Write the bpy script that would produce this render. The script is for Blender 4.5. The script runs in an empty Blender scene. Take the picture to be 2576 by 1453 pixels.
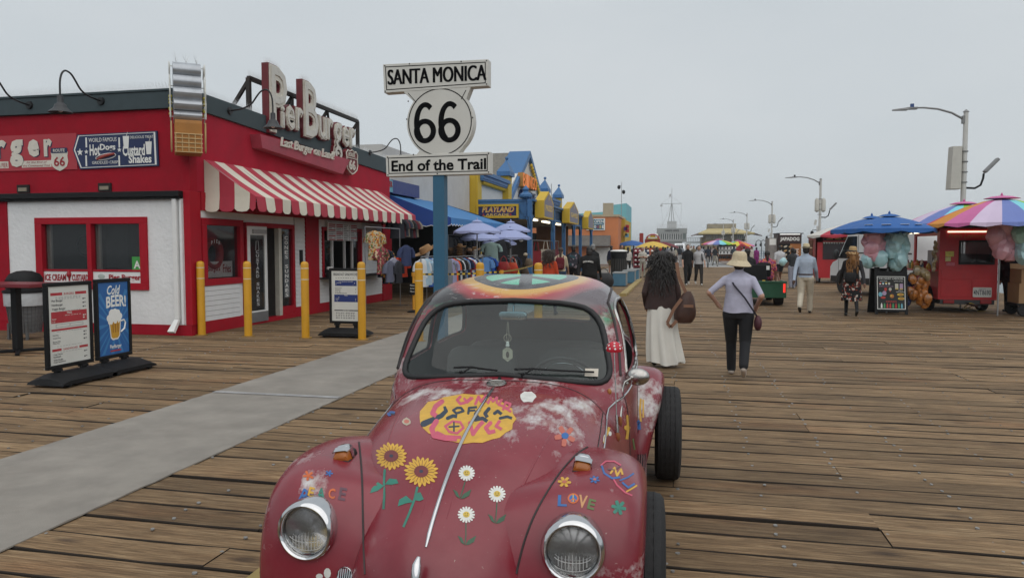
import bpy, bmesh, math, random
from mathutils import Vector, Matrix
from mathutils.bvhtree import BVHTree
R=math.radians; PI=math.pi
random.seed(7)
sc=bpy.context.scene; C=sc.collection
# ---------------------------------------------------------------- camera
CAMH=1.70; FPX=1860.0; YAW=R(12.5); PITCH=math.atan(106.5/1860)
cam=bpy.data.cameras.new('camera'); camo=bpy.data.objects.new('camera',cam); C.objects.link(camo)
cam.sensor_width=36; cam.lens=FPX/2576*36; cam.clip_start=.05; cam.clip_end=6000
camo.location=(0,0,CAMH); camo.rotation_euler=(PI/2-PITCH,0,YAW)
sc.camera=camo
sc.render.resolution_x=1024; sc.render.resolution_y=577
# ---------------------------------------------------------------- overcast sky
w=bpy.data.worlds.new('World'); sc.world=w; w.use_nodes=True
nt=w.node_tree; nt.nodes.clear()
SUN_EL,SUN_AZ=R(58),R(150)      # azimuth clockwise from +y: behind the camera, to its right
sky=nt.nodes.new('ShaderNodeTexSky'); sky.sky_type='NISHITA'; sky.sun_disc=False
sky.sun_elevation=SUN_EL; sky.sun_rotation=SUN_AZ; sky.dust_density=4
tc=nt.nodes.new('ShaderNodeTexCoord'); mp=nt.nodes.new('ShaderNodeMapping'); mp.inputs['Scale'].default_value=(1,1,2.6)
nz=nt.nodes.new('ShaderNodeTexNoise'); nz.inputs['Scale'].default_value=1.6; nz.inputs['Detail'].default_value=4
rp=nt.nodes.new('ShaderNodeValToRGB'); rp.color_ramp.elements[0].position=.3; rp.color_ramp.elements[1].position=.72
rp.color_ramp.elements[0].color=(5.7,6.25,6.6,1); rp.color_ramp.elements[1].color=(6.6,7.0,7.25,1)
mx=nt.nodes.new('ShaderNodeMix'); mx.data_type='RGBA'; mx.inputs[0].default_value=.93
bg=nt.nodes.new('ShaderNodeBackground'); bg.inputs['Strength'].default_value=.1
wo=nt.nodes.new('ShaderNodeOutputWorld'); L=nt.links.new
L(tc.outputs['Generated'],mp.inputs['Vector']); L(mp.outputs['Vector'],nz.inputs['Vector']); L(nz.outputs['Fac'],rp.inputs['Fac'])
L(sky.outputs['Color'],mx.inputs[6]); L(rp.outputs['Color'],mx.inputs[7]); L(mx.outputs[2],bg.inputs['Color']); L(bg.outputs[0],wo.inputs['Surface'])
sun=bpy.data.lights.new('sun','SUN'); sun.energy=1.5; sun.angle=R(100); sun.color=(1,.965,.92)
suno=bpy.data.objects.new('sun',sun); C.objects.link(suno)
sd=Vector((math.sin(SUN_AZ)*math.cos(SUN_EL),math.cos(SUN_AZ)*math.cos(SUN_EL),math.sin(SUN_EL)))
suno.rotation_euler=sd.to_track_quat('Z','Y').to_euler(); suno.location=(0,0,60)
sc.view_settings.view_transform='Standard'; sc.view_settings.look='None'; sc.view_settings.gamma=1
sc.view_settings.exposure=0.0; sc.view_settings.use_curve_mapping=False
sc.render.engine='CYCLES'
sc.cycles.use_denoising=True; sc.cycles.max_bounces=8; sc.cycles.transparent_max_bounces=24
sc.cycles.volume_bounces=0; sc.cycles.caustics_reflective=False; sc.cycles.caustics_refractive=False
# ---------------------------------------------------------------- survey: where a sight line meets a plane of the place
_cA,_sA,_cP,_sP=math.cos(YAW),math.sin(YAW),math.cos(PITCH),math.sin(PITCH)
def ray(u,v):
    x=(u-1288)/FPX; y=(726.5-v)/FPX
    f=_cP+y*_sP; z=-_sP+y*_cP
    return Vector((x*_cA-f*_sA,x*_sA+f*_cA,z))
def gnd(u,v,z=0):
    r=ray(u,v); t=(z-CAMH)/r.z; return Vector((r.x*t,r.y*t,z))
def aty(u,v,Y):
    r=ray(u,v); t=Y/r.y; return Vector((r.x*t,Y,CAMH+r.z*t))
def atx(u,v,X):
    r=ray(u,v); t=X/r.x; return Vector((X,r.y*t,CAMH+r.z*t))
# ---------------------------------------------------------------- materials
def lin(h):
    if isinstance(h,(tuple,list)): return tuple(h[:3])
    h=h.lstrip('#'); o=[]
    for i in (0,2,4):
        c=int(h[i:i+2],16)/255; o.append(c/12.92 if c<=.04045 else ((c+.055)/1.055)**2.4)
    return tuple(o)
_mats={}
def N(nt,t,**k):
    n=nt.nodes.new('ShaderNode'+t)
    for a,b in k.items():
        if a.startswith('i_'):
            key=a[2:].replace('_',' ')
            n.inputs[int(key) if key.isdigit() else key].default_value=b
        else: setattr(n,a,b)
    return n
def M(name,col,rough=.6,metal=0,var=.12,sc_=6.,bump=.0,bsc=None,bd=.01,spec=None,emit=0,ecol=None,alpha=None,trans=0,coat=0,grime=0,gcol=(.05,.045,.04),coord='Position'):
    if name in _mats: return _mats[name]
    c=lin(col); m=bpy.data.materials.new(name); m.use_nodes=True; nt=m.node_tree; b=nt.nodes['Principled BSDF']; L=nt.links.new
    b.inputs['Roughness'].default_value=rough; b.inputs['Metallic'].default_value=metal
    if spec is not None: b.inputs['Specular IOR Level'].default_value=spec
    if coat: b.inputs['Coat Weight'].default_value=coat; b.inputs['Coat Roughness'].default_value=.12
    if trans: b.inputs['Transmission Weight'].default_value=trans
    if alpha is not None: b.inputs['Alpha'].default_value=alpha
    if emit: b.inputs['Emission Color'].default_value=(*(lin(ecol) if ecol else c),1); b.inputs['Emission Strength'].default_value=emit
    b.inputs['Base Color'].default_value=(*c,1)
    geo=N(nt,'NewGeometry'); tcn=N(nt,'TexCoord')
    vec=geo.outputs['Position'] if coord=='Position' else tcn.outputs[coord]
    if var:
        n1=N(nt,'TexNoise',i_Scale=sc_,i_Detail=5.,i_Roughness=.6); L(vec,n1.inputs['Vector'])
        mr=N(nt,'MapRange',i_1=.25,i_2=.75,i_3=1-var,i_4=1+var); L(n1.outputs['Fac'],mr.inputs[0])
        mu=N(nt,'Mix',data_type='RGBA',blend_type='MULTIPLY'); mu.inputs[0].default_value=1; mu.inputs[6].default_value=(*c,1); L(mr.outputs[0],mu.inputs[7])
        out=mu.outputs[2]
        if grime:
            n2=N(nt,'TexNoise',i_Scale=sc_*.35,i_Detail=8.,i_Roughness=.7); L(vec,n2.inputs['Vector'])
            m2=N(nt,'MapRange',i_1=.5,i_2=.75,i_3=0.,i_4=grime); L(n2.outputs['Fac'],m2.inputs[0])
            mg=N(nt,'Mix',data_type='RGBA'); L(m2.outputs[0],mg.inputs[0]); L(out,mg.inputs[6]); mg.inputs[7].default_value=(*gcol,1); out=mg.outputs[2]
        L(out,b.inputs['Base Color'])
        rr=N(nt,'MapRange',i_1=.2,i_2=.8,i_3=max(.02,rough-.08),i_4=min(1,rough+.1)); L(n1.outputs['Fac'],rr.inputs[0]); L(rr.outputs[0],b.inputs['Roughness'])
    if bump:
        n3=N(nt,'TexNoise',i_Scale=bsc or 40.,i_Detail=6.); L(vec,n3.inputs['Vector'])
        bp=N(nt,'Bump',i_Strength=bump,i_Distance=bd); L(n3.outputs['Fac'],bp.inputs['Height']); L(bp.outputs[0],b.inputs['Normal'])
    _mats[name]=m; return m
def schlick(nt,f0=.03):
    lw=N(nt,'LayerWeight',i_Blend=.5); pw=N(nt,'Math',operation='POWER',i_1=5.); nt.links.new(lw.outputs['Facing'],pw.inputs[0])
    ma=N(nt,'Math',operation='MULTIPLY_ADD',i_1=1-f0,i_2=f0); nt.links.new(pw.outputs[0],ma.inputs[0]); return ma
def glassmat(name,col=(.02,.025,.03),alpha=.35,rough=.03):
    if name in _mats: return _mats[name]
    m=bpy.data.materials.new(name); m.use_nodes=True; nt=m.node_tree; nt.nodes.clear(); L=nt.links.new
    o=N(nt,'OutputMaterial'); tr=N(nt,'BsdfTransparent'); tr.inputs[0].default_value=(*[1-(1-c)*.0 for c in (1,1,1)],1)
    gl=N(nt,'BsdfGlossy',i_Roughness=rough); df=N(nt,'BsdfDiffuse'); df.inputs[0].default_value=(*col,1)
    fr=schlick(nt); m1=N(nt,'MixShader'); m1.inputs[0].default_value=alpha; m2=N(nt,'MixShader')
    geo=N(nt,'NewGeometry'); nz=N(nt,'TexNoise',i_Scale=3.); L(geo.outputs['Position'],nz.inputs['Vector'])
    bp=N(nt,'Bump',i_Strength=.02); L(nz.outputs['Fac'],bp.inputs['Height']); L(bp.outputs[0],gl.inputs['Normal'])
    L(tr.outputs[0],m1.inputs[1]); L(df.outputs[0],m1.inputs[2]); L(fr.outputs[0],m2.inputs[0]); L(m1.outputs[0],m2.inputs[1]); L(gl.outputs[0],m2.inputs[2]); L(m2.outputs[0],o.inputs[0])
    _mats[name]=m; return m
# ---------------------------------------------------------------- mesh builder
class MB:
    def __init__(s): s.v=[]; s.f=[]; s.m=[]
    def add(s,vs,fs,m=0):
        b=len(s.v); s.v.extend([tuple(v) for v in vs]); s.f.extend([tuple(b+i for i in f) for f in fs]); s.m.extend([m]*len(fs)); return s
    def box(s,x0,x1,y0,y1,z0,z1,m=0):
        if x0>x1: x0,x1=x1,x0
        if y0>y1: y0,y1=y1,y0
        if z0>z1: z0,z1=z1,z0
        return s.add([(x0,y0,z0),(x1,y0,z0),(x1,y1,z0),(x0,y1,z0),(x0,y0,z1),(x1,y0,z1),(x1,y1,z1),(x0,y1,z1)],
            [(0,3,2,1),(4,5,6,7),(0,1,5,4),(1,2,6,5),(2,3,7,6),(3,0,4,7)],m)
    def obox(s,c,sx,sy,sz,rot=None,m=0):
        c=Vector(c); r=rot or Matrix.Identity(3); vs=[]
        for z in (-1,1):
            for x,y in ((-1,-1),(1,-1),(1,1),(-1,1)): vs.append(c+r@Vector((x*sx/2,y*sy/2,z*sz/2)))
        return s.add(vs,[(0,3,2,1),(4,5,6,7),(0,1,5,4),(1,2,6,5),(2,3,7,6),(3,0,4,7)],m)
    def cyl(s,p0,p1,r0,r1=None,n=10,m=0,cap=True):
        r1=r0 if r1 is None else r1; p0=Vector(p0); p1=Vector(p1); d=(p1-p0)
        if d.length<1e-9: return s
        q=d.to_track_quat('Z','Y').to_matrix(); vs=[]
        for p,r in ((p0,r0),(p1,r1)):
            for i in range(n): a=2*PI*i/n; vs.append(p+q@Vector((math.cos(a)*r,math.sin(a)*r,0)))
        fs=[(i,(i+1)%n,n+(i+1)%n,n+i) for i in range(n)]
        if cap: fs+= [tuple(range(n-1,-1,-1)),tuple(range(n,2*n))]
        return s.add(vs,fs,m)
    def tube(s,path,r,n=8,m=0,closed=False):
        P=[Vector(p) for p in path]; k=len(P); rs=r if isinstance(r,(list,tuple)) else [r]*k; vs=[]; up=None
        for i,p in enumerate(P):
            t=(P[(i+1)%k]-P[i-1]) if closed else (P[min(i+1,k-1)]-P[max(i-1,0)])
            t.normalize()
            if up is None: up=t.orthogonal().normalized()
            up=(up-t*up.dot(t))
            up=up.normalized() if up.length>1e-6 else t.orthogonal().normalized()
            sd=t.cross(up)
            for j in range(n): a=2*PI*j/n; vs.append(p+(up*math.cos(a)+sd*math.sin(a))*rs[i])
        fs=[]
        for i in range(k if closed else k-1):
            a=i*n; b=((i+1)%k)*n
            for j in range(n): fs.append((a+j,a+(j+1)%n,b+(j+1)%n,b+j))
        if not closed: fs+=[tuple(range(n-1,-1,-1)),tuple(range((k-1)*n,k*n))]
        return s.add(vs,fs,m)
    def lathe(s,prof,c=(0,0,0),n=20,m=0,rot=None,cap=True,sy=1):
        c=Vector(c); r_=rot or Matrix.Identity(3); vs=[]
        for r,z in prof:
            for i in range(n): a=2*PI*i/n; vs.append(c+r_@Vector((r*math.cos(a),r*math.sin(a)*sy,z)))
        k=len(prof); fs=[]
        for j in range(k-1):
            for i in range(n): fs.append((j*n+i,j*n+(i+1)%n,(j+1)*n+(i+1)%n,(j+1)*n+i))
        if cap: fs+=[tuple(range(n-1,-1,-1)),tuple(range((k-1)*n,k*n))]
        return s.add(vs,fs,m)
    def ell(s,c,r,n=12,k=8,m=0,rot=None):
        r=(r,r,r) if not isinstance(r,(tuple,list)) else r
        c=Vector(c); q=rot or Matrix.Identity(3); vs=[]
        for j in range(1,k):
            t=PI*j/k
            for i in range(n): a=2*PI*i/n; vs.append(c+q@Vector((r[0]*math.sin(t)*math.cos(a),r[1]*math.sin(t)*math.sin(a),-r[2]*math.cos(t))))
        vs+= [c+q@Vector((0,0,-r[2])),c+q@Vector((0,0,r[2]))]; b=len(vs)-2; fs=[]
        for j in range(k-2):
            for i in range(n): fs.append((j*n+i,j*n+(i+1)%n,(j+1)*n+(i+1)%n,(j+1)*n+i))
        for i in range(n): fs.append((b,(i+1)%n,i)); fs.append((b+1,(k-2)*n+i,(k-2)*n+(i+1)%n))
        return s.add(vs,fs,m)
    def prism(s,pts,d,m=0,mside=None):
        d=Vector(d); P=[Vector(p) for p in pts]; n=len(P)
        s.add(P+[p+d for p in P],[tuple(range(n-1,-1,-1)),tuple(range(n,2*n))],m)
        b=len(s.v)-2*n; fs=[(b+i,b+(i+1)%n,b+n+(i+1)%n,b+n+i) for i in range(n)]
        s.f.extend(fs); s.m.extend([m if mside is None else mside]*n); return s
    def poly(s,pts,m=0): return s.add(pts,[tuple(range(len(pts)))],m)
    def grid(s,rows,m=0,closed=False):
        k=len(rows[0]); vs=[p for r in rows for p in r]; fs=[]
        for j in range(len(rows)-1):
            for i in range(k if closed else k-1): fs.append((j*k+i,j*k+(i+1)%k,(j+1)*k+(i+1)%k,(j+1)*k+i))
        return s.add(vs,fs,m)
    def xf(s,mat):
        s.v=[tuple(mat@Vector(v)) for v in s.v]; return s
    def mesh(s,name,mats,smooth=None,fix=True):
        me=bpy.data.meshes.new(name); me.from_pydata(s.v,[],s.f)
        for x in (mats if isinstance(mats,(list,tuple)) else [mats]): me.materials.append(x)
        if any(s.m): me.polygons.foreach_set('material_index',s.m)
        if fix:
            bm=bmesh.new(); bm.from_mesh(me); bmesh.ops.recalc_face_normals(bm,faces=bm.faces); bm.to_mesh(me); bm.free()
        if smooth is not None:
            me.polygons.foreach_set('use_smooth',[True]*len(me.polygons))
            if smooth<180: me.set_sharp_from_angle(angle=R(smooth))
        me.update(); return me
_world={}
def tag(o,label=None,cat=None,group=None,kind=None):
    if label: o['label']=label
    if cat: o['category']=cat
    if group: o['group']=group
    if kind: o['kind']=kind
    return o
def thing(name,label,cat,loc=(0,0,0),rz=0,group=None,world=False):
    o=bpy.data.objects.new(name,None); C.objects.link(o); o.location=loc; o.rotation_euler=(0,0,rz); o.empty_display_size=.1
    tag(o,label,cat,group)
    if world: _world[o.name]=Vector(loc)
    return o
def link(name,me,parent=None,loc=None):
    o=bpy.data.objects.new(name,me); C.objects.link(o)
    if parent is not None:
        o.parent=parent
        if parent.name in _world: o.location=-_world[parent.name]
    if loc is not None: o.location=Vector(o.location)+Vector(loc)
    return o
def obj(name,mb,mats,parent=None,smooth=None,bevel=0,label=None,loc=None,fix=True):
    o=link(name,mb.mesh(name,mats,smooth,fix),parent,loc)
    if bevel:
        b=o.modifiers.new('bevel','BEVEL'); b.width=bevel; b.segments=2; b.limit_method='ANGLE'; b.angle_limit=R(40)
    if label: o['label']=label
    return o
def single(name,mb,mats,label,cat,group=None,smooth=None,bevel=0,loc=None,kind=None):
    o=obj(name,mb,mats,None,smooth,bevel,None,loc); return tag(o,label,cat,group,kind)
def struct(name,mb,mats,smooth=None): return tag(obj(name,mb,mats,None,smooth),kind='structure')
ORD=('first','second','third','fourth','fifth','sixth','seventh','eighth','ninth','tenth','eleventh','twelfth','thirteenth','fourteenth','fifteenth','sixteenth','seventeenth','eighteenth','nineteenth','twentieth')
def islands(o):
    bm=bmesh.new(); bm.from_mesh(o.data); seen=set(); g=[]
    for f in bm.faces:
        if f in seen: continue
        st=[f]; seen.add(f); c=[]
        while st:
            x=st.pop(); c.append(x.index)
            for v in x.verts:
                for y in v.link_faces:
                    if y not in seen: seen.add(y); st.append(y)
        g.append(c)
    bm.free()
    if len(g)<2: return
    me=o.data; P=me.polygons
    for c in g[1:]+g[:1]:
        vs={}; fs=[]; mi=[]; sm=[]
        for i in c: fs.append([vs.setdefault(v,len(vs)) for v in P[i].vertices]); mi.append(P[i].material_index); sm.append(P[i].use_smooth)
        m2=bpy.data.meshes.new(me.name); m2.from_pydata([me.vertices[v].co for v in vs],[],fs)
        for m in me.materials: m2.materials.append(m)
        m2.polygons.foreach_set('material_index',mi); m2.polygons.foreach_set('use_smooth',sm)
        if c is g[0]: o.data=m2
        else: q=o.copy(); q.data=m2; C.objects.link(q)
def dup(root,loc=None,rz=None,label=None,group=None,parent=None):
    r=root.copy(); C.objects.link(r)
    if parent is not None: r.parent=parent
    if loc is not None: r.location=loc
    if rz is not None: r.rotation_euler=(0,0,rz)
    if label: r['label']=label
    if group: r['group']=group
    for ch in list(root.children): dup(ch,parent=r)
    return r
# ---------------------------------------------------------------- lettering
_tx=None
def textmesh(body,ext=.0,bold=0.,shear=0.,space=1.,res=3):
    cu=bpy.data.curves.new('lettering','FONT'); cu.body=body; cu.extrude=ext; cu.offset=bold; cu.shear=shear; cu.space_character=space; cu.resolution_u=res
    o=bpy.data.objects.new('lettering',cu); C.objects.link(o)
    dg=bpy.context.evaluated_depsgraph_get(); me=bpy.data.meshes.new_from_object(o.evaluated_get(dg))
    bpy.data.objects.remove(o); bpy.data.curves.remove(cu)
    vs=[tuple(v.co) for v in me.vertices]; fs=[tuple(p.vertices) for p in me.polygons]; bpy.data.meshes.remove(me)
    return vs,fs
_tcache={}
def text(mb,body,o,ux,uy,h,w=None,ext=.003,bold=0.,shear=0.,space=1.,anchor='c',m=0,wmax=None,arc=0,res=2,wave=None):
    """letters laid on the plane (ux,uy) at o; h, w are the size of the whole line"""
    k=(body,bold,shear,space,ext>0,res)
    if k not in _tcache: _tcache[k]=textmesh(body,1. if ext>0 else 0.,bold,shear,space,res)
    vs,fs=_tcache[k]
    if not vs: return mb
    x0=min(v[0] for v in vs); x1=max(v[0] for v in vs); y0=min(v[1] for v in vs); y1=max(v[1] for v in vs)
    sy=h/max(1e-6,y1-y0); sx=(w/(x1-x0)) if w else sy
    if wmax and (x1-x0)*sx>wmax: sx=wmax/(x1-x0)
    W=(x1-x0)*sx; ox={'c':-W/2,'l':0,'r':-W}[anchor]
    ux=Vector(ux).normalized(); uy=Vector(uy).normalized(); n=ux.cross(uy); o=Vector(o)
    out=[]
    for v in vs:
        X=(v[0]-x0)*sx+ox; Y=(v[1]-y0)*sy; Z=(v[2]*.5+.5)*ext
        if arc: Y+=arc*(1-(2*X/W)**2) if W else 0
        if wave: X,Y=wave(X,Y)
        out.append(o+ux*X+uy*Y+n*Z)
    return mb.add(out,fs,m)
UX,UY,UZ=Vector((1,0,0)),Vector((0,1,0)),Vector((0,0,1))
def rotz(a): return Matrix.Rotation(a,3,'Z')
def rotm(rx=0,ry=0,rz=0): return Matrix.Rotation(rz,3,'Z')@Matrix.Rotation(ry,3,'Y')@Matrix.Rotation(rx,3,'X')
def rrect(x0,x1,y0,y1,r,n=4):
    o=[]
    for cx,cy,a in ((x1-r,y1-r,0),(x0+r,y1-r,90),(x0+r,y0+r,180),(x1-r,y0+r,270)):
        for i in range(n+1): t=R(a+90*i/n); o.append((cx+r*math.cos(t),cy+r*math.sin(t)))
    return o
def lerp(a,b,t): return a+(b-a)*t
def interp(tab,x):
    if x<=tab[0][0]: return tab[0][1]
    for (a,p),(b,q) in zip(tab,tab[1:]):
        if x<=b:
            t=(x-a)/(b-a); return p+(q-p)*t
    return tab[-1][1]
def smooth_interp(tab,x):
    # Catmull-Rom style cubic through the table
    xs=[t[0] for t in tab]; ys=[t[1] for t in tab]; n=len(xs)
    if x<=xs[0]: return ys[0]
    if x>=xs[-1]: return ys[-1]
    i=max(k for k in range(n-1) if xs[k]<=x)
    h=xs[i+1]-xs[i]; t=(x-xs[i])/h
    def sl(k):
        if k==0: return (ys[1]-ys[0])/(xs[1]-xs[0])
        if k==n-1: return (ys[-1]-ys[-2])/(xs[-1]-xs[-2])
        a=(ys[k]-ys[k-1])/(xs[k]-xs[k-1]); b=(ys[k+1]-ys[k])/(xs[k+1]-xs[k])
        return 0 if a*b<0 else (a+b)/2
    m0,m1=sl(i)*h,sl(i+1)*h
    return (2*t**3-3*t*t+1)*ys[i]+(t**3-2*t*t+t)*m0+(-2*t**3+3*t*t)*ys[i+1]+(t**3-t*t)*m1
# ================================================================= SETTING
def woodmat(name,cols,grain=1.,axis=0):
    m=bpy.data.materials.new(name); m.use_nodes=True; nt=m.node_tree; b=nt.nodes['Principled BSDF']; L=nt.links.new
    geo=N(nt,'NewGeometry'); oi=N(nt,'ObjectInfo')
    ad=N(nt,'Math',operation='ADD'); L(oi.outputs['Random'],ad.inputs[0]); L(geo.outputs['Random Per Island'],ad.inputs[1])
    fr=N(nt,'Math',operation='FRACT'); L(ad.outputs[0],fr.inputs[0])
    sh=N(nt,'Math',operation='MULTIPLY',i_1=37.); L(fr.outputs[0],sh.inputs[0])
    cb=N(nt,'CombineXYZ'); L(sh.outputs[0],cb.inputs[0]); L(sh.outputs[0],cb.inputs[2])
    va=N(nt,'VectorMath',operation='ADD'); L(geo.outputs['Position'],va.inputs[0]); L(cb.outputs[0],va.inputs[1])
    mp=N(nt,'Mapping'); mp.inputs['Scale'].default_value=(1.1,17,17); L(va.outputs[0],mp.inputs['Vector'])
    wv=N(nt,'TexNoise',i_Scale=1.6,i_Detail=9.,i_Roughness=.68,i_Distortion=1.1); L(mp.outputs[0],wv.inputs['Vector'])
    mp2=N(nt,'Mapping'); mp2.inputs['Scale'].default_value=(3.2,90,90); L(va.outputs[0],mp2.inputs['Vector'])
    fg=N(nt,'TexNoise',i_Scale=1.4,i_Detail=5.,i_Roughness=.7); L(mp2.outputs[0],fg.inputs['Vector'])
    rp=N(nt,'ValToRGB'); e=rp.color_ramp.elements; e[0].position=.28; e[0].color=(*cols[0],1); e[1].position=.74; e[1].color=(*cols[2],1)
    k=rp.color_ramp.elements.new(.5); k.color=(*cols[1],1); L(wv.outputs['Fac'],rp.inputs['Fac'])
    # knots
    mp3=N(nt,'Mapping'); mp3.inputs['Scale'].default_value=(1.3,3.6,3.6); L(va.outputs[0],mp3.inputs['Vector'])
    vo=N(nt,'TexVoronoi',i_Scale=1.); L(mp3.outputs[0],vo.inputs['Vector'])
    kr=N(nt,'MapRange',i_1=.05,i_2=.16,i_3=.75,i_4=0.); L(vo.outputs['Distance'],kr.inputs[0])
    mk=N(nt,'Mix',data_type='RGBA'); L(kr.outputs[0],mk.inputs[0]); L(rp.outputs['Color'],mk.inputs[6]); mk.inputs[7].default_value=(.045,.028,.02,1)
    # fine dark fibre
    fm=N(nt,'MapRange',i_1=.3,i_2=.62,i_3=.42,i_4=1.18); L(fg.outputs['Fac'],fm.inputs[0])
    m1=N(nt,'Mix',data_type='RGBA',blend_type='MULTIPLY'); m1.inputs[0].default_value=1; L(mk.outputs[2],m1.inputs[6]); L(fm.outputs[0],m1.inputs[7])
    # per board tone, broad stains
    pr=N(nt,'MapRange',i_3=.72,i_4=1.25); L(fr.outputs[0],pr.inputs[0])
    m2=N(nt,'Mix',data_type='RGBA',blend_type='MULTIPLY'); m2.inputs[0].default_value=1; L(m1.outputs[2],m2.inputs[6]); L(pr.outputs[0],m2.inputs[7])
    st=N(nt,'TexNoise',i_Scale=.7,i_Detail=6.,i_Roughness=.62); L(geo.outputs['Position'],st.inputs['Vector'])
    sr=N(nt,'MapRange',i_1=.38,i_2=.66,i_3=.82,i_4=1.1); L(st.outputs['Fac'],sr.inputs[0])
    m3=N(nt,'Mix',data_type='RGBA',blend_type='MULTIPLY'); m3.inputs[0].default_value=1; L(m2.outputs[2],m3.inputs[6]); L(sr.outputs[0],m3.inputs[7])
    # reddish worn patches
    s2=N(nt,'TexNoise',i_Scale=1.3,i_Detail=3.); mp4=N(nt,'Mapping'); mp4.inputs['Location'].default_value=(31,7,3); mp4.inputs['Scale'].default_value=(.5,1.6,1); L(geo.outputs['Position'],mp4.inputs['Vector']); L(mp4.outputs[0],s2.inputs['Vector'])
    q2=N(nt,'MapRange',i_1=.55,i_2=.75,i_3=0.,i_4=.45); L(s2.outputs['Fac'],q2.inputs[0])
    m4=N(nt,'Mix',data_type='RGBA',blend_type='MULTIPLY'); L(q2.outputs[0],m4.inputs[0]); L(m3.outputs[2],m4.inputs[6]); m4.inputs[7].default_value=(1.05,.72,.55,1)
    L(m4.outputs[2],b.inputs['Base Color'])
    rr=N(nt,'MapRange',i_3=.62,i_4=.9); L(wv.outputs['Fac'],rr.inputs[0]); L(rr.outputs[0],b.inputs['Roughness'])
    b.inputs['Specular IOR Level'].default_value=.3
    hm=N(nt,'Math',operation='ADD'); L(fg.outputs['Fac'],hm.inputs[0]); L(wv.outputs['Fac'],hm.inputs[1])
    bp=N(nt,'Bump',i_Strength=.9,i_Distance=.008); L(hm.outputs[0],bp.inputs['Height']); L(bp.outputs[0],b.inputs['Normal'])
    return m
WOOD=woodmat('deck_wood',[(.085,.048,.024),(.235,.150,.078),(.40,.285,.165)])
EDGE=M('plank_side_gap_shade',(.022,.015,.010),.9,var=.3); DARKGAP=M('under_deck',(.02,.016,.012),.9)  # gap shade put into the colour: near-black plank sides and chamfers read as seams
# sea
m=bpy.data.materials.new('sea'); m.use_nodes=True; nt=m.node_tree; b=nt.nodes['Principled BSDF']
b.inputs['Base Color'].default_value=(.055,.085,.09,1); b.inputs['Roughness'].default_value=.22
geo=N(nt,'NewGeometry'); n1=N(nt,'TexNoise',i_Scale=.35,i_Detail=6.); mpn=N(nt,'Mapping'); mpn.inputs['Scale'].default_value=(1,.35,1)
nt.links.new(geo.outputs['Position'],mpn.inputs['Vector']); nt.links.new(mpn.outputs[0],n1.inputs['Vector'])
bp=N(nt,'Bump',i_Strength=.9,i_Distance=1.2); nt.links.new(n1.outputs['Fac'],bp.inputs['Height']); nt.links.new(bp.outputs[0],b.inputs['Normal'])
SEA=m
mb=MB(); mb.poly([(-3500,-500,-6),(3500,-500,-6),(3500,5000,-6),(-3500,5000,-6)]); struct('sea',mb,SEA)
# pier deck: base sheet with planks on it
PX0,PX1=-15.0,11.7; PW=.252; GAP=.016
mb=MB(); mb.box(-45,PX1,-3,420,-.9,-.075); deck=struct('pier_deck',mb,DARKGAP)
def plank_mesh(i):
    rnd=random.Random(i); n=8; rows=[]
    yl=[rnd.uniform(-.006,.008) for _ in range(n+1)]; yr=[rnd.uniform(-.008,.006) for _ in range(n+1)]; zz=[rnd.uniform(-.005,.003) for _ in range(n+1)]
    cup=rnd.uniform(-.002,.003)
    for k in range(n+1):
        x=-.5+k/n; a=yl[k]; c=PW+yr[k]; z=zz[k]
        rows.append([(x,a,-.07),(x,a+.001,z-.006),(x,a+.006,z),(x,PW/2,z-cup),(x,c-.006,z),(x,c-.001,z-.006),(x,c,-.07)])
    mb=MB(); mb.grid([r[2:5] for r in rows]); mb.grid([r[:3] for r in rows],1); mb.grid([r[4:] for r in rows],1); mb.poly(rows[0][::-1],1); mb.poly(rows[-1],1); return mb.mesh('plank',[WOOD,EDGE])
PM=[plank_mesh(i) for i in range(9)]
rows=[]; y=1.75; row=0
nobj=0; stuff=MB(); nails=MB(); rnd=random.Random(3)
JO=.61
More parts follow.
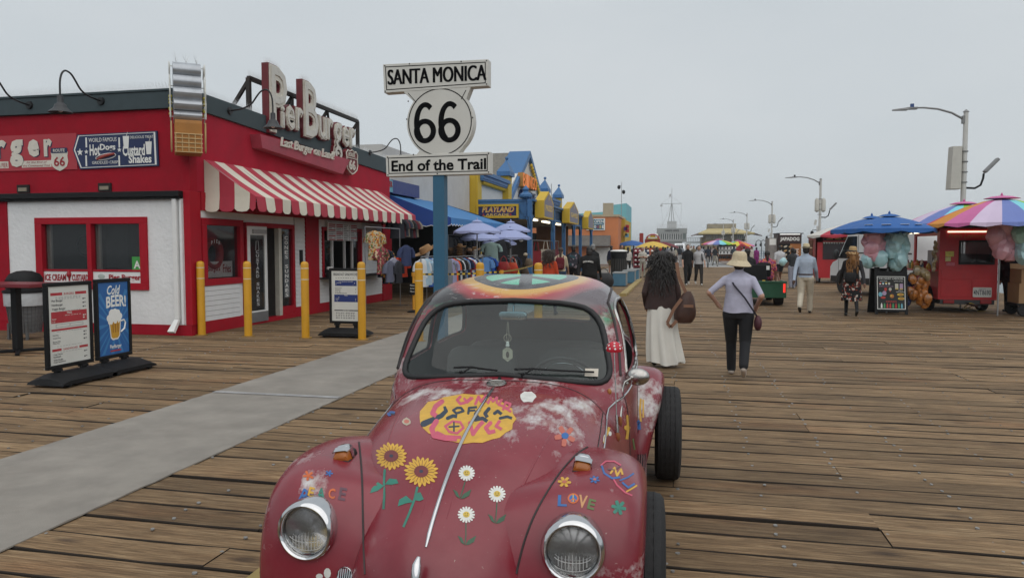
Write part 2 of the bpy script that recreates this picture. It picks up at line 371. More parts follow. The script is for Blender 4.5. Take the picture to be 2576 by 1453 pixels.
while y<64.2:
    xl=max(PX0,-1.16*y-1.2); xr=min(PX1,.47*y+1.6)
    joints=[]; x=xl
    # butt joints fall on joists, staggered
    off=rnd.choice([0,1,2,3,4])*1.22*1.0
    xs=[xl]; k=math.ceil((xl-off)/6.1); x=off+k*6.1
    while x<xr-.3:
        if x>xl+.5: xs.append(x)
        x+=6.1
    xs.append(xr)
    # boards buried wholly under the buildings are skipped
    for a,bx in zip(xs,xs[1:]):
        Ln=bx-a-.006
        if nobj<300:
            o=bpy.data.objects.new('plank',PM[rnd.randrange(9)]); C.objects.link(o); o.parent=deck
            fl=rnd.random()<.5
            o.location=((a+bx)/2,y+(PW if fl else 0),rnd.uniform(-.005,.004)); o.rotation_euler=(rnd.uniform(-.012,.012),0,PI if fl else 0); o.scale=(Ln,1,1); nobj+=1
        else:
            z=rnd.uniform(-.003,.002); j=[rnd.uniform(-.003,.003) for _ in range(4)]
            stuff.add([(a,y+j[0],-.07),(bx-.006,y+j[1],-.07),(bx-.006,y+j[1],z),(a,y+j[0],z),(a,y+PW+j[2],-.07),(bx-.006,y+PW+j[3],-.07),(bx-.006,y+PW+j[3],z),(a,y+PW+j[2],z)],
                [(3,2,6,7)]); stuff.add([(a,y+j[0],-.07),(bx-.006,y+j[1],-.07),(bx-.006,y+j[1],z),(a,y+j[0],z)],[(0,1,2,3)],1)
    if y<30:
        x=math.ceil(xl/JO)*JO
        while x<xr:
            if not(-5.2<x<-3.7) and rnd.random()<(.85 if y<11 else .5):
                for q in ([.05,.2] if rnd.random()<.35 else [rnd.choice([.06,.19,.13])]):
                    xx=x+rnd.uniform(-.035,.035); yy=y+q+rnd.uniform(-.02,.02); r=rnd.uniform(.009,.0135)
                    n=8; nails.add([(xx+r*math.cos(2*PI*i/n),yy+r*math.sin(2*PI*i/n),.0045+.0015*math.cos(2*PI*i/n+xx*9)) for i in range(n)]+[(xx+r*1.05*math.cos(2*PI*i/n),yy+r*1.05*math.sin(2*PI*i/n),-.004) for i in range(n)],[tuple(range(n))]+[(i,(i+1)%n,n+(i+1)%n,n+i) for i in range(n)])
            x+=JO
    y+=PW+GAP+rnd.uniform(-.013,.013)
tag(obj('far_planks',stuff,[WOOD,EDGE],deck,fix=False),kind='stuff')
tag(obj('nail_heads',nails,M('nail_steel',(.27,.265,.255),.5,.4,grime=.6,sc_=30),deck,fix=False),kind='stuff')
# paved roadway beyond the planks and the painted line across it
mb=MB(); mb.box(-45,PX1,64.3,420,-.07,-.002); struct('roadway',mb,M('road_far',(.17,.135,.115),.85,var=.2,sc_=.8,grime=.4,gcol=(.09,.075,.065)))
mb=MB(); mb.box(-3.2,9.6,63.75,64.05,.0035,.0075); struct('white_line',mb,M('line_paint',(.72,.72,.7),.7,var=.2,sc_=5))
# grey roll-out walkway
MATG=M('walk_mat',(.25,.228,.20),.85,var=.22,sc_=2.4,bump=.35,bsc=120,grime=.75,gcol=(.17,.15,.128))
rndm=random.Random(5)
def matstrip(name,x0,x1,y0,y1,label,h=.009,joint=None):
    mb=MB(); n=int((y1-y0)/.11); rows=[]
    for i in range(n+1):
        yy=y0+(y1-y0)*i/n; q=math.sin(yy*20.4)*.0016+rndm.uniform(-.0008,.0008)
        a=rndm.uniform(-.006,.006)
        rows.append([(x0+a,yy,-.0),(x0+.002+a,yy,h+q)]+[(lerp(x0,x1,k/5)+a,yy,h+q+rndm.uniform(-.0006,.0006)) for k in range(1,5)]+[(x1-.002+a,yy,h+q),(x1+a,yy,0)])
    mb.grid(rows); o=tag(obj(name,mb,MATG,None,60),kind='structure'); return o
wk=matstrip('walkway',-5.25,-3.66,.6,60,'')
mb=MB()
for yy in (7.55,19.7,31.9):
    mb.box(-5.24,-3.67,yy,yy+.085,.0125,.0165); 
    for i in range(6): mb.cyl((-5.1+i*.26,yy+.042,.016),(-5.1+i*.26,yy+.042,.021),.012,.009,6)
obj('joint_strip',mb,M('strip_alu',(.42,.42,.42),.5,.5,var=.2),wk)
mb=MB(); mb.add([(1.35,64.2,.0045),(4.7,64.2,.0045),(3.4,150,.0045),(.2,150,.0045)],[(0,1,2,3)]); struct('far_path',mb,M('path_far',(.30,.30,.295),.85,var=.08))
mb=MB(); mb.add([(-3.9,36,.004),(-2.6,36,.004),(-2.2,120,.004),(-5.2,120,.004)],[(0,1,2,3)]); struct('side_path',mb,M('path_far',(.3,.3,.3)))
# low timber kerb, yellow paint worn off
KERB=M('kerb_yellow',(.34,.25,.09),.8,var=.25,sc_=5,bump=.5,bsc=25,grime=.95,gcol=(.16,.125,.085))
def kerbbeam(y0,y1,lab,x=-2.0):
    mb=MB(); n=10; rows=[]
    for i in range(n+1):
        yy=lerp(y0,y1,i/n); a=rndm.uniform(-.006,.006)
        rows.append([(x-.13+a,yy,0),(x-.13+a,yy,.08),(x-.11+a,yy,.1),(x+.08+a,yy,.1),(x+.1+a,yy,.08),(x+.1+a,yy,0)])
    mb.grid(rows); mb.poly(rows[0][::-1]); mb.poly(rows[-1])
    return tag(single('kerb_beam',mb,KERB,lab,'kerb'))
kerbbeam(-.5,4.4,'yellow painted timber kerb beam under the flower-painted car',-1.9)
kerbbeam(25.5,37.5,'worn yellow kerb beam beside the blue block benches',-1.75)
# railing along the sea side
rl=thing('pier_railing','blue-grey metal railing along the sea edge of the pier','railing',(11.45,10,0))
mb=MB()
for z in (1.07,.74,.42): mb.cyl((0,-8,z),(0,190,z),.03,.03,8)
obj('rail',mb,M('rail_blue',(.06,.10,.15),.5,.3),rl,60)
pm=None
for i in range(60):
    if pm is None:
        mb=MB(); mb.box(-.04,.04,-.04,.04,0,1.1); pm=mb.mesh('post',M('rail_blue',(.06,.1,.15)))
    o=link('post',pm,rl); o.location=(0,-8+i*3,0)
# ================================================================= RED BURGER RESTAURANT
XB,YB=-9.0,12.4
REDW=M('red_stucco',(.33,.008,.021),.8,spec=.2,var=.16,sc_=3.5,bump=.35,bsc=22,grime=.25,gcol=(.24,.006,.014))
REDF=M('red_faded',(.39,.014,.034),.8,spec=.2,var=.2,sc_=1.6,bump=.3,bsc=22,grime=.35,gcol=(.30,.035,.055))
REDT=M('red_trim',(.36,.006,.018),.6,spec=.25,var=.1)
WHST=M('white_stucco',(.74,.745,.75),.85,var=.06,sc_=3,bump=1.,bsc=13,bd=.011,grime=.12,gcol=(.55,.54,.52))
WHP=M('white_paint',(.74,.74,.73),.5,var=.05,grime=.1,gcol=(.5,.48,.45))
CORN=M('cornice_slate',(.052,.072,.080),.6,spec=.25,var=.12)
BLK=M('black_metal',(.008,.008,.009),.5,spec=.25,var=.2)
BLKP=M('black_plastic',(.010,.010,.011),.6,spec=.25,var=.2,bump=.15,bsc=120)
DARKIN=M('dark_room',(.05,.045,.045),.8)
GL=glassmat('window_glass',(.03,.035,.04),.28)
SPK=M('spike_wire',(.75,.76,.77),.4,.0)
bld=thing('burger_restaurant','red and white burger restaurant with slate cornice and red base','building',(XB,YB,0),world=True)
def part(name,mb,mat,smooth=None,bevel=0,label=None,parent=None): return obj(name,mb,mat,parent or bld,smooth,bevel,label)
# left wall
WX0,WX1,WZ0,WZ1=-12.47,-9.93,.86,2.27
mb=MB(); mb.box(-13.15,WX0,YB,YB+.2,.2,2.62); mb.box(WX1,-9.13,YB,YB+.2,.2,2.62); mb.box(WX0,WX1,YB,YB+.2,WZ1,2.62); mb.box(WX0,WX1,YB,YB+.2,.2,WZ0); part('white_wall',mb,WHST)
mb=MB(); mb.box(-22,-9.0,YB-.02,YB+.25,0,.198); mb.box(-22,-13.152,YB-.025,YB+.22,.2,2.62); part('red_base',mb,REDW)
mb=MB(); mb.box(-22,-9.13,YB-.14,YB+.05,2.64,2.75); mb.box(-22,-9.14,YB-.1,YB+.05,2.60,2.638); part('gutter_ledge',mb,BLK,bevel=.01)
mb=MB(); mb.box(-22,-8.995,YB+.02,YB+.24,2.752,4.30); part('upper_wall',mb,REDW)
mb=MB(); mb.box(-22,-8.94,YB-.05,YB+.2,4.302,4.62); mb.box(-22,-8.92,YB-.07,YB+.2,4.622,4.665); part('cornice',mb,CORN,bevel=.006)
# corner pilaster, cable holes
mb=MB(); mb.box(-9.128,-8.985,YB-.012,YB+.32,.2,2.75); part('corner_pilaster',mb,REDT,bevel=.008)
for xx in (-10.85,-12.75):
    mb=MB(); mb.box(xx-.14,xx+.14,YB-.02,YB+.03,2.77,2.93,0); part('recess',mb,M('recess_dark',(.02,.015,.015),.9))
    mb=MB(); mb.box(xx-.1,xx+.1,YB-.03,YB+.02,2.8,2.87,0); part('bracket',mb,M('old_board',(.28,.24,.18),.8),parent=bld)
# downspout
mb=MB(); mb.box(-9.32,-9.23,YB-.09,YB-.003,.32,2.6); mb.add([(-9.32,YB-.09,.32),(-9.23,YB-.09,.32),(-9.23,YB-.003,.32),(-9.32,YB-.003,.32),(-9.36,YB-.26,.1),(-9.22,YB-.26,.1),(-9.22,YB-.2,.06),(-9.36,YB-.2,.06)],[(0,1,5,4),(1,2,6,5),(2,3,7,6),(3,0,4,7),(4,5,6,7)])
part('downspout',mb,WHP,bevel=.008)
mb=MB(); mb.box(-9.19,-9.14,YB-.05,YB+.01,.22,2.6); part('corner_bead',mb,WHST)
# left window
wf=MB(); y0,y1=YB-.045,YB+.12
for a in ((WX0-.01,WX1+.01,WZ1-.13,WZ1),(WX0-.01,WX1+.01,WZ0,WZ0+.13),(WX0-.01,WX0+.15,WZ0+.131,WZ1-.131),(WX1-.15,WX1+.01,WZ0+.131,WZ1-.131),(-11.27,-11.17,WZ0+.131,WZ1-.131)): wf.box(a[0],a[1],y0,y1,a[2],a[3])
wf.box(WX0+.151,-11.271,y0+.02,y1,1.21,1.25); wf.box(-11.169,WX1-.151,y0+.02,y1,1.21,1.25)
win=part('window',wf,REDT,bevel=.006)
IN=M('inner_trim',(.35,.34,.30),.6)
for a,b_ in ((WX0+.15,-11.27),(-11.17,WX1-.15)):
    mb=MB(); mb.box(a,b_,YB+.055,YB+.063,1.251,WZ1-.132); obj('pane',mb,GL,win)
    mb=MB(); mb.box(a,a+.1,YB+.09,YB+.13,1.252,WZ1-.133); obj('inner_jamb',mb,IN,win)
    mb=MB(); mb.box(a,b_,YB-.012,YB+.05,WZ0+.135,1.208); obj('name_panel',mb,WHP,win)
LETR=M('letter_red',(.32,.012,.02),.5); LETK=M('letter_black',(.012,.012,.014),.5); LETW=M('letter_white',(.78,.78,.75),.5,var=.05)
NAVY=M('navy_sheet',(.010,.022,.085),.4,var=.15); 
mb=MB(); text(mb,'ICE CREAM',(-12.30,YB-.016,1.025),UX,UZ,.13,.50,anchor='l',bold=.03); text(mb,'CUSTARD',(-11.66,YB-.016,1.025),UX,UZ,.13,.38,anchor='l',bold=.03)
mb.lathe([(.012,-.07),(.02,.0),(.045,.03),(.05,.07),(.03,.12),(.005,.14)],(-11.72,YB-.02,1.09),8)
obj('lettering',mb,LETR,win)
mb=MB(); text(mb,'Pier Burger',(-10.45,YB-.016,1.02),UX,UZ,.14,.72,bold=.03); obj('lettering',mb,LETR,win)
mb=MB(); mb.ell((-10.98,YB-.016,1.12),(.08,.006,.05)); mb.ell((-10.98,YB-.016,1.05),(.085,.006,.025)); obj('burger_emblem',mb,M('emblem_grey',(.4,.45,.42),.6),win)
p=aty(341,665,YB); mb=MB(); mb.box(p.x-.115,p.x+.115,YB+.045,YB+.052,p.z-.15,p.z+.15); mb.box(p.x+.12,p.x+.2,YB+.045,YB+.05,p.z-.15,p.z+.13,1); g_=obj('grade_card',mb,[M('card_green',(.05,.30,.06),.5),WHP],win)
mb=MB(); text(mb,'A',(p.x,YB+.044,p.z-.08),UX,UZ,.15,bold=.02); obj('lettering',mb,LETW,win)
p=aty(13,633,YB); mb=MB(); mb.prism([(x,YB-.006,z) for x,z in rrect(p.x-.075,p.x+.075,p.z-.11,p.z+.11,.012)],(0,.008,0)); ds=tag(obj('wheelchair_sign',mb,M('sign_blue',(.012,.07,.30),.4)),'small blue wheelchair access sign on the white stucco wall','sign')
mb=MB(); pc=Vector((p.x,YB-.008,p.z))
mb.tube([pc+Vector((.0+.042*math.cos(a),0,-.01+.042*math.sin(a))) for a in [R(100+i*26) for i in range(10)]],.006,5); mb.ell(pc+Vector((-.012,0,.07)),(.013,.003,.013)); mb.tube([pc+Vector((-.012,0,.05)),pc+Vector((-.008,0,.01)),pc+Vector((.028,0,.008)),pc+Vector((.045,0,-.035))],.007,5)
obj('symbol',mb,LETW,ds,60)
# rooms behind the glass
rm=MB(); rm.box(-13.1,-9.22,YB+3.6,YB+3.65,.05,2.7); rm.box(-13.1,-9.22,YB+.2,22.2,.02,.06); rm.box(-22,-9.22,YB+.24,22.4,2.58,2.62); rm.box(-13.15,-13.1,YB+.2,22.2,.05,2.6); rm.box(-13,-9.22,22.15,22.2,.05,2.6)
part('interior',rm,M('room_wall',(.16,.14,.13),.8))
mb=MB(); mb.box(-12.0,-11.45,YB+1.3,YB+1.9,.06,2.2); mb.box(-10.75,-10.2,YB+1.2,YB+1.8,.06,1.95); part('cupboard',mb,M('cupboard_grey',(.16,.17,.17),.5))
mb=MB(); mb.box(-13,-9.5,YB+.7,YB+1.1,.06,.98); part('counter',mb,M('counter_steel',(.25,.25,.25),.4,.4))
mb=MB(); mb.tube([(-11.75+.2*math.cos(R(60+i*25)),YB+.45,1.72+.2*math.sin(R(60+i*25))) for i in range(11)],.02,6); part('hanging_ring',mb,BLK,60)
mb=MB(); mb.box(-10.7,-10.1,YB+1.0,YB+1.03,1.75,2.1); part('menu_panel',mb,M('menu_panel',(.22,.1,.14),.5))
# front wall (faces the walkway)
Yd0,Yd1=14.22,15.62         # door opening
TOPA,TOPB=4.66,4.47; CBA,CBB=4.31,4.0
def fz(y,a,b): return lerp(a,b,(y-YB)/(22.45-YB))
mb=MB(); ys=[YB+.245,22.45]
mb.add([(XB-.24,ys[0],2.76),(XB,ys[0],2.76),(XB,ys[1],2.70),(XB-.24,ys[1],2.70),(XB-.24,ys[0],fz(ys[0],CBA,CBB)),(XB,ys[0],fz(ys[0],CBA,CBB)),(XB,ys[1],CBB),(XB-.24,ys[1],CBB)],[(0,3,2,1),(4,5,6,7),(0,1,5,4),(1,2,6,5),(2,3,7,6),(3,0,4,7)])
part('front_upper_wall',mb,REDF)
mb=MB(); a=YB+.21
for (o,z0,z1,q) in ((.05,0,.0,0),):
    mb.add([(XB-.2,a,fz(a,CBA,CBB)+.002),(XB+.05,a,fz(a,CBA,CBB)+.002),(XB+.05,22.5,CBB+.002),(XB-.2,22.5,CBB+.002),(XB-.2,a,fz(a,TOPA,TOPB)),(XB+.05,a,fz(a,TOPA,TOPB)),(XB+.05,22.5,TOPB),(XB-.2,22.5,TOPB)],[(0,3,2,1),(4,5,6,7),(0,1,5,4),(1,2,6,5),(2,3,7,6),(3,0,4,7)])
part('front_cornice',mb,CORN,bevel=.01)
mb=MB(); mb.box(-22,XB-.21,YB+.25,22.4,4.2,4.25); part('roof',mb,M('roof_grey',(.2,.2,.2),.9))
mb=MB(); mb.box(-22,XB-.25,22.2,22.44,0,4.2); part('back_wall',mb,WHST)
# header, pilasters, base
mb=MB(); mb.box(XB-.2,XB+.03,YB+.33,22.45,2.40,2.75); part('header_beam',mb,REDT)
for y0,y1,nm in ((16.82,17.5,'pilaster'),(21.72,22.47,'pilaster')):
    mb=MB(); mb.box(XB-.2,XB+.05,y0,y1,0,2.398); part('pilaster',mb,REDT,bevel=.006)
mb=MB()
for y0,y1 in ((YB+.33,Yd0),(16.3,16.818),(17.502,21.718)): mb.box(XB-.15,XB+.02,y0,y1,0,.24)
part('front_base',mb,REDT)
SID=M('siding_white',(.68,.685,.69),.55,var=.05,grime=.12,gcol=(.45,.44,.42))
sm={}
def siding(y0,y1,z0,z1,h=.1):
    n=max(1,round((z1-z0)/h)); h=(z1-z0)/n
    k=(round(h,3),)
    if k not in sm:
        b=MB(); b.add([(-.03,0,0),(.022,0,0),(.012,0,h*.92),(.002,0,h),(-.03,0,h),(-.03,1,0),(.022,1,0),(.012,1,h*.92),(.002,1,h),(-.03,1,h)],[(0,1,2,3,4),(9,8,7,6,5),(0,5,6,1),(1,6,7,2),(2,7,8,3),(3,8,9,4)]); sm[k]=b.mesh('siding_board',SID)
    for i in range(n):
        o=link('siding_board',sm[k],bld,(XB,y0,z0+i*h)); o.scale=(1,y1-y0,1)
siding(YB+.34,13.98,.24,.93); siding(16.33,16.815,.24,2.4); siding(17.51,21.71,.24,.9); siding(17.51,17.7,.9,2.4); siding(20.22,21.71,.9,2.4)
mb=MB(); mb.box(XB-.1,XB-.031,YB+.33,14.15,.02,.93); mb.box(XB-.1,XB-.031,16.33,16.81,.02,2.4); mb.box(XB-.1,XB-.031,17.51,21.71,.02,.9); mb.box(XB-.1,XB-.031,17.51,17.7,.9,2.4); mb.box(XB-.1,XB-.031,20.22,21.71,.9,2.4); part('front_lower_wall',mb,WHP)
mb=MB(); mb.box(XB-.05,XB+.0,YB+.33,Yd0,2.26,2.4); mb.box(XB-.05,XB,Yd0,16.3,2.22,2.4); mb.box(XB-.05,XB,17.71,20.21,2.22,2.4); part('white_header',mb,WHP)
def wframe(y0,y1,z0,z1,t,mat,nm='window_frame',x0=XB-.1,x1=XB+.04):
    b=MB(); b.box(x0,x1,y0,y1,z1-t,z1); b.box(x0,x1,y0,y1,z0,z0+t); b.box(x0,x1,y0,y0+t,z0+t+.001,z1-t-.001); b.box(x0,x1,y1-t,y1,z0+t+.001,z1-t-.001); return part(nm,b,mat,bevel=.005)
w1=wframe(YB+.34,14.12,.93,2.255,.13,REDT)
mb=MB(); mb.box(XB-.04,XB-.034,YB+.47,13.99,1.06,2.12); obj('pane',mb,GL,w1)
# life ring and plate in that window
mb=MB(); cc=Vector((XB-.13,13.25,1.55)); n=20
mb.tube([cc+Vector((0,.26*math.cos(2*PI*i/n),.26*math.sin(2*PI*i/n))) for i in range(n)],.085,8,closed=True); lr=obj('life_ring',mb,M('ring_red',(.30,.02,.025),.5),bld,60)
mb=MB(); 
for i,ch in enumerate('PIER'):
    t=R(118-i*19); text(mb,ch,cc+Vector((.09,.26*math.cos(t),.26*math.sin(t)-.035)),UY,UZ,.07)
obj('lettering',mb,LETW,lr)
mb=MB(); mb.box(XB-.08,XB-.07,12.9,13.85,1.08,1.4); pl=part('plate',mb,WHP)
mb=MB(); text(mb,'Burgers',(XB-.068,13.02,1.17),UY,UZ,.17,.4,anchor='l',bold=.01); text(mb,'Fries',(XB-.068,13.52,1.17),UY,UZ,.17,.27,anchor='l',bold=.01); obj('lettering',mb,LETR,pl)
# door: frame, opened leaf, sidelight
wframe(Yd0,16.28,.0,2.22,.1,REDT,'door_frame')
mb=MB(); mb.box(XB-.08,XB+.03,15.55,15.68,.02,2.12); part('door_post',mb,M('post_cream',(.5,.48,.42),.6))
sl=MB(); sl.box(XB-.06,XB+.035,15.68,16.18,.02,.3); side=part('sidelight',sl,REDT)
mb=MB(); mb.box(XB-.02,XB-.012,15.69,16.17,.3,2.11); obj('pane',mb,GL,side)
mb=MB(); mb.box(XB-.006,XB+.002,15.80,16.06,.5,1.98); obj('strip',mb,M('strip_grey',(.09,.10,.11),.5),side)
mb=MB()
for i,ch in enumerate('CONES SUNDAES'):
    if ch!=' ': text(mb,ch,(XB+.003,15.93,1.86-i*.112),UY,UZ,.085,.15,bold=.02)
obj('lettering',mb,LETW,side)
la=Vector((XB+.03,Yd0+.02,0)); lb=Vector((XB+.05,Yd0+.76,0)); du=(lb-la).normalized(); dn=Vector((du.y,-du.x,0)); W_=(lb-la).length
def lbox(b,u0,u1,z0,z1,t=.045):
    p0=la+du*u0; p1=la+du*u1; q=dn*(t/2)
    b.add([p0-q+UZ*z0,p1-q+UZ*z0,p1+q+UZ*z0,p0+q+UZ*z0,p0-q+UZ*z1,p1-q+UZ*z1,p1+q+UZ*z1,p0+q+UZ*z1],[(0,3,2,1),(4,5,6,7),(0,1,5,4),(1,2,6,5),(2,3,7,6),(3,0,4,7)])
mb=MB(); lbox(mb,0,W_,1.95,2.14); lbox(mb,0,W_,.05,.3); lbox(mb,0,.1,.3,1.95); lbox(mb,W_-.1,W_,.3,1.95); door=part('door',mb,WHP,bevel=.004)
mb=MB(); lbox(mb,.1,W_-.1,.3,1.95,.012); obj('pane',mb,GL,door)
mb=MB(); lbox(mb,0,W_,.052,.27,.05); obj('kick_plate',mb,M('kick_steel',(.25,.25,.26),.4,.6),door)
mb=MB(); lbox(mb,.18,W_-.05,1.98,2.07,.11); obj('closer',mb,M('closer_grey',(.35,.34,.33),.5,.3),door)
mb=MB()
for i,ch in enumerate('CUSTARD SHAKES'):
    if ch!=' ': text(mb,ch,la+du*(W_/2)+dn*.012+UZ*(1.55-i*.088),du,UZ,.07,.11,bold=.02)
mb.tube([la+du*(W_/2-.06)+dn*.012+UZ*1.62,la+du*(W_/2-.04)+dn*.012+UZ*1.82,la+du*(W_/2+.04)+dn*.012+UZ*1.82,la+du*(W_/2+.06)+dn*.012+UZ*1.62],.006,4)
obj('lettering',mb,M('letter_silver',(.45,.45,.45),.4),door)
mb=MB(); mb.box(XB+.02,XB+.03,16.52,16.68,1.25,1.62); hn=part('notice_plate',mb,BLK)
# service window
sw=wframe(17.72,20.2,.9,2.21,.09,REDT,'service_window')
mb=MB()
for yy in (18.35,19.1,19.6): mb.box(XB-.06,XB+.0,yy,yy+.05,1.0,2.1)
obj('sash',mb,WHP,sw)
mb=MB(); mb.box(XB-.05,XB-.045,17.82,18.3,1.0,2.1); mb.box(XB-.05,XB-.045,19.65,20.1,1.0,2.1); obj('pane',mb,GL,sw)
mb=MB(); mb.box(XB-.1,XB+.45,17.55,21.3,.86,.9); obj('counter_shelf',mb,BLKP,sw,bevel=.008)
mb=MB(); mb.box(XB-1.8,XB-1.2,17.8,18.6,.06,1.9); part('fridge',mb,M('fridge_white',(.3,.36,.4),.4))
p0=atx(823,560,XB+.06); p1=atx(897,605,XB+.06)
mn=thing('menu_board','red and white price board hanging over the service window','menu board',(XB+.06,18.9,1.85),world=True)
mb=MB(); mb.box(XB+.05,XB+.075,p0.y,p1.y,1.86,2.34); obj('panel',mb,WHP,mn)
mb=MB(); rr=random.Random(4); wdt=(p1.y-p0.y)
for c in range(4):
    ya=p0.y+.05+c*wdt/4
    for r_ in range(9):
        z=2.30-r_*.05
        if rr.random()<.33: mb.box(XB+.0755,XB+.078,ya,ya+wdt/4-.06,z-.03,z,1)
        else: mb.box(XB+.0755,XB+.077,ya,ya+wdt/4*rr.uniform(.35,.7),z-.022,z-.006,0); mb.box(XB+.0755,XB+.077,ya+wdt/4-.12,ya+wdt/4-.07,z-.022,z-.006,0)
obj('menu_print',mb,[M('print_grey',(.12,.12,.12),.6),M('print_red',(.42,.06,.07),.6)],mn)
# napkin dispenser on the shelf
mb=MB(); mb.box(XB+.1,XB+.25,17.75,17.95,.9,1.1); nd=single('napkin_box',mb,[BLKP],'black napkin box with white napkins on the service shelf','napkin box'); mb=MB(); 
for i in range(5): mb.obox((XB+.17,17.85+rr.uniform(-.05,.05),1.13),.1,.09,.06,rotm(rr.uniform(-.4,.4),rr.uniform(-.4,.4),rr.random()))
o=obj('napkins',mb,WHP,nd)
# bird spikes along the roof edge
sp=MB(); rs=random.Random(9)
def spike(p,lean,h): 
    q=p+Vector((lean.x*h,lean.y*h,h)); r=.0034; sp.add([p+Vector((r,0,0)),p+Vector((-r,0,0)),p+Vector((0,r,0)),q],[(0,1,3),(1,2,3),(2,0,3)])
x=-20.
while x<-9.3: 
    for ln in (-.45,0.1,.5): spike(Vector((x,YB,4.665)),Vector((rs.uniform(-.15,.15),ln,0)),.17)
    x+=.035
y=12.9
while y<22.4:
    if not 15<y<20.5 or rs.random()<.3:
        for ln in (-.45,.1,.5): spike(Vector((XB-.05,y,fz(y,TOPA,TOPB))),Vector((ln,rs.uniform(-.15,.15),0)),.16)
    y+=.04
tag(part('bird_spikes',sp,SPK),kind='stuff')
# ---------------- awning
aw=thing('striped_awning','red and cream striped awning with scalloped valance over the restaurant front','awning',(-8.4,17.2,2.7),world=True)
AR=M('awning_red',(.40,.03,.055),.75,var=.14,sc_=2.5,grime=.25,gcol=(.46,.12,.13)); AC=M('awning_cream',(.66,.62,.52),.75,var=.08,sc_=2,grime=.3,gcol=(.5,.44,.32))
ya,yb=12.86,21.75; XO=-7.88; ZT,ZF,ZV=3.39,2.66,2.37; nst=27; sw_=(yb-ya)/nst
mb=MB(); nv=MB(); ra=random.Random(2)
def topz(t): return lerp(ZT,ZF,t)-.03*math.sin(PI*t)
for i in range(nst):
    y0,y1=ya+i*sw_,ya+(i+1)*sw_; m_=0 if i%2==0 else 1
    rows=[[(lerp(XB+.01,XO,t),y,topz(t)+.012*math.sin(PI*k)*0) for k,y in ((0,y0),(.5,(y0+y1)/2),(1,y1))] for t in [j/8 for j in range(9)]]
    mb.grid(rows,m_)
    wv_=ra.uniform(-.02,.02); pts=[(XO+.002,y0,ZF),(XO+.002,y1,ZF)]
    low=[(y1-.005,ZV+.06),(y1-.05,ZV+.015),(y1-.11,ZV),(y0+.11,ZV),(y0+.05,ZV+.015),(y0+.005,ZV+.06)]
    nv.poly([(XO,y0,ZF),(XO,y1,ZF)]+[(XO+.015+wv_,a,z) for a,z in low],m_)
# end panels: three upright stripes each and a side valance
for ye,sgn in ((ya,-1),(yb,1)):
    d=(XO-XB-.01)/3.4
    xs=[XB+.01,XB+.01+d,XB+.01+2*d,XB+.01+3*d,XO]
    for i in range(4):
        a,b_=xs[i],xs[i+1]; ta=(a-XB-.01)/(XO-XB-.01); tb=(b_-XB-.01)/(XO-XB-.01); m_=1 if i%2==0 else 0
        mb.poly([(a,ye,ZF),(b_,ye,ZF),(b_,ye,topz(tb)),(a,ye,topz(ta))],m_)
        nv.poly([(a,ye,ZF),(b_,ye,ZF)]+[(x,ye+sgn*.02,z) for x,z in ((b_-.005,ZV+.06),(b_-.06,ZV+.012),((a+b_)/2,ZV),(a+.06,ZV+.012),(a+.005,ZV+.06))],m_)
obj('canopy',mb,[AR,AC],aw,fix=False); obj('valance',nv,[AR,AC],aw,fix=False)
mb=MB(); 
for i in range(9):
    y=ya+.05+i*(yb-ya-.1)/8; mb.cyl((XB+.05,y,ZF-.02),(XO-.03,y,ZF-.02),.014,n=6); mb.cyl((XB+.05,y,ZT-.05),(XO-.03,y,ZF-.03),.014,n=6)
mb.cyl((XO-.03,ya+.02,ZF-.03),(XO-.03,yb-.02,ZF-.03),.016,n=6); obj('frame',mb,M('frame_grey',(.3,.3,.3),.5,.5),aw)
# ---------------- roof letters
ls=thing('burger_roof_sign','cream channel letters on dark red backs standing above the restaurant cornice','sign',(XB,17.5,4),world=True)
CRM=M('letter_cream',(.60,.57,.50),.55,var=.12,sc_=5,grime=.6,gcol=(.25,.2,.14)); DRED=M('letter_can',(.13,.008,.014),.5,var=.2); NEON=M('neon_tube',(.55,.53,.48),.3)
def L3(ch,u0,u1,v0,v1,X=XB+.12):
    a=atx(u0,v1,X); b_=atx(u1,v0,X); c_=atx(u0,v0,X); w_=b_.y-a.y; z0=a.z; h=c_.z-a.z
    mb=MB(); text(mb,ch,(X-.16,a.y,z0),UY,UZ,h,w_,ext=.16,bold=.055,anchor='l'); can=obj('letter',mb,DRED,ls)
    mb=MB(); text(mb,ch,(X+.002,a.y+.025,z0+.025),UY,UZ,h-.05,w_-.05,ext=.035,bold=.035,anchor='l'); obj('face',mb,CRM,can)
    mb=MB(); text(mb,ch,(X+.03,a.y+.06,z0+.06),UY,UZ,h-.12,w_-.12,ext=.03,bold=-.005,anchor='l'); obj('neon',mb,NEON,can)
for ch,u0,u1,v0,v1 in (('P',677,719,158,333),('i',703,714,262,322),('e',716,739,259,326),('r',741,760,265,329),('B',762,797,199,345),('u',797.5,819,287,350),('r',819,836,293,352),('g',837,858,303,408),('e',858.5,876,313,369),('r',876.5,892,318,373)):
    L3(ch,u0,u1,v0,v1)
sb=thing('sign_box','long red sign box with cream script mounted under the roof letters','sign',(XB,17,4),world=True)
q0=atx(665,352,XB+.25); q1=atx(893,428,XB+.25)
mb=MB(); pts=[]
for X_,s_ in ((XB+.001,0),(XB+.25,1)):
    for (u,v) in ((655,337),(880,402),(863,438),(660,372)):
        p=atx(u,v,XB+.25); pts.append((X_,p.y,p.z))
mb.add(pts,[(0,1,2,3),(7,6,5,4),(0,4,5,1),(1,5,6,2),(2,6,7,3),(3,7,4,0)]); obj('box',mb,M('signbox_red',(.33,.045,.07),.6,var=.2,sc_=2,grime=.4,gcol=(.3,.1,.12)),sb)
mb=MB(); a=atx(705,375,XB+.26); b_=atx(840,409,XB+.26)
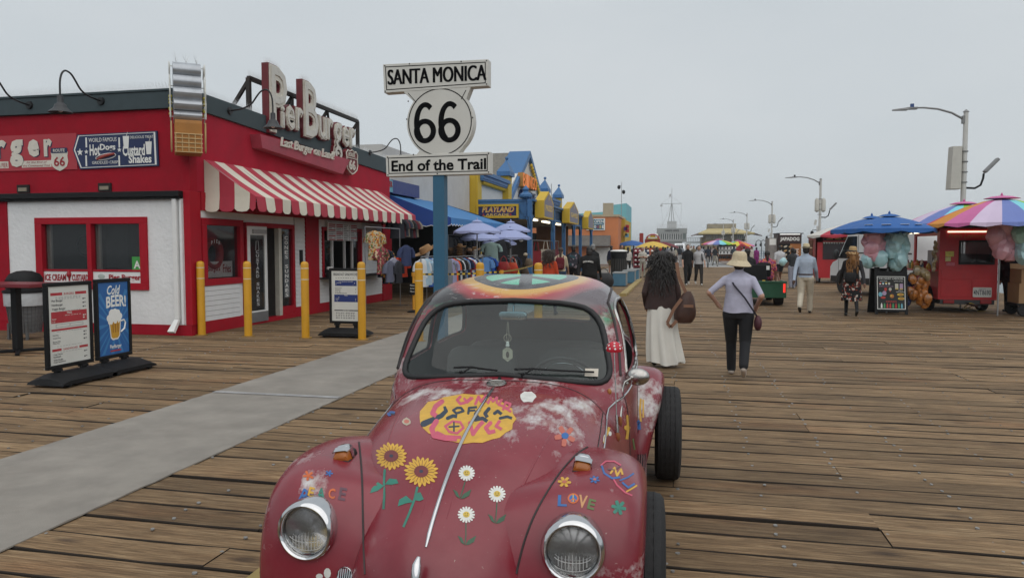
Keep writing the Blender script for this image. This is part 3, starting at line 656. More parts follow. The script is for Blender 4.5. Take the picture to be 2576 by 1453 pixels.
text(mb,'Last Burger on Land!',(XB+.255,a.y,a.z),Vector((0,b_.y-a.y,b_.z-a.z)),UZ,.28,(b_.y-a.y),ext=.04,shear=.25,anchor='l',bold=.012)
obj('lettering',mb,CRM,sb)
# route shield at the end of the box
def shield(w,h):
    o=[(0,-h*.5),(w*.2,-h*.43),(w*.42,-h*.3),(w*.5,-h*.08),(w*.46,h*.16),(w*.5,h*.34),(w*.36,h*.46),(w*.2,h*.42),(0,h*.5)]
    return o+[(-x,y) for x,y in o[-2:0:-1]]
sh=thing('route_shield_sign','small neon outlined route 66 shield on the red wall','sign',(XB,19.2,4),world=True)
c_=atx(879,408,XB+.14); mb=MB(); mb.prism([(XB+.1,c_.y+x,c_.z+z) for x,z in shield(.78,.72)],(.1,0,0)); obj('plate',mb,M('shield_red',(.2,.03,.04),.5),sh)
mb=MB(); mb.tube([(XB+.22,c_.y+x,c_.z+z) for x,z in shield(.72,.66)],.018,6,closed=True); mb.tube([(XB+.22,c_.y-.33,c_.z+.1),(XB+.22,c_.y+.33,c_.z+.1)],.014,6); text(mb,'66',(XB+.205,c_.y,c_.z-.22),UY,UZ,.27,.4,ext=.03,bold=.02); text(mb,'ROUTE',(XB+.205,c_.y,c_.z+.14),UY,UZ,.12,.42,ext=.02); obj('neon',mb,CRM,sh,60)
# frame behind the letters
fr=thing('letter_truss','rusty black steel frame carrying the roof letters','frame',(XB-.5,18,4.4),world=True)
FB=M('frame_black',(.022,.018,.016),.7,var=.3,grime=.4,gcol=(.08,.04,.02))
def bar(b,p,q,r=.045): b.obox((Vector(p)+Vector(q))/2,2*r,2*r,(Vector(q)-Vector(p)).length,(Vector(q)-Vector(p)).to_track_quat('Z','Y').to_matrix())
X1,X2=XB-.35,XB-1.15; a=atx(625,196,X1); b_=atx(899,294,X1); b_.z=a.z-.02
mb=MB(); bar(mb,a,b_); bar(mb,(X1,a.y,4.3),a); bar(mb,(X1,b_.y,4.2),b_); obj('front_bar',mb,FB,fr)
mb=MB()
for y_ in (a.y,lerp(a.y,b_.y,.33),lerp(a.y,b_.y,.66),b_.y): bar(mb,(X1,y_,lerp(4.3,a.z,.95)),(X2,y_,4.3),.035); bar(mb,(X1,y_,4.25),(X2,y_,4.3),.035)
bar(mb,(X1,lerp(a.y,b_.y,.66),a.z),(X2,b_.y,4.4),.03); bar(mb,(X1,lerp(a.y,b_.y,.33),4.3),(X1,lerp(a.y,b_.y,.33),a.z),.035); obj('brace',mb,FB,fr)
sp=MB()
y=a.y
while y<b_.y:
    for ln in (-.4,.1,.45): spike(Vector((X1,y,a.z+.04)),Vector((ln,rs.uniform(-.2,.2),0)),.17)
    y+=.035
for (u0,u1,v0) in ((677,712,158),(764,786,200)):
    p=atx(u0,v0,XB+.1); q=atx(u1,v0,XB+.1); y=p.y
    while y<q.y:
        for ln in (-.5,0,.5): spike(Vector((XB,y,p.z+.0)),Vector((ln,rs.uniform(-.25,.25),0)),.17)
        y+=.03
tag(obj('bird_spikes',sp,SPK,fr),kind='stuff')
# ---------------- gooseneck lamps
LBK=M('lamp_black',(.016,.016,.018),.4,.2); LSH=M('lamp_shade',(.035,.036,.04),.42,.2)
def goose(p,dirv,label,reach=.98):
    d=Vector(dirv); t=thing('gooseneck_lamp',label,'wall lamp',p,0,'gooseneck lamps on the cornice')
    mb=MB(); mb.cyl((0,0,0),d*.04,.08,.07,14); obj('wall_plate',mb,LBK,t,40)
    pts=[d*.03,d*.3+UZ*.03,d*.5+UZ*.1,d*.62+UZ*.26,d*.72+UZ*.37,d*.85+UZ*.40,d*(reach-.05)+UZ*.33,d*reach+UZ*.18,d*reach+UZ*-.1]
    P=[]
    for i in range(len(pts)-1):
        for k in range(4): P.append(pts[i].lerp(pts[i+1],k/4))
    P.append(pts[-1])
    for _ in range(3): P=[P[0]]+[(P[i-1]+P[i]*2+P[i+1])/4 for i in range(1,len(P)-1)]+[P[-1]]
    mb=MB(); mb.tube(P,.017,8); obj('arm',mb,LBK,t,60)
    c=d*reach; mb=MB(); mb.lathe([(.045,-.08),(.05,-.1),(.05,-.2),(.06,-.22),(.09,-.24),(.11,-.29),(.12,-.31),(.19,-.37),(.2,-.385),(.185,-.37),(.1,-.31),(.03,-.28)],c,22); obj('lamp_shade',mb,LSH,t,40)
    mb=MB(); mb.ell(c+UZ*-.33,(.045,.045,.05)); obj('bulb',mb,LETW,t,180)
    return t
goose(aty(255,255,YB-.05),(0,-1,0),'black gooseneck lamp over the hot dog panel')
goose(aty(75,265,YB-.05),(0,-1,0),'black gooseneck lamp at the left edge of the picture')
goose(atx(577,279,XB+.05),(1,0,0),'black gooseneck lamp in front of the tall roof letters')
goose(atx(930,384,XB+.05),(1,0,0),'black gooseneck lamp beside the route sign post')
# ---------------- ice cream cone sign on the corner
d=Vector((.62,-.785,0)).normalized(); e=Vector((d.y*-1,d.x,0)); e=Vector((-d.y,d.x,0))
c0=Vector((-9.02,YB+.02,0)); cs=thing('ice_cream_cone_sign','silver swirled ice cream cone sign with orange waffle cone on the corner','sign',c0,world=True)
SIL=M('silver_paint',(.40,.42,.45),.32,.45,var=.15); ORG=M('cone_orange',(.45,.20,.05),.6,var=.15,sc_=4); CONT=M('cone_tan',(.55,.38,.18),.6); YEL=M('neon_yellow',(.6,.5,.05),.4); WTUBE=M('white_tube',(.6,.6,.56),.4)
prof=[(.34,5.06)]
bz=[5.02,4.80,4.58,4.37,4.17,3.99]; br=[.50,.56,.60,.6,.56]
for i in range(5):
    z1,z0=bz[i],bz[i+1]
    for k in range(7): t=k/6; prof.append((br[i]-.06+.075*math.sin(PI*t),lerp(z1,z0,t)))
ice=[(.02,5.06)]+prof+[(.02,3.99)]; hw=.235
def ext(b,pr,hw,m=0,seam=True):
    L_=[c0+d*r+UZ*z-e*hw for r,z in pr]; R_=[c0+d*r+UZ*z+e*hw for r,z in pr]; n=len(pr)
    b.add(L_+R_,[(i,i+1,n+i+1,n+i) for i in range(n-1)]+[tuple(range(n)),tuple(range(2*n-1,n-1,-1))],m)
mb=MB(); ext(mb,ice,hw); obj('ice_cream',mb,SIL,cs,32)
con=[(.02,3.985),(.60,3.985),(.60,3.93),(.56,3.72),(.52,3.44),(.50,3.40),(.02,3.40)]
mb=MB(); ext(mb,con,hw-.01); cone_=obj('cone',mb,ORG,cs)
mb=MB()
for i in range(5):
    s_=-hw+.02+i*(hw*2-.04)/4; mb.cyl(c0+d*.575+UZ*3.74+e*s_,c0+d*.525+UZ*3.42+e*s_,.011,n=5)
for i in range(5):
    z=3.74-i*.08; r=lerp(.575,.525,i/4); mb.cyl(c0+d*r+UZ*z-e*hw,c0+d*r+UZ*z+e*hw,.011,n=5)
obj('waffle_grid',mb,CONT,cone_)
mb=MB(); yb_=MB()
for sg in (-1,1):
    pp=[c0+d*(r+.03)+UZ*z+e*sg*(hw+.06) for r,z in prof[1::3]]; mb.tube(pp,.012,6)
    pp=[c0+d*(r-.18+.05*math.sin(z*14))+UZ*z+e*sg*(hw+.05) for r,z in prof[1::2]]; mb.tube(pp,.011,6)
    for z in (4.95,4.6,4.3,4.05): mb.cyl(c0+d*.45+UZ*z+e*sg*hw,c0+d*.48+UZ*z+e*sg*(hw+.07),.008,n=5)
    for z in (4.42,4.38,4.30,4.22,4.18,4.12): yb_.ell(c0+d*(.36+.06*math.sin(z*50))+UZ*z+e*sg*(hw+.05),(.035,.035,.03),7,5)
    mb2=MB(); pp=[c0+d*r+UZ*z+e*sg*(hw+.05) for r,z in ((.6,3.95),(.58,3.75),(.54,3.45),(.45,3.42),(.4,3.5),(.38,3.9),(.45,3.96))]; mb2.tube(pp,.012,6); obj('cone_tube',mb2,CONT,cs,60)
obj('tubing',mb,WTUBE,cs,60); obj('yellow_neon',yb_,YEL,cs,60)
sp=MB()
for i in range(3):
    for k in range(9): spike(c0+d*.3+UZ*5.06+e*(-.17+i*.17),Vector((rs.uniform(-.5,.5),rs.uniform(-.5,.5),0)),.2)
tag(obj('bird_spikes',sp,SPK,cs),kind='stuff')
# ---------------- wall panels
SREDB=M('banner_red',(.42,.035,.05),.55,var=.08); 
bn=thing('burger_banner','red banner with cream lettering on the upper left wall','banner',(-12.5,YB,3.5),world=True)
y_=YB+.012
mb=MB(); mb.box(-16.2,-11.47,y_-.008,y_,3.21,3.91); obj('sheet',mb,SREDB,bn)
def wl(b,body,u0,u1,v0,v1,yy,**k):
    a=aty(u0,v1,yy); b_=aty(u1,v0,yy); text(b,body,(a.x,yy,a.z),UX,UZ,b_.z-a.z,b_.x-a.x,anchor='l',**k)
mb=MB(); sh_=MB()
for ch,u0,u1,v0,v1 in (('r',-12,15,352,398),('g',26,57,351,421),('e',71,98,350,395),('r',111,130,349,394)):
    wl(mb,ch,u0,u1,v0,v1,y_-.016,bold=.05,ext=.004); wl(sh_,ch,u0+2,u1+2,v0+2,v1+2,y_-.010,bold=.06,ext=.001)
CRW=M('print_cream',(.66,.62,.54),.6); obj('lettering',mb,CRW,bn); obj('letter_shadow',sh_,NAVY,bn)
mb=MB(); a=aty(56,422,y_); b_=aty(130,403,y_); mb.box(a.x,b_.x,y_-.0095,y_-.0082,a.z,b_.z); a=aty(-40,425,y_); b_=aty(22,406,y_); mb.box(a.x,b_.x,y_-.0095,y_-.0082,a.z,b_.z); obj('white_strip',mb,CRW,bn)
mb=MB(); wl(mb,'At the End of',66,118,405,411,y_-.011,ext=.001,shear=.2); wl(mb,'the Continental Trail',58,126,413,420,y_-.011,ext=.001,shear=.2); wl(mb,'A PIER',-4,19,410,422,y_-.011,ext=.001); obj('lettering',mb,LETR,bn)
c_=aty(151,402,y_); mb=MB(); mb.prism([(c_.x+x,y_-.014,c_.z+z) for x,z in shield(.4,.44)],(0,.004,0)); obj('shield',mb,CRW,bn)
mb=MB(); mb.prism([(c_.x+x,y_-.019,c_.z+.13+z) for x,z in rrect(-.19,.19,0,.1,.02)],(0,.004,0)); obj('route_bar',mb,NAVY,bn)
mb=MB(); text(mb,'ROUTE',(c_.x,y_-.021,c_.z+.15),UX,UZ,.06,.27,ext=.001,bold=.02); obj('lettering',mb,CRW,bn)
mb=MB(); text(mb,'66',(c_.x,y_-.017,c_.z-.13),UX,UZ,.19,.26,ext=.001,bold=.02); obj('lettering',mb,LETR,bn)
hd=thing('hot_dog_sign','navy arrow shaped panel advertising hot dogs and custard shakes','sign',(-10.5,YB,3.5),world=True)
y_=YB-.012
P5=[aty(u,v,y_) for u,v in ((183,377),(194,339),(395,329),(399,417),(201,426))]
mb=MB(); mb.prism(P5,(0,.025,0)); obj('sheet',mb,NAVY,hd)
cen=sum(P5,Vector())/5
def inset(k): return [cen+Vector(((p-cen).x*k,0,(p-cen).z*(k-.03))) for p in P5]
mb=MB(); A_=[p+Vector((0,-.003,0)) for p in inset(.965)]; B_=[p+Vector((0,-.003,0)) for p in inset(.93)]
mb.add(A_+B_,[(i,(i+1)%5,5+(i+1)%5,5+i) for i in range(5)])
def star(c,r): return [c+Vector((r*(1 if i%2==0 else .42)*math.sin(i*PI/5),0,r*(1 if i%2==0 else .42)*math.cos(i*PI/5))) for i in range(10)]
for u,v,r in ((201,383,.075),(217,382,.05),(300,377,.05)): mb.prism(star(aty(u,v,y_-.004),r),(0,.002,0))
for u in (217,300):
    for v0,v1 in ((346,371),(391,418)):
        a=aty(u-1.5,v1,y_-.004); b_=aty(u+1.5,v0,y_-.004); mb.box(a.x,b_.x,y_-.006,y_-.003,a.z,b_.z)
for bd,u0,u1,v0,v1,k in (('WORLD FAMOUS',223,293,345,358,{}),('Hot',226,251,363,392,{'bold':.03}),('Dogs',252,290,361,383,{'bold':.03}),('GRIDDLED CRISP',232,297,404,413,{}),('DELICIOUS TREAT',327,386,340,349,{}),('Custard',309,364,362,393,{'bold':.03}),('Shakes',324,381,388,411,{'bold':.03})): wl(mb,bd,u0,u1,v0,v1,y_-.005,ext=.002,**k)
for u,v in ((317,358),(374,372)):
    p=aty(u,v,y_-.006); mb.add([p+Vector((-.07,0,.12)),p+Vector((.07,0,.12)),p+Vector((.05,0,-.12)),p+Vector((-.05,0,-.12))],[(0,1,2,3)]); mb.cyl(p+Vector((.01,0,.12)),p+Vector((.04,0,.19)),.006,n=4)
obj('white_print',mb,LETW,hd)
mb=MB(); p=aty(266,394,y_-.01); mb.tube([p+Vector((-.2,0,-.05)),p+Vector((-.1,0,-.01)),p+Vector((.05,0,.03)),p+Vector((.2,0,.05))],[.02,.03,.03,.02],6); obj('sausage',mb,M('sausage',(.35,.06,.05),.6),hd,60)
mb=MB(); p=aty(266,394,y_-.006); mb.tube([p+Vector((.23*math.cos(R(i*24)),0,.055*math.sin(R(i*24))+.12*.23*math.cos(R(i*24)))) for i in range(15)],.008,4,closed=True); obj('bun_outline',mb,LETW,hd)
# ================================================================= BOLLARDS, BOARDS, ROUTE SIGN
BY=M('bollard_yellow',(.60,.30,.012),.42,var=.08,sc_=4,grime=.3,gcol=(.42,.2,.012)); BW=M('bollard_band',(.62,.58,.45),.5)
def bollard(x,y,label):
    t=thing('bollard',label,'bollard',(x,y,0),0,'yellow bollards in a row')
    mb=MB(); mb.lathe([(.072,0),(.072,1.36),(.068,1.39),(.055,1.41),(.03,1.422),(.002,1.425)],n=20); obj('sleeve',mb,BY,t,40)
    mb=MB()
    for z in (1.29,1.085): mb.lathe([(.0728,z),(.0735,z+.002),(.0735,z+.013),(.0728,z+.015)],n=20,cap=False)
    obj('band',mb,BW,t,40)
    mb=MB(); mb.lathe([(.12,0),(.118,.012),(.073,.016)],n=16); obj('base_plate',mb,M('plate_rust',(.30,.17,.03),.7,var=.3,grime=.7),t,40)
nm=('yellow bollard in front of the red corner pilaster','yellow bollard left of the opened white door','yellow bollard in front of the red middle pilaster','yellow bollard overlapping the breakfast menu board','yellow bollard just left of the blue sign post','yellow bollard just right of the blue sign post','rightmost yellow bollard behind the painted car roof')
for (u,l) in zip((508,625,769,911,1055,1208,1354),nm):
    p=gnd(u,849); k=12.52/p.y; bollard(aty(u,849,12.55).x,12.55,l)
# ---- pavement boards
PRW=M('print_white',(.62,.62,.58),.55,var=.05); PRR=M('print_red2',(.40,.03,.04),.55); PRG=M('print_dark',(.06,.06,.065),.6); PRB=M('print_blue',(.012,.03,.16),.5)
def pavement_board(name,label,o,ux,w,z0,z1,base_u,fill,base_w=.52):
    """o: ground point under the left front corner, ux: direction of the face, n: outward"""
    ux=Vector(ux).normalized(); n=ux.cross(UZ); o=Vector(o)
    t=thing(name,label,'sign board',o+ux*w/2)
    q=lambda x,y,z: ux*(x-w/2)+n*y+UZ*z
    def bx(b,x0,x1,y0,y1,z0,z1,m=0): b.add([q(x0,y0,z0),q(x1,y0,z0),q(x1,y1,z0),q(x0,y1,z0),q(x0,y0,z1),q(x1,y0,z1),q(x1,y1,z1),q(x0,y1,z1)],[(0,3,2,1),(4,5,6,7),(0,1,5,4),(1,2,6,5),(2,3,7,6),(3,0,4,7)],m)
    b=MB(); f=.048
    bx(b,0,w,-.05,0,z1-f,z1); bx(b,0,w,-.05,0,z0,z0+f); bx(b,0,f,-.05,0,z0+f+.001,z1-f-.001); bx(b,w-f,w,-.05,0,z0+f+.001,z1-f-.001); obj('frame',b,BLK,t,bevel=.008)
    b=MB(); bx(b,f,w-f,-.035,-.015,z0+f,z1-f); sh=obj('poster',b,fill[0],t)
    b=MB()
    for x in (w*.22,w*.78): bx(b,x-.035,x-.008,-.045,-.005,.1,z0); bx(b,x+.008,x+.035,-.045,-.005,.1,z0); bx(b,x-.05,x+.05,-.06,.01,z0-.03,z0-.001)
    obj('post',b,BLKP,t)
    b=MB(); a0,a1=base_u; rows=[]
    for k,(yy) in enumerate((-base_w/2,-base_w*.3,-.08,.05,base_w*.3,base_w/2)):
        hh=(.08,.125,.155,.155,.125,.08)[k]
        rows.append([q(a0-.0,yy,.03),q(a0+.02,yy,hh*.7),q(a0+.12,yy,hh),q(a1-.12,yy,hh),q(a1-.02,yy,hh*.7),q(a1,yy,.03)])
    b.grid(rows); lo=[[q(p_.dot(ux)+w/2,p_.dot(n),.012) for p_ in (r[0],r[-1])] for r in rows]
    b.poly([r[0] for r in rows]+[r[-1] for r in rows][::-1]); 
    b.poly(rows[0]); b.poly(rows[-1][::-1]); obj('base',b,BLKP,t,35)
    b=MB()
    for x in (a0+.12,a1-.12): b.cyl(q(x-.02,base_w/2-.03,.032),q(x+.02,base_w/2-.03,.032),.032,n=12); b.cyl(q(x-.02,-base_w/2+.03,.032),q(x+.02,-base_w/2+.03,.032),.032,n=12)
    obj('roller',b,BLKP,t,40)
    def put(x,z,m=None): return q(x,-.0145,z)
    return t,sh,put,ux,f
sk=[0]
def strip(b,put,x0,x1,z0,z1,m):
    sk[0]+=1; n=(put(1,0)-put(0,0)).cross(UZ)*(.0001*(sk[0]%9)); b.add([put(x0,z0)+n,put(x1,z0)+n,put(x1,z1)+n,put(x0,z1)+n],[(0,1,2,3)],m)
def tl(b,body,put,ux,x,z,h,anchor='l',m=0,w=None,**k): text(b,body,put(x,z)+ux.cross(UZ)*.0013,ux,UZ,h,w,ext=0,anchor=anchor,m=m,**k)
# menu board
W1=.73; t,sh,put,ux,f=pavement_board('menu_board','black framed white and red burger menu board, nearer of the pair on the planks',(-7.4,7.45,0),UY,W1,.2,1.26,(-.06,.84),[PRW])
b=MB(); c=W1/2
for z0,z1 in ((1.10,1.135),(.76,.90),(.665,.69),(.415,.445)): strip(b,put,.085,W1-.085,z0,z1,1)
strip(b,put,c-.1,c+.1,1.097,1.139,3); strip(b,put,c-.14,c+.14,.411,.449,3)
strip(b,put,.15,W1-.15,.705,.745,2); strip(b,put,.158,W1-.158,.711,.739,3)
for bd,x,z,h,an,m_,wm in (('BURGERS',c,1.103,.028,'c',1,None),('FRIES',c,.865,.026,'c',3,None),('SANDWICHES',c,.417,.026,'c',1,None),
 ('Pier Burger',.10,1.015,.034,'l',0,None),('Hamburger',.10,.965,.034,'l',0,None),('Veggie Burger',.10,.915,.034,'l',0,None),('Regular',.10,.80,.02,'l',3,None),('Large',.10,.77,.02,'l',3,None),
 ('Hot Dog',.10,.60,.022,'l',0,None),('Cheese Dog',.10,.565,.022,'l',0,None),('Bacon Chili',.10,.525,.018,'l',0,None),('Cheese Dog',.10,.502,.018,'l',0,None),('Crispy Chicken',.10,.365,.022,'l',0,None),('Sandwich',.10,.338,.022,'l',0,None),('Wild Pacific',.10,.298,.022,'l',0,None),('Crab Sandwich',.10,.272,.022,'l',0,None)):
    tl(b,bd,put,ux,x,z,h,an,m_,bold=.015)
rr=random.Random(8)
for z in (1.075,1.063,1.05,.905,.845,.65,.47,.395):
    for k in range(9): x=.16+k*.045; strip(b,put,x,x+rr.uniform(.02,.04),z,z+.005,3 if z==.845 else 2)
for z in (1.03,.98,.93,.82,.79,.61,.57,.52,.36,.29): strip(b,put,W1-.15,W1-.125,z,z+.017,0 if z not in (.82,.79) else 3); strip(b,put,W1-.118,W1-.1,z+.006,z+.017,0 if z not in (.82,.79) else 3)
for k in range(12): x=.18+k*.03; strip(b,put,x,x+rr.uniform(.015,.025),.72,.73,1)
obj('print',b,[PRG,PRR,M('print_pale',(.3,.3,.3),.6),PRW],t,fix=False)
# beer board
BBL=M('poster_blue',(.02,.115,.34),.45,var=.12,sc_=5); W2=.64
t,sh,put,ux,f=pavement_board('beer_board','black framed blue cold beer poster board, farther of the pair on the planks',(-7.4,8.24,0),UY,W2,.2,1.27,(-.05,.80),[BBL])
b=MB(); cx,cz=W2/2+.02,.66
LBL=M('poster_rays',(.04,.19,.43),.45)
for i in range(18):
    a=2*PI*i/18; a2=a+.12; pts=[]
    for ang,r in ((a,.12),(a2,.12),(a2,.5),(a,.5)):
        x=cx+r*math.cos(ang); z=cz+r*math.sin(ang); pts.append((min(max(x,f+.003),W2-f-.003),min(max(z,.26),1.21)))
    b.add([put(x,z) for x,z in pts],[(0,1,2,3)],0)
obj('rays',b,LBL,t,fix=False)
b=MB(); n_=ux.cross(UZ)
put2=lambda x,z: put(x,z)+n_*.001
tl(b,'Cold',put2,ux,cx-.01,1.055,.125,'c',0,w=.24,shear=.3,bold=.02)
text(b,'BEER!',put2(cx-.15,.875)+n_*.001,ux,UZ,.155,.36,ext=0,anchor='l',bold=.03,wave=lambda X,Y:(X,Y+.035*math.sin(X/.36*PI)*(.4+Y*2)))
# mug
fk=[0]
def fan(b,pts,m):
    fk[0]+=1; b.add([put2(x,z)+n_*.0002*fk[0] for x,z in pts],[tuple(range(len(pts)))],m)
fan(b,[(cx-.115,.72),(cx-.085,.47),(cx-.05,.44),(cx+.045,.445),(cx+.085,.49),(cx+.11,.72)],0)
b.tube([put(cx+.095,.69)+n_*.002,put(cx+.16,.70)+n_*.002,put(cx+.185,.66)+n_*.002,put(cx+.165,.58)+n_*.002,put(cx+.10,.54)+n_*.002],.013,4,0)
for x,z,r in ((-.1,.74,.05),(-.05,.8,.06),(.0,.815,.05),(.05,.80,.05),(.09,.755,.045),(.0,.75,.08),(-.09,.69,.04),(.04,.70,.035)): fan(b,[(cx+x+r*math.cos(i*PI/6),z+r*math.sin(i*PI/6)) for i in range(12)],0)
obj('white_print',b,LETW,t,fix=False)
b=MB(); put3=lambda x,z: put(x,z)+n_*.004
b.add([put3(x,z) for x,z in ((cx-.095,.66),(cx-.073,.485),(cx-.045,.462),(cx+.04,.465),(cx+.07,.5),(cx+.09,.69),(cx+.06,.66),(cx+.045,.7),(cx+.02,.66),(cx-.01,.655),(cx-.03,.69),(cx-.06,.65))],[tuple(range(12))],0)
obj('beer_print',b,M('print_amber',(.55,.30,.03),.5),t,fix=False)
b=MB(); 
for x in (-.045,.0,.045): b.add([put3(cx+x-.012,.66)+n_*.001,put3(cx+x-.008,.54)+n_*.001,put3(cx+x+.012,.54)+n_*.001,put3(cx+x+.012,.66)+n_*.001],[(0,1,2,3)])
obj('mug_flutes',b,M('print_amber2',(.35,.15,.02),.5),t,fix=False)
b=MB(); tl(b,'PierBurger',put2,ux,cx,.315,.065,'c',0,w=.21,bold=.02); obj('logo_print',b,LETW,t,fix=False)
b=MB(); strip(b,put2,cx-.1,cx+.1,.285,.305,0); obj('logo_bar',b,PRR,t,fix=False)
# breakfast board
t,sh,put,ux,f=pavement_board('breakfast_board','black framed breakfast sandwich menu board between two yellow bollards','-' and (-6.45,12.98,0),UX,.68,.24,1.29,(-.12,.80),[PRW])
b=MB(); W3=.68; c=W3/2
strip(b,put,.12,W3-.12,.955,1.06,1); strip(b,put,.1,W3-.1,.65,.79,1); strip(b,put,.1,W3-.1,.48,.50,0)
for bd,x,z,h,an,m_,wd in (('BREAKFAST SANDWICHES',c,1.15,.05,'c',0,.50),('"THE BREAKFAST BURGER"',c,1.03,.017,'c',2,.3),('PierBurger',.15,1.0,.022,'l',2,None),('8',W3-.17,.995,.025,'l',2,None),('Egg & Cheese',.12,.90,.024,'l',0,None),('Sandwich',.12,.872,.022,'l',0,None),('6',W3-.15,.88,.025,'l',0,None),('Bacon, Egg',.12,.835,.024,'l',0,None),('& Cheese Sandwich',.12,.808,.022,'l',0,None),('7',W3-.15,.82,.025,'l',0,None),('FRIES',c,.765,.022,'c',2,None),('Regular',.13,.70,.022,'l',2,None),('Large',.13,.668,.022,'l',2,None),('4',W3-.15,.70,.022,'l',2,None),('7',W3-.15,.668,.022,'l',2,None),('"GOOD" STUFF',c,.483,.015,'c',2,None)):
    tl(b,bd,put,ux,x,z,h,an,m_,w=wd,bold=.015)
for z in (1.10,.98,.735,.44,.425,.395,.38,.35,.335):
    for k in range(8): x=.13+k*.05; strip(b,put,x,x+rr.uniform(.02,.045),z,z+.008,2 if z in (.98,.735) else 0)
obj('print',b,[PRG,PRB,PRW],t,fix=False)
# ---- litter bin and table by the wall
lt=thing('litter_bin','grey wire litter bin with black dome lid against the white wall','litter bin',(-11.72,11.35,0))
STM=M('bin_mesh',(.13,.13,.13),.6,.4,var=.2); 
mb=MB(); 
for i in range(28):
    a=2*PI*i/28; mb.cyl((.24*math.cos(a),.24*math.sin(a),.12),(.33*math.cos(a),.33*math.sin(a),.86),.006,n=4)
for z in [.12+i*.074 for i in range(11)]:
    r=lerp(.24,.33,(z-.12)/.74); mb.tube([(r*math.cos(2*PI*i/24),r*math.sin(2*PI*i/24),z) for i in range(24)],.005,4,closed=True)
obj('wire_basket',mb,STM,lt,60)
mb=MB(); mb.lathe([(.225,.13),(.318,.86)],n=24,cap=False); obj('liner',mb,M('liner_grey',(.16,.16,.165),.6,bump=.6,bsc=14),lt,60)
mb=MB(); mb.lathe([(.335,.62),(.342,.86),(.33,.875),(.325,.86)],n=24,cap=False); obj('bag_rim',mb,M('bag_white',(.45,.46,.47),.5,bump=.8,bsc=18),lt,60)
mb=MB(); mb.lathe([(.36,.86),(.36,.9),(.3,.92),(.29,1.12),(.24,1.2),(.12,1.25),(.01,1.262)],n=24); obj('dome_lid',mb,BLKP,lt,40)
mb=MB(); mb.box(-.12,.12,-.31,-.28,.95,1.1); obj('opening',mb,M('hole_black',(.004,.004,.004),.9),lt)
for sx in (-.2,.2):
    mb=MB(); mb.box(sx-.02,sx+.02,-.2,-.16,0,.3); obj('leg',mb,STM,lt)
tb=thing('counter_table','red edged standing table on a black pedestal at the left edge','table',(-10.35,9.85,0))
mb=MB(); mb.box(-1.7,.62,-.35,.35,1.06,1.12); obj('top',mb,M('table_red',(.16,.012,.02),.4),tb,bevel=.01)
mb=MB(); mb.box(-.055,.055,-.055,.055,.05,1.06); obj('column',mb,BLK,tb,bevel=.01)
mb=MB(); 
for a in range(4): mb.obox((.25*math.cos(R(45+a*90)),.25*math.sin(R(45+a*90)),.03),.5,.06,.045,rotz(R(45+a*90)))
obj('foot',mb,BLK,tb,bevel=.008)
# ---- route sign
YS=10.1; s6=thing('route_end_sign','white end of the trail route sign on a tall blue post','sign',(-3.32,YS,0),0,world=True)
WSG=M('sign_white',(.60,.585,.54),.45,var=.06,sc_=2.5,grime=.2,gcol=(.42,.39,.33)); PBL=M('post_blue',(.022,.105,.185),.55,var=.1,grime=.2,gcol=(.015,.06,.11))
TH=.17
def sp_(u,v,dy=0): p=aty(u,v,YS); p.y=YS+dy; return p
cx_=(1106-1288)
out=[]
# outline from the top panel down the neck, disc and bottom panel
C6=aty(1106,307,YS); RX=(aty(1190,307,YS)-aty(1022,307,YS)).x/2
tp=[sp_(963,162),sp_(1228,149),sp_(1228,216),sp_(966,234)]
mb=MB(); mb.prism(tp,(0,TH,0)); obj('top_panel',mb,WSG,s6,bevel=.006)
bt=[sp_(970,391),sp_(1233,381.5),sp_(1233,437),sp_(972,444)]
mb=MB(); mb.prism(bt,(0,TH,0)); obj('bottom_panel',mb,WSG,s6,bevel=.006)
disc=[]
for i in range(0,21):
    a=R(50-i*9); 
body=[sp_(1010,227),sp_(1184,219)]
RR=RX
for a in range(38,-52,-6): body.append(Vector((C6.x+RR*math.cos(R(a)),YS,C6.z+RR*1.0*math.sin(R(a)))))
body+= [sp_(1153,386),sp_(1046,390)]
for a in range(232,140,-6): body.append(Vector((C6.x+RR*math.cos(R(a)),YS,C6.z+RR*math.sin(R(a)))))
mb=MB(); mb.prism([p+Vector((0,.004,0)) for p in body],(0,TH-.008,0)); obj('shield',mb,WSG,s6,bevel=.005)
def ring(b,c,r0,r1,y,n=48):
    vs=[c+Vector((r*math.cos(2*PI*i/n),y,r*math.sin(2*PI*i/n))) for r in (r0,r1) for i in range(n)]
    b.add(vs,[(i,(i+1)%n,n+(i+1)%n,n+i) for i in range(n)])
mb=MB(); C0=Vector((C6.x,YS,C6.z)); ring(mb,C0,RR*.925,RR*.953,.0015)
def outline(b,P,k,t=.012):
    c=sum(P,Vector())/len(P); ins=lambda s: [Vector((p.x-math.copysign(s,p.x-c.x),YS-.0015,p.z-math.copysign(s,p.z-c.z))) for p in P]
    A_,B_=ins(k),ins(k+t); n=len(P); b.add(A_+B_,[(i,(i+1)%n,n+(i+1)%n,n+i) for i in range(n)])
outline(mb,tp,.035); outline(mb,bt,.035)
for a_,b_ in (((1025,234),(1046,258)),((1171,227),(1159,250))):
    p,q=sp_(*a_),sp_(*b_); mb.add([p+Vector((0,.0015,0)),p+Vector((.012,.0015,0)),q+Vector((.012,.0015,0)),q+Vector((0,.0015,0))],[(0,1,2,3)])
def sl_(b,body,u0,v0,u1,v1,uu,**k):
    a=sp_(u0,v1); c=sp_(u1,v0); e=sp_(*uu); d_=(e-a); text(b,body,Vector((a.x,YS-.001-k.get('dy',0),a.z)),d_,UZ,aty(u0,v0,YS).z-a.z,c.x-a.x,ext=.002,anchor='l',bold=k.get('bold',.02),res=5)
sl_(mb,'SANTA MONICA',975,176,1221,214,(1221,202),bold=.0)
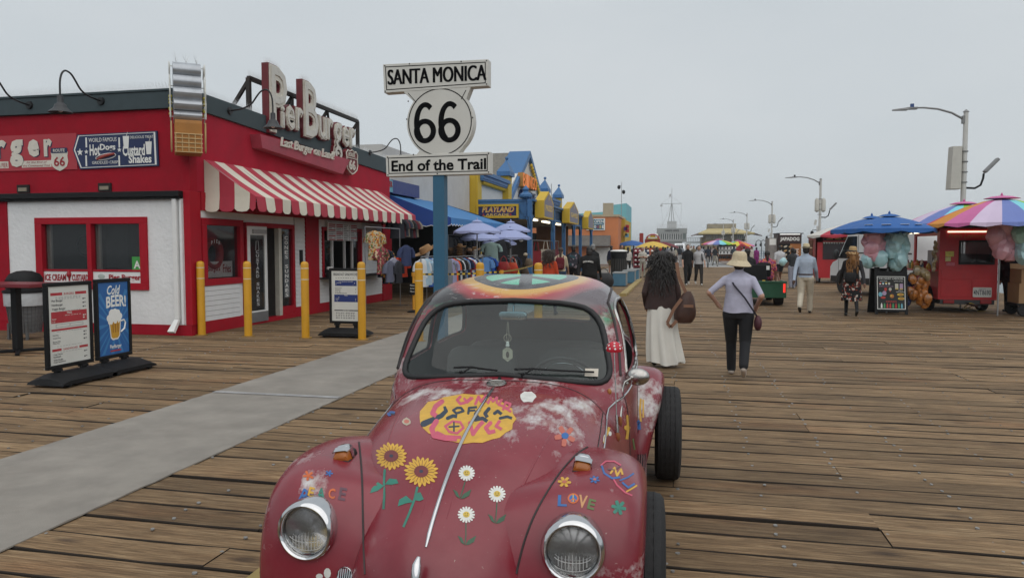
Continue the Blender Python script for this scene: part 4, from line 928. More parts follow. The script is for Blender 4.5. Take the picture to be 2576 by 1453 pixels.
for k_ in (1,2,3): sl_(mb,'SANTA MONICA',975+k_,176,1221+k_,214,(1221+k_,202),bold=.0,dy=.0004*k_)
sl_(mb,'End of the Trail',985,404,1223,432,(1223,426),bold=.028)
a=sp_(1041,362); b_=sp_(1159,258)
H6=aty(1100,255,YS).z-a.z; W6=(b_.x-a.x)*.48
for q6 in (0,1):
    x6=a.x+q6*(b_.x-a.x-W6)
    def el6(cx,cz,rx,rz,a0,a1,th,dy,n=40):
        V_=[]
        for i in range(n+1):
            t_=R(lerp(a0,a1,i/n)); c_,s_=math.cos(t_),math.sin(t_)
            for g_ in (-1,1): V_.append(Vector((x6+W6*(cx+(rx+g_*th/2)*c_),YS+dy,a.z+H6*(cz+(rz+g_*th*W6/H6/2*.9)*s_))))
        mb.add(V_,[(2*i,2*i+1,2*i+3,2*i+2) for i in range(n)])
    el6(.52,.5,.39,.43,52,250,.24,.0022); el6(.5,.30,.375,.235,0,360,.24,.0014)
obj('lettering',mb,M('sign_black',(.004,.004,.005),.7,spec=.08),s6)
mb=MB()
for u,v in ((968,166),(1224,153),(1224,212),(969,230),(1030,161),(1160,155),(975,396),(1229,386),(1229,433),(976,440),(1100,437),(1040,389),(1023,300),(1189,296),(1027,255)): p=sp_(u,v); mb.cyl(p+Vector((0,-.004,0)),p,.009,.011,8)
obj('screw',mb,M('screw_dark',(.05,.045,.04),.6,.5),s6)
p=aty(1113,700,YS+.05); xx=aty(1102,520,YS+.03).x
mb=MB(); mb.box(xx-.075,xx+.095,YS+.02,YS+.19,0,aty(1106,440,YS).z-.002); obj('post',mb,PBL,s6,bevel=.008)
mb=MB(); mb.box(xx-.12,xx+.14,YS-.03,YS+.24,.001,.02); obj('base_plate',mb,PBL,s6)
# ================================================================= PAINTED CAR
CS,CYAW,CRAKE=1.0,R(2.0),R(1.67); PIV=Vector((0,2.77,.33))
_rx=Matrix.Rotation(CRAKE,3,'X'); _rz=Matrix.Rotation(CYAW,3,'Z')
cloc=_rz@((PIV-_rx@PIV)*CS)+Vector((-.876,2.6435,0))
car=thing('painted_car','dark red rounded vintage car hand-painted with flowers, its nose towards the camera','car',cloc)
car.rotation_euler=(CRAKE,0,CYAW); car.scale=(CS,)*3
CM=Matrix.Translation(cloc)@(_rz@_rx).to_4x4()@Matrix.Scale(CS,4); CI=CM.inverted()
CAMP=CI@Vector((0,0,CAMH))
def cray(u,v): return ((CI.to_3x3())@ray(u,v)).normalized()
def caty(u,v,Y):
    d=cray(u,v); return CAMP+d*((Y-CAMP.y)/d.y)
# ---- paint
def carpaint():
    m=bpy.data.materials.new('car_paint'); m.use_nodes=True; nt=m.node_tree; b=nt.nodes['Principled BSDF']; L=nt.links.new
    tc=N(nt,'TexCoord'); P=tc.outputs['Object']; sx=N(nt,'SeparateXYZ'); L(P,sx.inputs[0])
    def math_(op,a,b_=None,c=None):
        n=N(nt,'Math',operation=op)
        for i,x in enumerate((a,b_,c)):
            if x is None: continue
            if isinstance(x,(int,float)): n.inputs[i].default_value=x
            else: L(x,n.inputs[i])
        return n.outputs[0]
    def noise(s,d=6.,r=.6,sc=(1,1,1),loc=(0,0,0)):
        mp=N(nt,'Mapping'); mp.inputs['Scale'].default_value=sc; mp.inputs['Location'].default_value=loc; L(P,mp.inputs['Vector']); n=N(nt,'TexNoise',i_Scale=s,i_Detail=d,i_Roughness=r); L(mp.outputs[0],n.inputs['Vector']); return n.outputs['Fac']
    def mr(x,a,b_,c,d): n=N(nt,'MapRange',i_1=float(a),i_2=float(b_),i_3=float(c),i_4=float(d)); L(x,n.inputs[0]); return n.outputs[0]
    def mix(f,a,c):
        n=N(nt,'Mix',data_type='RGBA')
        for i,x in ((0,f),(6,a),(7,c)):
            if isinstance(x,tuple): n.inputs[i].default_value=(*x,1)
            elif isinstance(x,(int,float)): n.inputs[i].default_value=x
            else: L(x,n.inputs[i])
        return n.outputs[2]
    base=mix(mr(noise(2.2),.3,.7,0,1),(.165,.009,.019),(.245,.026,.040))
    base=mix(mr(noise(5.,8.,.7),.52,.78,0,.35),base,(.25,.06,.07))
    # blotchy repainted area at the top of the hood
    def sph(c,r0,r1):
        d=N(nt,'VectorMath',operation='DISTANCE'); L(P,d.inputs[0]); d.inputs[1].default_value=c; return mr(d.outputs['Value'],r0,r1,1,0)
    blot=math_('MULTIPLY',sph((.30,.92,.93),.12,.42),mr(noise(7.,5.,.65),.42,.62,0,.85))
    base=mix(blot,base,mix(mr(noise(14.),.35,.65,0,1),(.20,.02,.018),(.27,.055,.04)))
    # bare, whitish wear
    W=None
    for c,r0,r1 in (((.34,.66,.86),.0,.24),((.46,.98,.93),.02,.20),((-.36,1.0,.95),.02,.24),((-.12,1.16,1.0),.0,.22),((.25,1.18,1.0),.0,.26),((-.72,.15,.62),.02,.2),((.73,.1,.5),.02,.24),((-.54,.1,.79),.0,.12),((.8,2.4,.72),.05,.4),((.66,1.35,.98),.0,.22),((-.66,1.3,1.1),.0,.3),((.55,1.5,1.3),.0,.25),((0,1.74,1.42),.0,.28),((.5,1.8,1.42),.0,.2),((.16,.62,.93),.0,.2),((.26,.72,.95),.0,.26),((.36,.82,.96),.0,.2),((.20,.50,.9),.0,.16),((.33,.45,.86),.0,.13),((.40,.62,.9),.0,.15),((-.25,.95,1.0),.0,.2),((-.05,1.0,1.0),.0,.14),((-.70,.3,.78),.0,.16)):
        q=sph(c,r0,r1); W=q if W is None else math_('MAXIMUM',W,q)
    n1=noise(9.,9.,.72,(1,.55,1)); v=math_('ADD',W,math_('MULTIPLY',math_('SUBTRACT',n1,.53),3.2))
    wear=mr(v,.42,.95,0,.9)
    base=mix(wear,base,mix(mr(noise(20.),.4,.7,0,1),(.62,.62,.62),(.48,.44,.40)))
    spk=mr(noise(60.,3.,.6),.70,.74,0,.8); base=mix(math_('MULTIPLY',spk,mr(noise(4.,3.),.5,.62,0,1)),base,(.55,.50,.44))
    scr=mr(noise(26.,4.,.7,(1,.25,1),(3,0,0)),.68,.72,0,.7); base=mix(math_('MULTIPLY',scr,sph((.42,.55,.82),.05,.45)),base,(.55,.48,.34))
    # roof: rings of colour round a peace sign
    dx=sx.outputs[0]; dy=math_('SUBTRACT',sx.outputs[1],2.10)
    nd=math_('MULTIPLY',math_('SUBTRACT',noise(6.,4.),.5),.06)
    dd=math_('SQRT',math_('ADD',math_('MULTIPLY',dx,dx),math_('MULTIPLY',dy,dy)))
    d2=math_('ADD',dd,nd)
    rp=N(nt,'ValToRGB'); e=rp.color_ramp.elements; e[0].position=0; e[0].color=(.55,.33,.09,1); e[1].position=1; e[1].color=(.016,.016,.018,1)
    for p,c in ((.39,(.58,.34,.09)),(.42,(.50,.16,.06)),(.45,(.36,.035,.045)),(.49,(.26,.035,.04)),(.53,(.025,.02,.022))):
        k=rp.color_ramp.elements.new(p); k.color=(*c,1)
    L(d2,rp.inputs['Fac']); roof=rp.outputs['Color']
    roof=mix(math_('MULTIPLY',mr(dx,.1,.3,0,.3),mr(dd,.36,.5,0,1)),roof,(.36,.30,.33))
    ang=R(8); rx_=math_('ADD',math_('MULTIPLY',dx,math.cos(ang)),math_('MULTIPLY',dy,math.sin(ang))); ry_=math_('SUBTRACT',math_('MULTIPLY',dy,math.cos(ang)),math_('MULTIPLY',dx,math.sin(ang)))
    ax=math_('ABSOLUTE',rx_); bar=math_('LESS_THAN',ax,.04)
    di=math_('MULTIPLY',math_('LESS_THAN',math_('ABSOLUTE',math_('ADD',ax,ry_)),.054),math_('LESS_THAN',ry_,0.))
    dark=math_('MAXIMUM',math_('MAXIMUM',bar,di),math_('GREATER_THAN',dd,.262))
    pc=mix(dark,mix(mr(noise(5.),.3,.7,0,1),(.10,.43,.28),(.16,.50,.35)),mix(mr(noise(12.),.4,.7,0,1),(.028,.028,.032),(.085,.08,.085)))
    roof=mix(math_('LESS_THAN',dd,.34),roof,pc)
    zz=math_('ADD',sx.outputs[2],math_('MULTIPLY',math_('SUBTRACT',noise(7.),.5),.1))
    rm=math_('MULTIPLY',mr(zz,1.345,1.40,0,1),math_('LESS_THAN',sx.outputs[1],2.7))
    gm=math_('MULTIPLY',math_('MULTIPLY',mr(zz,1.27,1.33,0,1),math_('LESS_THAN',sx.outputs[1],1.9)),mr(noise(8.,5.,.7),.42,.55,0,1))
    base=mix(gm,base,mix(mr(noise(9.,3.),.5,.6,0,1),(.035,.24,.12),(.05,.03,.03)))
    base=mix(rm,base,roof)
    base=mix(math_('MULTIPLY',math_('MULTIPLY',mr(noise(30.,6.,.7,(.4,1,1)),.60,.64,0,.8),sph((-.1,1.72,1.44),.1,.4)),1.0),base,(.6,.58,.55))
    L(base,b.inputs['Base Color'])
    ro=N(nt,'Mix',data_type='FLOAT'); L(wear,ro.inputs[0]); ro.inputs[2].default_value=.27; ro.inputs[3].default_value=.7; L(ro.outputs[0],b.inputs['Roughness'])
    b.inputs['Coat Weight'].default_value=.3; b.inputs['Coat Roughness'].default_value=.25
    bp=N(nt,'Bump',i_Strength=.06,i_Distance=.01); L(noise(9.,4.),bp.inputs['Height']); L(bp.outputs[0],b.inputs['Normal'])
    return m
PAINT=carpaint()
CHR=M('chrome',(.62,.62,.63),.08,1.0,var=.05,sc_=20,coord='Object'); CHRW=M('chrome_worn',(.45,.44,.42),.22,1.0,var=.25,sc_=18,grime=.5,gcol=(.2,.13,.09),coord='Object'); RUB=M('rubber',(.008,.008,.009),.55,var=.2,coord='Object'); BEAD=M('bead_dark',(.03,.02,.02),.6,coord='Object')
TT=[(-.26,.42),(-.245,.54),(-.2,.64),(-.12,.718),(0,.79),(.2,.876),(.4,.935),(.6,.972),(.8,.997),(1.0,1.016),(1.15,1.029),(1.23,1.04),(1.28,1.068),(1.36,1.148),(1.46,1.25),(1.56,1.342),(1.63,1.40),(1.71,1.45),(1.85,1.497),(2.05,1.524),(2.25,1.53),(2.5,1.506),(2.75,1.44),(3.0,1.33),(3.2,1.20),(3.4,1.02),(3.6,.80),(3.75,.58),(3.82,.40)]
WT=[(-.26,.16),(-.2,.23),(-.1,.325),(0,.375),(.2,.475),(.4,.57),(.5,.605),(.6,.63),(.8,.652),(1.0,.665),(1.2,.675),(1.5,.70),(2.0,.72),(2.4,.71),(2.8,.65),(3.2,.51),(3.5,.38),(3.82,.2)]
NT=[(-.26,2.2),(-.1,2.6),(.2,3.1),(.5,4.0),(.8,4.1),(1.15,4.2),(1.25,4.8),(1.35,5.2),(1.6,5.2),(2.0,4.8),(2.4,4.2),(2.8,3.3),(3.3,2.6),(3.8,2.3)]
ZB=.30
def Tz(y): return smooth_interp(TT,y)
def Wd(y): return smooth_interp(WT,y)
def section(y,k=44):
    w,t,n=Wd(y),Tz(y),interp(NT,y); o=[]; cr=interp([(-.26,.0),(0,.03),(.4,.055),(1.0,.05),(1.2,.03),(1.3,0)],y)
    for i in range(k+1):
        a=PI*i/k; c=math.cos(a); s=math.sin(a)
        o.append(Vector((-w*math.copysign(abs(c)**(2/n),c),y,ZB+(t-ZB-cr*abs(c)**2)*abs(s)**(2/n))))
    return o
ys=[]; y=-.26
while y<3.82:
    ys.append(y); y+= .02 if 1.18<y<1.75 or y<-.1 else .045
ys.append(3.82)
rows=[section(y) for y in ys]
ob=MB(); ob.grid(rows)
n_=len(rows[0])
ob.poly(rows[0][::-1]); ob.poly(rows[-1]); 
ob.add([r[0] for r in rows]+[r[-1] for r in rows],[(i,i+1,len(rows)+i+1,len(rows)+i) for i in range(len(rows)-1)])
LIN=M('cabin_lining',(.12,.115,.11),.8,coord='Object'); bodyme=ob.mesh('body',[PAINT,LIN],180)
bm=bmesh.new(); bm.from_mesh(bodyme); bmesh.ops.remove_doubles(bm,verts=bm.verts,dist=1e-5); bmesh.ops.recalc_face_normals(bm,faces=bm.faces); bm.to_mesh(bodyme); bm.free()
BV=BVHTree.FromPolygons([Vector(v) for v in ob.v],ob.f)
def hitY(x,z,y0=-1.5,d=1):      # from the front (d=1) or rear (d=-1)
    h=BV.ray_cast(Vector((x,y0,z)),Vector((0,d,0))); return h[0]
def hitX(y,z,s): h=BV.ray_cast(Vector((s*2,y,z)),Vector((-s,0,0))); return h[0]
def hitZ(x,y): h=BV.ray_cast(Vector((x,y,3)),Vector((0,0,-1))); return h[0],h[1]
# window outlines
def roundpoly(P,r,n=5):
    out=[]; k=len(P)
    for i in range(k):
        a,b,c=Vector(P[i-1]),Vector(P[i]),Vector(P[(i+1)%k]); rr=r[i] if isinstance(r,(list,tuple)) else r
        p=b+(a-b).normalized()*rr; q=b+(c-b).normalized()*rr
        for t in range(n+1):
            t/=n; out.append(p*(1-t)**2+b*2*t*(1-t)+q*t*t)
    return out
def subdiv(P,h=.04):
    o=[]
    for i in range(len(P)):
        a,b=P[i],P[(i+1)%len(P)]; k=max(1,int((b-a).length/h))
        for j in range(k): o.append(a.lerp(b,j/k))
    return o
ws=[(p.x,p.y) for p in subdiv(roundpoly([(-.60,1.008),(-.3,1.036),(0,1.05),(.3,1.036),(.60,1.008),(.505,1.375),(.27,1.405),(0,1.415),(-.27,1.405),(-.505,1.375)],[.10,.02,.02,.02,.10,.14,.02,.02,.02,.14]))]
WS3=[hitY(x,z) for x,z in ws]
WS3=[p if p else None for p in WS3]; WS3=[p for p in WS3 if p]
wn=Vector((0,-.70,.71))
def prismcut(P,a,b):
    mb=MB(); n=len(P); mb.add([p+a for p in P]+[p+b for p in P],[tuple(range(n-1,-1,-1)),tuple(range(n,2*n))]+[(i,(i+1)%n,n+(i+1)%n,n+i) for i in range(n)]); return mb
cuts=[prismcut(WS3,wn*.09,-wn*.09)]
sw1=subdiv(roundpoly([(1.47,1.02),(2.22,1.02),(2.20,1.385),(1.88,1.405),(1.72,1.36)],[.03,.06,.09,.09,.06])); sw2=subdiv(roundpoly([(2.32,1.03),(2.78,1.06),(2.70,1.22),(2.52,1.36),(2.32,1.385)],[.05,.06,.08,.09,.07]))
SW=[]
for P in (sw1,sw2):
    for s in (-1,1):
        Q=[hitX(p.x,p.y,s) for p in P]; SW.append((s,Q)); cuts.append(prismcut([Vector((s*.38,p.x,p.y)) for p in P],Vector((0,0,0)),Vector((s*.5,0,0))))
rw=subdiv(roundpoly([(-.36,1.09),(.36,1.09),(.30,1.30),(-.30,1.30)],.07)); RW3=[hitY(p.x,p.y,5,-1) for p in rw]
cuts.append(prismcut([Vector((p.x,2.7,p.y)) for p in rw],Vector(),Vector((0,.9,0))))
body=link('body',bodyme,car)
sd_=body.modifiers.new('shell','SOLIDIFY'); sd_.thickness=.022; sd_.offset=-1; sd_.material_offset=1
cobs=[]
for c in cuts:
    o=bpy.data.objects.new('cutter',c.mesh('cutter',BEAD)); C.objects.link(o); o.parent=car; cobs.append(o)
    md=body.modifiers.new('cut','BOOLEAN'); md.object=o; md.operation='DIFFERENCE'; md.solver='EXACT'
bpy.context.view_layer.update(); dg=bpy.context.evaluated_depsgraph_get()
me2=bpy.data.meshes.new_from_object(body.evaluated_get(dg)); body.modifiers.clear(); body.data=me2; me2.name='body'
for o in cobs: bpy.data.objects.remove(o)
me2.polygons.foreach_set('use_smooth',[True]*len(me2.polygons)); me2.set_sharp_from_angle(angle=R(38))
def cpart(nm,mb,mat,smooth=60,parent=None,bevel=0,fix=True,label=None): return obj(nm,mb,mat,parent or car,smooth,bevel,label,fix=fix)
# glass and seals
def pane(P,dirv,inset,mat,nm,off=0):
    c=sum(P,Vector())/len(P); rings=[]
    for k in (1.0,.8,.55,.3,.1):
        R_=[]
        for p in P:
            q=c.lerp(p,k)
            h=BV.ray_cast(q-dirv*1.0,dirv) if k<1 else (p,)
            q=h[0] if h[0] is not None else q
            R_.append(q+dirv*inset)
        rings.append(R_)
    mb=MB(); mb.grid(rings,closed=True); mb.poly(rings[-1]); return cpart(nm,mb,mat,180)
# windscreen: tinted band at the top
m=bpy.data.materials.new('windscreen_glass'); m.use_nodes=True; nt=m.node_tree; nt.nodes.clear(); L=nt.links.new
o_=N(nt,'OutputMaterial'); tr=N(nt,'BsdfTransparent'); gl=N(nt,'BsdfGlossy',i_Roughness=.02); df=N(nt,'BsdfDiffuse'); df.inputs[0].default_value=(.20,.24,.24,1); m1=N(nt,'MixShader'); m1.inputs[0].default_value=.05; m2=N(nt,'MixShader'); fr_=schlick(nt,.05)
tcn=N(nt,'TexCoord'); sxx=N(nt,'SeparateXYZ'); L(tcn.outputs['Object'],sxx.inputs[0]); rp=N(nt,'ValToRGB'); e=rp.color_ramp.elements; e[0].position=.30; e[0].color=(.80,.88,.86,1); e[1].position=.41; e[1].color=(.12,.38,.50,1)
sb_=N(nt,'Math',operation='SUBTRACT',i_1=1.0); L(sxx.outputs[2],sb_.inputs[0]); L(sb_.outputs[0],rp.inputs['Fac']); L(rp.outputs['Color'],tr.inputs[0])
L(tr.outputs[0],m1.inputs[1]); L(df.outputs[0],m1.inputs[2]); L(fr_.outputs[0],m2.inputs[0]); L(m1.outputs[0],m2.inputs[1]); L(gl.outputs[0],m2.inputs[2]); L(m2.outputs[0],o_.inputs[0])
WSG_=m; CGL=glassmat('car_glass',(.05,.06,.06),.12,.02)
pane(WS3,Vector((0,.7,-.71)),.004,WSG_,'windscreen')
mb=MB(); mb.tube(WS3,.017,8,closed=True); cpart('windscreen_seal',mb,RUB)
for s,Q in SW:
    mb=MB(); mb.tube(Q,.011,6,closed=True); cpart('window_seal',mb,CHRW if s>0 else RUB)
for i,(s,Q) in enumerate(SW):
    if i>=2 or s<0: pane(Q,Vector((-s,0,0)),.01,CGL,'side_window')
mb=MB(); mb.tube(RW3,.013,6,closed=True); cpart('rear_seal',mb,RUB); pane(RW3,Vector((0,-1,0)),.006,CGL,'rear_window')
# ---- fenders
def fender(s,cy,cz,RT,xo,xi_f,lip,phi0,phi1,nm,dip=.05,nph=64,nth=24,xoT=None):
    rows=[]
    for j in range(nph+1):
        ph=lerp(phi0,phi1,j/nph); Rr=smooth_interp(RT,ph); a=R(ph); row=[]; xx=smooth_interp(xoT,ph) if xoT else xo
        dip=smooth_interp([(-40,0),(18,.0),(35,.03),(50,.10),(65,.12),(80,.09),(95,.03),(192,.03)],ph) if nm[0]=='f' else .03; yref=cy-Rr*math.cos(a); zr=min(.97,max(0,(cz+(Rr-dip)*math.sin(a)-ZB)/max(.05,Tz(yref)-.05-ZB))); nn=interp(NT,yref); xi=max(.1,Wd(yref)*(1-zr**nn)**(1/nn)-.05)
        for k in range(nth+1):
            th=PI/2*k/nth; x=xi+(xx-xi)*math.sin(th)**.8; r=lip+(Rr-lip)*max(0,math.cos(th))**.52-dip*(1-math.sin(th))**2
            row.append(Vector((s*x,cy-r*math.cos(a),cz+r*math.sin(a))))
        rl=lip-.012; row.append(Vector((s*(xx-.006),cy-rl*math.cos(a),cz+rl*math.sin(a)))); rl=lip-.014; row.append(Vector((s*(xx-.04),cy-rl*math.cos(a),cz+rl*math.sin(a))))
        rows.append(row)
    mb=MB(); mb.grid(rows)
    if nm=='front_fender':
        keep=[]
        for q in mb.f:
            c=sum((Vector(mb.v[i]) for i in q),Vector())/len(q)
            if math.hypot(abs(c.x)-.52,c.z-.675)<.099 and c.y<.25: continue
            keep.append(q)
        full=mb.f; mb2=MB(); mb2.v=mb.v; mb2.f=keep; mb2.m=[0]*len(keep); f=cpart(nm,mb2,PAINT,50)
    else: f=cpart(nm,mb,PAINT,50)
    return f,mb,rows
FRT=[(-40,.47),(-10,.49),(10,.52),(26,.56),(38,.615),(48,.665),(57,.672),(67,.648),(80,.61),(95,.59),(120,.59),(150,.60),(175,.62),(195,.63)]
FW={}; FR={}
for s in (-1,1):
    f,mb,rows=fender(s,.45,.315,FRT,.772,lambda y:max(.24,Wd(y)-.05),.375,-40,192,'front_fender',dip=.045,xoT=[(-40,.70),(0,.752),(40,.778),(120,.785),(160,.76),(192,.70)])
    FW[s]=mb; FR[s]=rows
RRT=[(-25,.62),(0,.60),(30,.56),(60,.53),(90,.52),(130,.50),(180,.50),(210,.52)]
for s in (-1,1):
    f,mb,rows=fender(s,2.82,.32,RRT,.82,lambda y:Wd(y)-.06,.365,-22,205,'rear_fender',dip=.03,xoT=[(-22,.76),(20,.83),(60,.885),(150,.885),(205,.76)]); FW[s*2]=mb
# union surface used to lay paint decals
av=[];af=[]
for q in [ob]+[FW[k] for k in FW]:
    b0=len(av); av+= [Vector(v) for v in q.v]; af+=[tuple(b0+i for i in f) for f in q.f]
BVA=BVHTree.FromPolygons(av,af)
def onpaint(u,v,off=.0022):
    h=BVA.ray_cast(CAMP,cray(u,v))
    if h[0] is None: return None
    n=h[1]; n=n if n.dot(CAMP-h[0])>0 else -n
    return h[0]+n*off
# beading where fender meets hood
for P in ([(903,1112),(907,1150),(911,1210),(913,1290),(915,1370),(919,1449)],[(1478,1124),(1446,1146),(1402,1198),(1352,1280),(1320,1358),(1297,1449)]):
    Q=[]
    for i in range(len(P)-1):
        p0,p1,p2,p3=P[max(i-1,0)],P[i],P[i+1],P[min(i+2,len(P)-1)]
        for k in range(8):
            t=k/8; Q.append(tuple(.5*(2*p1[j]+(p2[j]-p0[j])*t+(2*p0[j]-5*p1[j]+4*p2[j]-p3[j])*t*t+(3*p1[j]-p0[j]-3*p2[j]+p3[j])*t**3) for j in (0,1)))
    Q=[onpaint(u,v,.001) for u,v in Q]; Q=[q for q in Q if q]
    mb=MB(); mb.tube(Q,.0042,6); cpart('fender_beading',mb,BEAD)
# ---- wheels
TYR=M('tyre',(.012,.012,.013),.75,var=.25,sc_=20,bump=.3,bsc=90,coord='Object'); RIM=M('rim_silver',(.35,.35,.36),.35,.8,coord='Object')
def wheel(x,y,z,w,r,s):
    wh=thing('wheel',None,None); wh.parent=car; wh.location=(x,y,z); wh.rotation_euler=(0,PI/2,0)
    hw=w/2; mb=MB(); prof=[(.19,-hw*.82),(.235,-hw),(r-.07,-hw*1.04),(r-.025,-hw*.98),(r-.006,-hw*.82),(r,-hw*.5),(r,hw*.5),(r-.006,hw*.82),(r-.025,hw*.98),(r-.07,hw*1.04),(.235,hw),(.19,hw*.82)]
    n=72; vs=[]; 
    for i in range(n):
        a=2*PI*i/n
        for k,(rr,zz) in enumerate(prof):
            g=(.006 if i%2 else 0) if 3<=k<=8 else 0
            vs.append(((rr-g)*math.cos(a),(rr-g)*math.sin(a),zz))
    m_=len(prof); mb.add(vs,[(i*m_+k,i*m_+k+1,((i+1)%n)*m_+k+1,((i+1)%n)*m_+k) for i in range(n) for k in range(m_-1)])
    for zz in (-.55,-.18,.18,.55): mb.tube([((r-.001)*math.cos(2*PI*i/48),(r-.001)*math.sin(2*PI*i/48),hw*zz) for i in range(48)],.0035,4,closed=True)
    t_=obj('tyre',mb,TYR,wh,35); 
    mb=MB(); mb.lathe([(.19,-hw*.8),(.19,hw*.75*s if s>0 else hw*.75),(.165,hw*.5),(.15,hw*.2),(.06,hw*.3),(.05,hw*.45),(.01,hw*.5)],n=32,cap=False); mb.lathe([(.19,-hw*.75),(.16,-hw*.4),(.06,-hw*.3),(.01,-hw*.45)],n=32,cap=False); obj('rim',mb,RIM,wh,40)
    return wh
wheel(.765,.44,.33+.069,.185,.325,1); wheel(-.735,.44,.33+.069,.185,.325,-1); wheel(.93,2.82,.335,.175,.338,1); wheel(-.93,2.82,.335,.175,.338,-1)
# running boards
for s in (-1,1):
    mb=MB(); mb.box(min(s*.60,s*.775),max(s*.60,s*.775),.84,2.34,.30,.335); rb=cpart('running_board',mb,RUB,None,bevel=.01)
    mb=MB()
    for k in range(9): x=s*(.64+k*.0155); mb.box(x-.004,x+.004,.86,2.32,.3352,.342)
    mb.box(s*.777-.004,s*.777+.004,.84,2.34,.31,.34); obj('tread_strip',mb,CHRW,rb)
# front apron and floor
mb=MB(); mb.box(-.6,.6,.0,3.4,.24,.298); cpart('floor_pan',mb,BLK,None)
# ---- headlights
REF=M('reflector',(.78,.78,.77),.06,1.0,var=0); HGL=glassmat('lamp_glass',(.5,.5,.5),.03,.02)
for s in (-1,1):
    c=Vector((s*.52,-.015,.675)); q=rotm(PI/2+R(-3),0,R(2*s))   # local +z -> car -y
    h=thing('headlight',None,None); h.parent=car; h.location=c; h.rotation_euler=q.to_euler()
    mb=MB(); mb.lathe([(.122,-.22),(.121,-.06),(.119,.015),(.114,.034),(.104,.040),(.097,.034),(.0945,.02),(.0945,-.03)],n=48,cap=False); obj('chrome_ring',mb,CHR,h,50)
    mb=MB(); mb.lathe([(.097,.029),(.0955,.022),(.093,.02)],n=48,cap=False); obj('gasket',mb,RUB,h,50)
    mb=MB(); mb.lathe([(.0945,.014),(.085,-.012),(.065,-.042),(.04,-.062),(.015,-.07),(.002,-.071)],n=40); obj('reflector',mb,REF,h,60)
    mb=MB(); mb.lathe([(.018,-.07),(.018,-.03),(.021,-.025),(.021,-.012),(.014,-.004),(.002,-.002)],n=16); mb.box(-.008,.008,-.05,0,-.04,-.034); obj('bulb',mb,CHR,h,50)
    mb=MB(); mb.lathe([(.0935,.018),(.08,.027),(.05,.035),(.02,.038),(.002,.0385)],n=40); gl_=obj('lens',mb,HGL,h,180)
    mb=MB()
    for k in range(-4,5):
        x=k*.013; yl=math.sqrt(max(0,.075**2-x*x)); mb.box(x-.0011,x+.0011,-yl,-.012-abs(k)*.002,.0255,.0275)
    for yy in (-.03,.0):
        mb.tube([(.07*math.cos(R(200+i*14)),yy+.03*math.sin(R(200+i*14))-.012,.027) for i in range(11)],.0013,4)
    obj('lens_flute',mb,M('flute',(.75,.75,.75),.2,.3,var=0),h)
    # turn signal on top of the fender
    p=onpaint(*((862,1152) if s<0 else (1464,1178)),off=0)
    ts=thing('turn_signal',None,None); ts.parent=car; ts.location=p; ts.rotation_euler=(R(12),R(10*s),R(3*s)); ts.scale=(.86,)*3
    def rr(y,w,hh,z0=-.03,n=14): return [Vector((w*math.copysign(abs(math.cos(PI*i/n))**.5,math.cos(PI*i/n))*-1,y,z0+(hh-z0)*abs(math.sin(PI*i/n))**.45)) for i in range(n+1)]
    mb=MB(); R1=[rr(-.03,.036,.014),rr(-.026,.041,.028),rr(.0,.041,.042),rr(.02,.040,.048)]; mb.grid(R1); mb.poly(R1[0][::-1]); obj('amber_lens',mb,M('amber',(.33,.10,.015),.18,var=.15,sc_=30,coord='Object'),ts,50)
    mb=MB(); R1=[rr(.021,.043,.052),rr(.0,.044,.0515,.03),rr(.03,.042,.056),rr(.06,.036,.05),rr(.09,.024,.03),rr(.105,.01,.0)]; mb.grid([R1[0]]+R1[2:]); 
    top=[rr(-.012,.040,.0465,.036),rr(.021,.043,.053,.030)]; mb.grid(top); obj('chrome_cap',mb,CHR,ts,50)
    mb=MB(); R1=[rr(-.034,.04,-.004),rr(-.03,.046,.002),rr(.1,.03,.003)]; mb.grid(R1); obj('seal',mb,RUB,ts,50)
    # horn grille under the headlight
    g0=onpaint(*((869,1447) if s<0 else (1360,1500)),off=.002)
    if g0:
        mb=MB(); mb.lathe([(.034,-.004),(.036,.004),(.032,.008),(.029,.004)],g0,24,rot=rotm(PI/2+R(-18),0,R(6*s)),cap=False); gg=cpart('horn_grille',mb,CHR)
        mb=MB(); 
        for k in range(-3,4): mb.obox(g0+Vector((k*.0085,-.003,0)),.0035,.004,.056*math.sqrt(1-(k/4)**2),rotm(R(-18),0,0))
        obj('slat',mb,CHR,gg); mb=MB(); mb.lathe([(.03,0),(.001,0.0005)],g0+Vector((0,.001,0)),24,rot=rotm(PI/2+R(-18),0,R(6*s))); obj('backing',mb,BLK,gg)
# ---- chrome and trim
def ontop(x,y,off=.004): h=hitZ(x,y); return h[0]+h[1]*off
mb=MB(); P=[]
y=1.055
while y>-.185: P.append(ontop(0,y,.002)); y-=.04
mb.tube(P,[.004]+[.0085]*(len(P)-2)+[.004],8); cpart('hood_strip',mb,CHR)
hb=hitY(0,.60); mb=MB(); mb.tube([hb+Vector((0,-.005,.10)),hb+Vector((0,-.03,.085)),hb+Vector((0,-.045,.03)),hb+Vector((0,-.03,-.05)),hb+Vector((0,-.0,-.07))],[.008,.017,.02,.018,.01],10); cpart('hood_handle',mb,CHR)
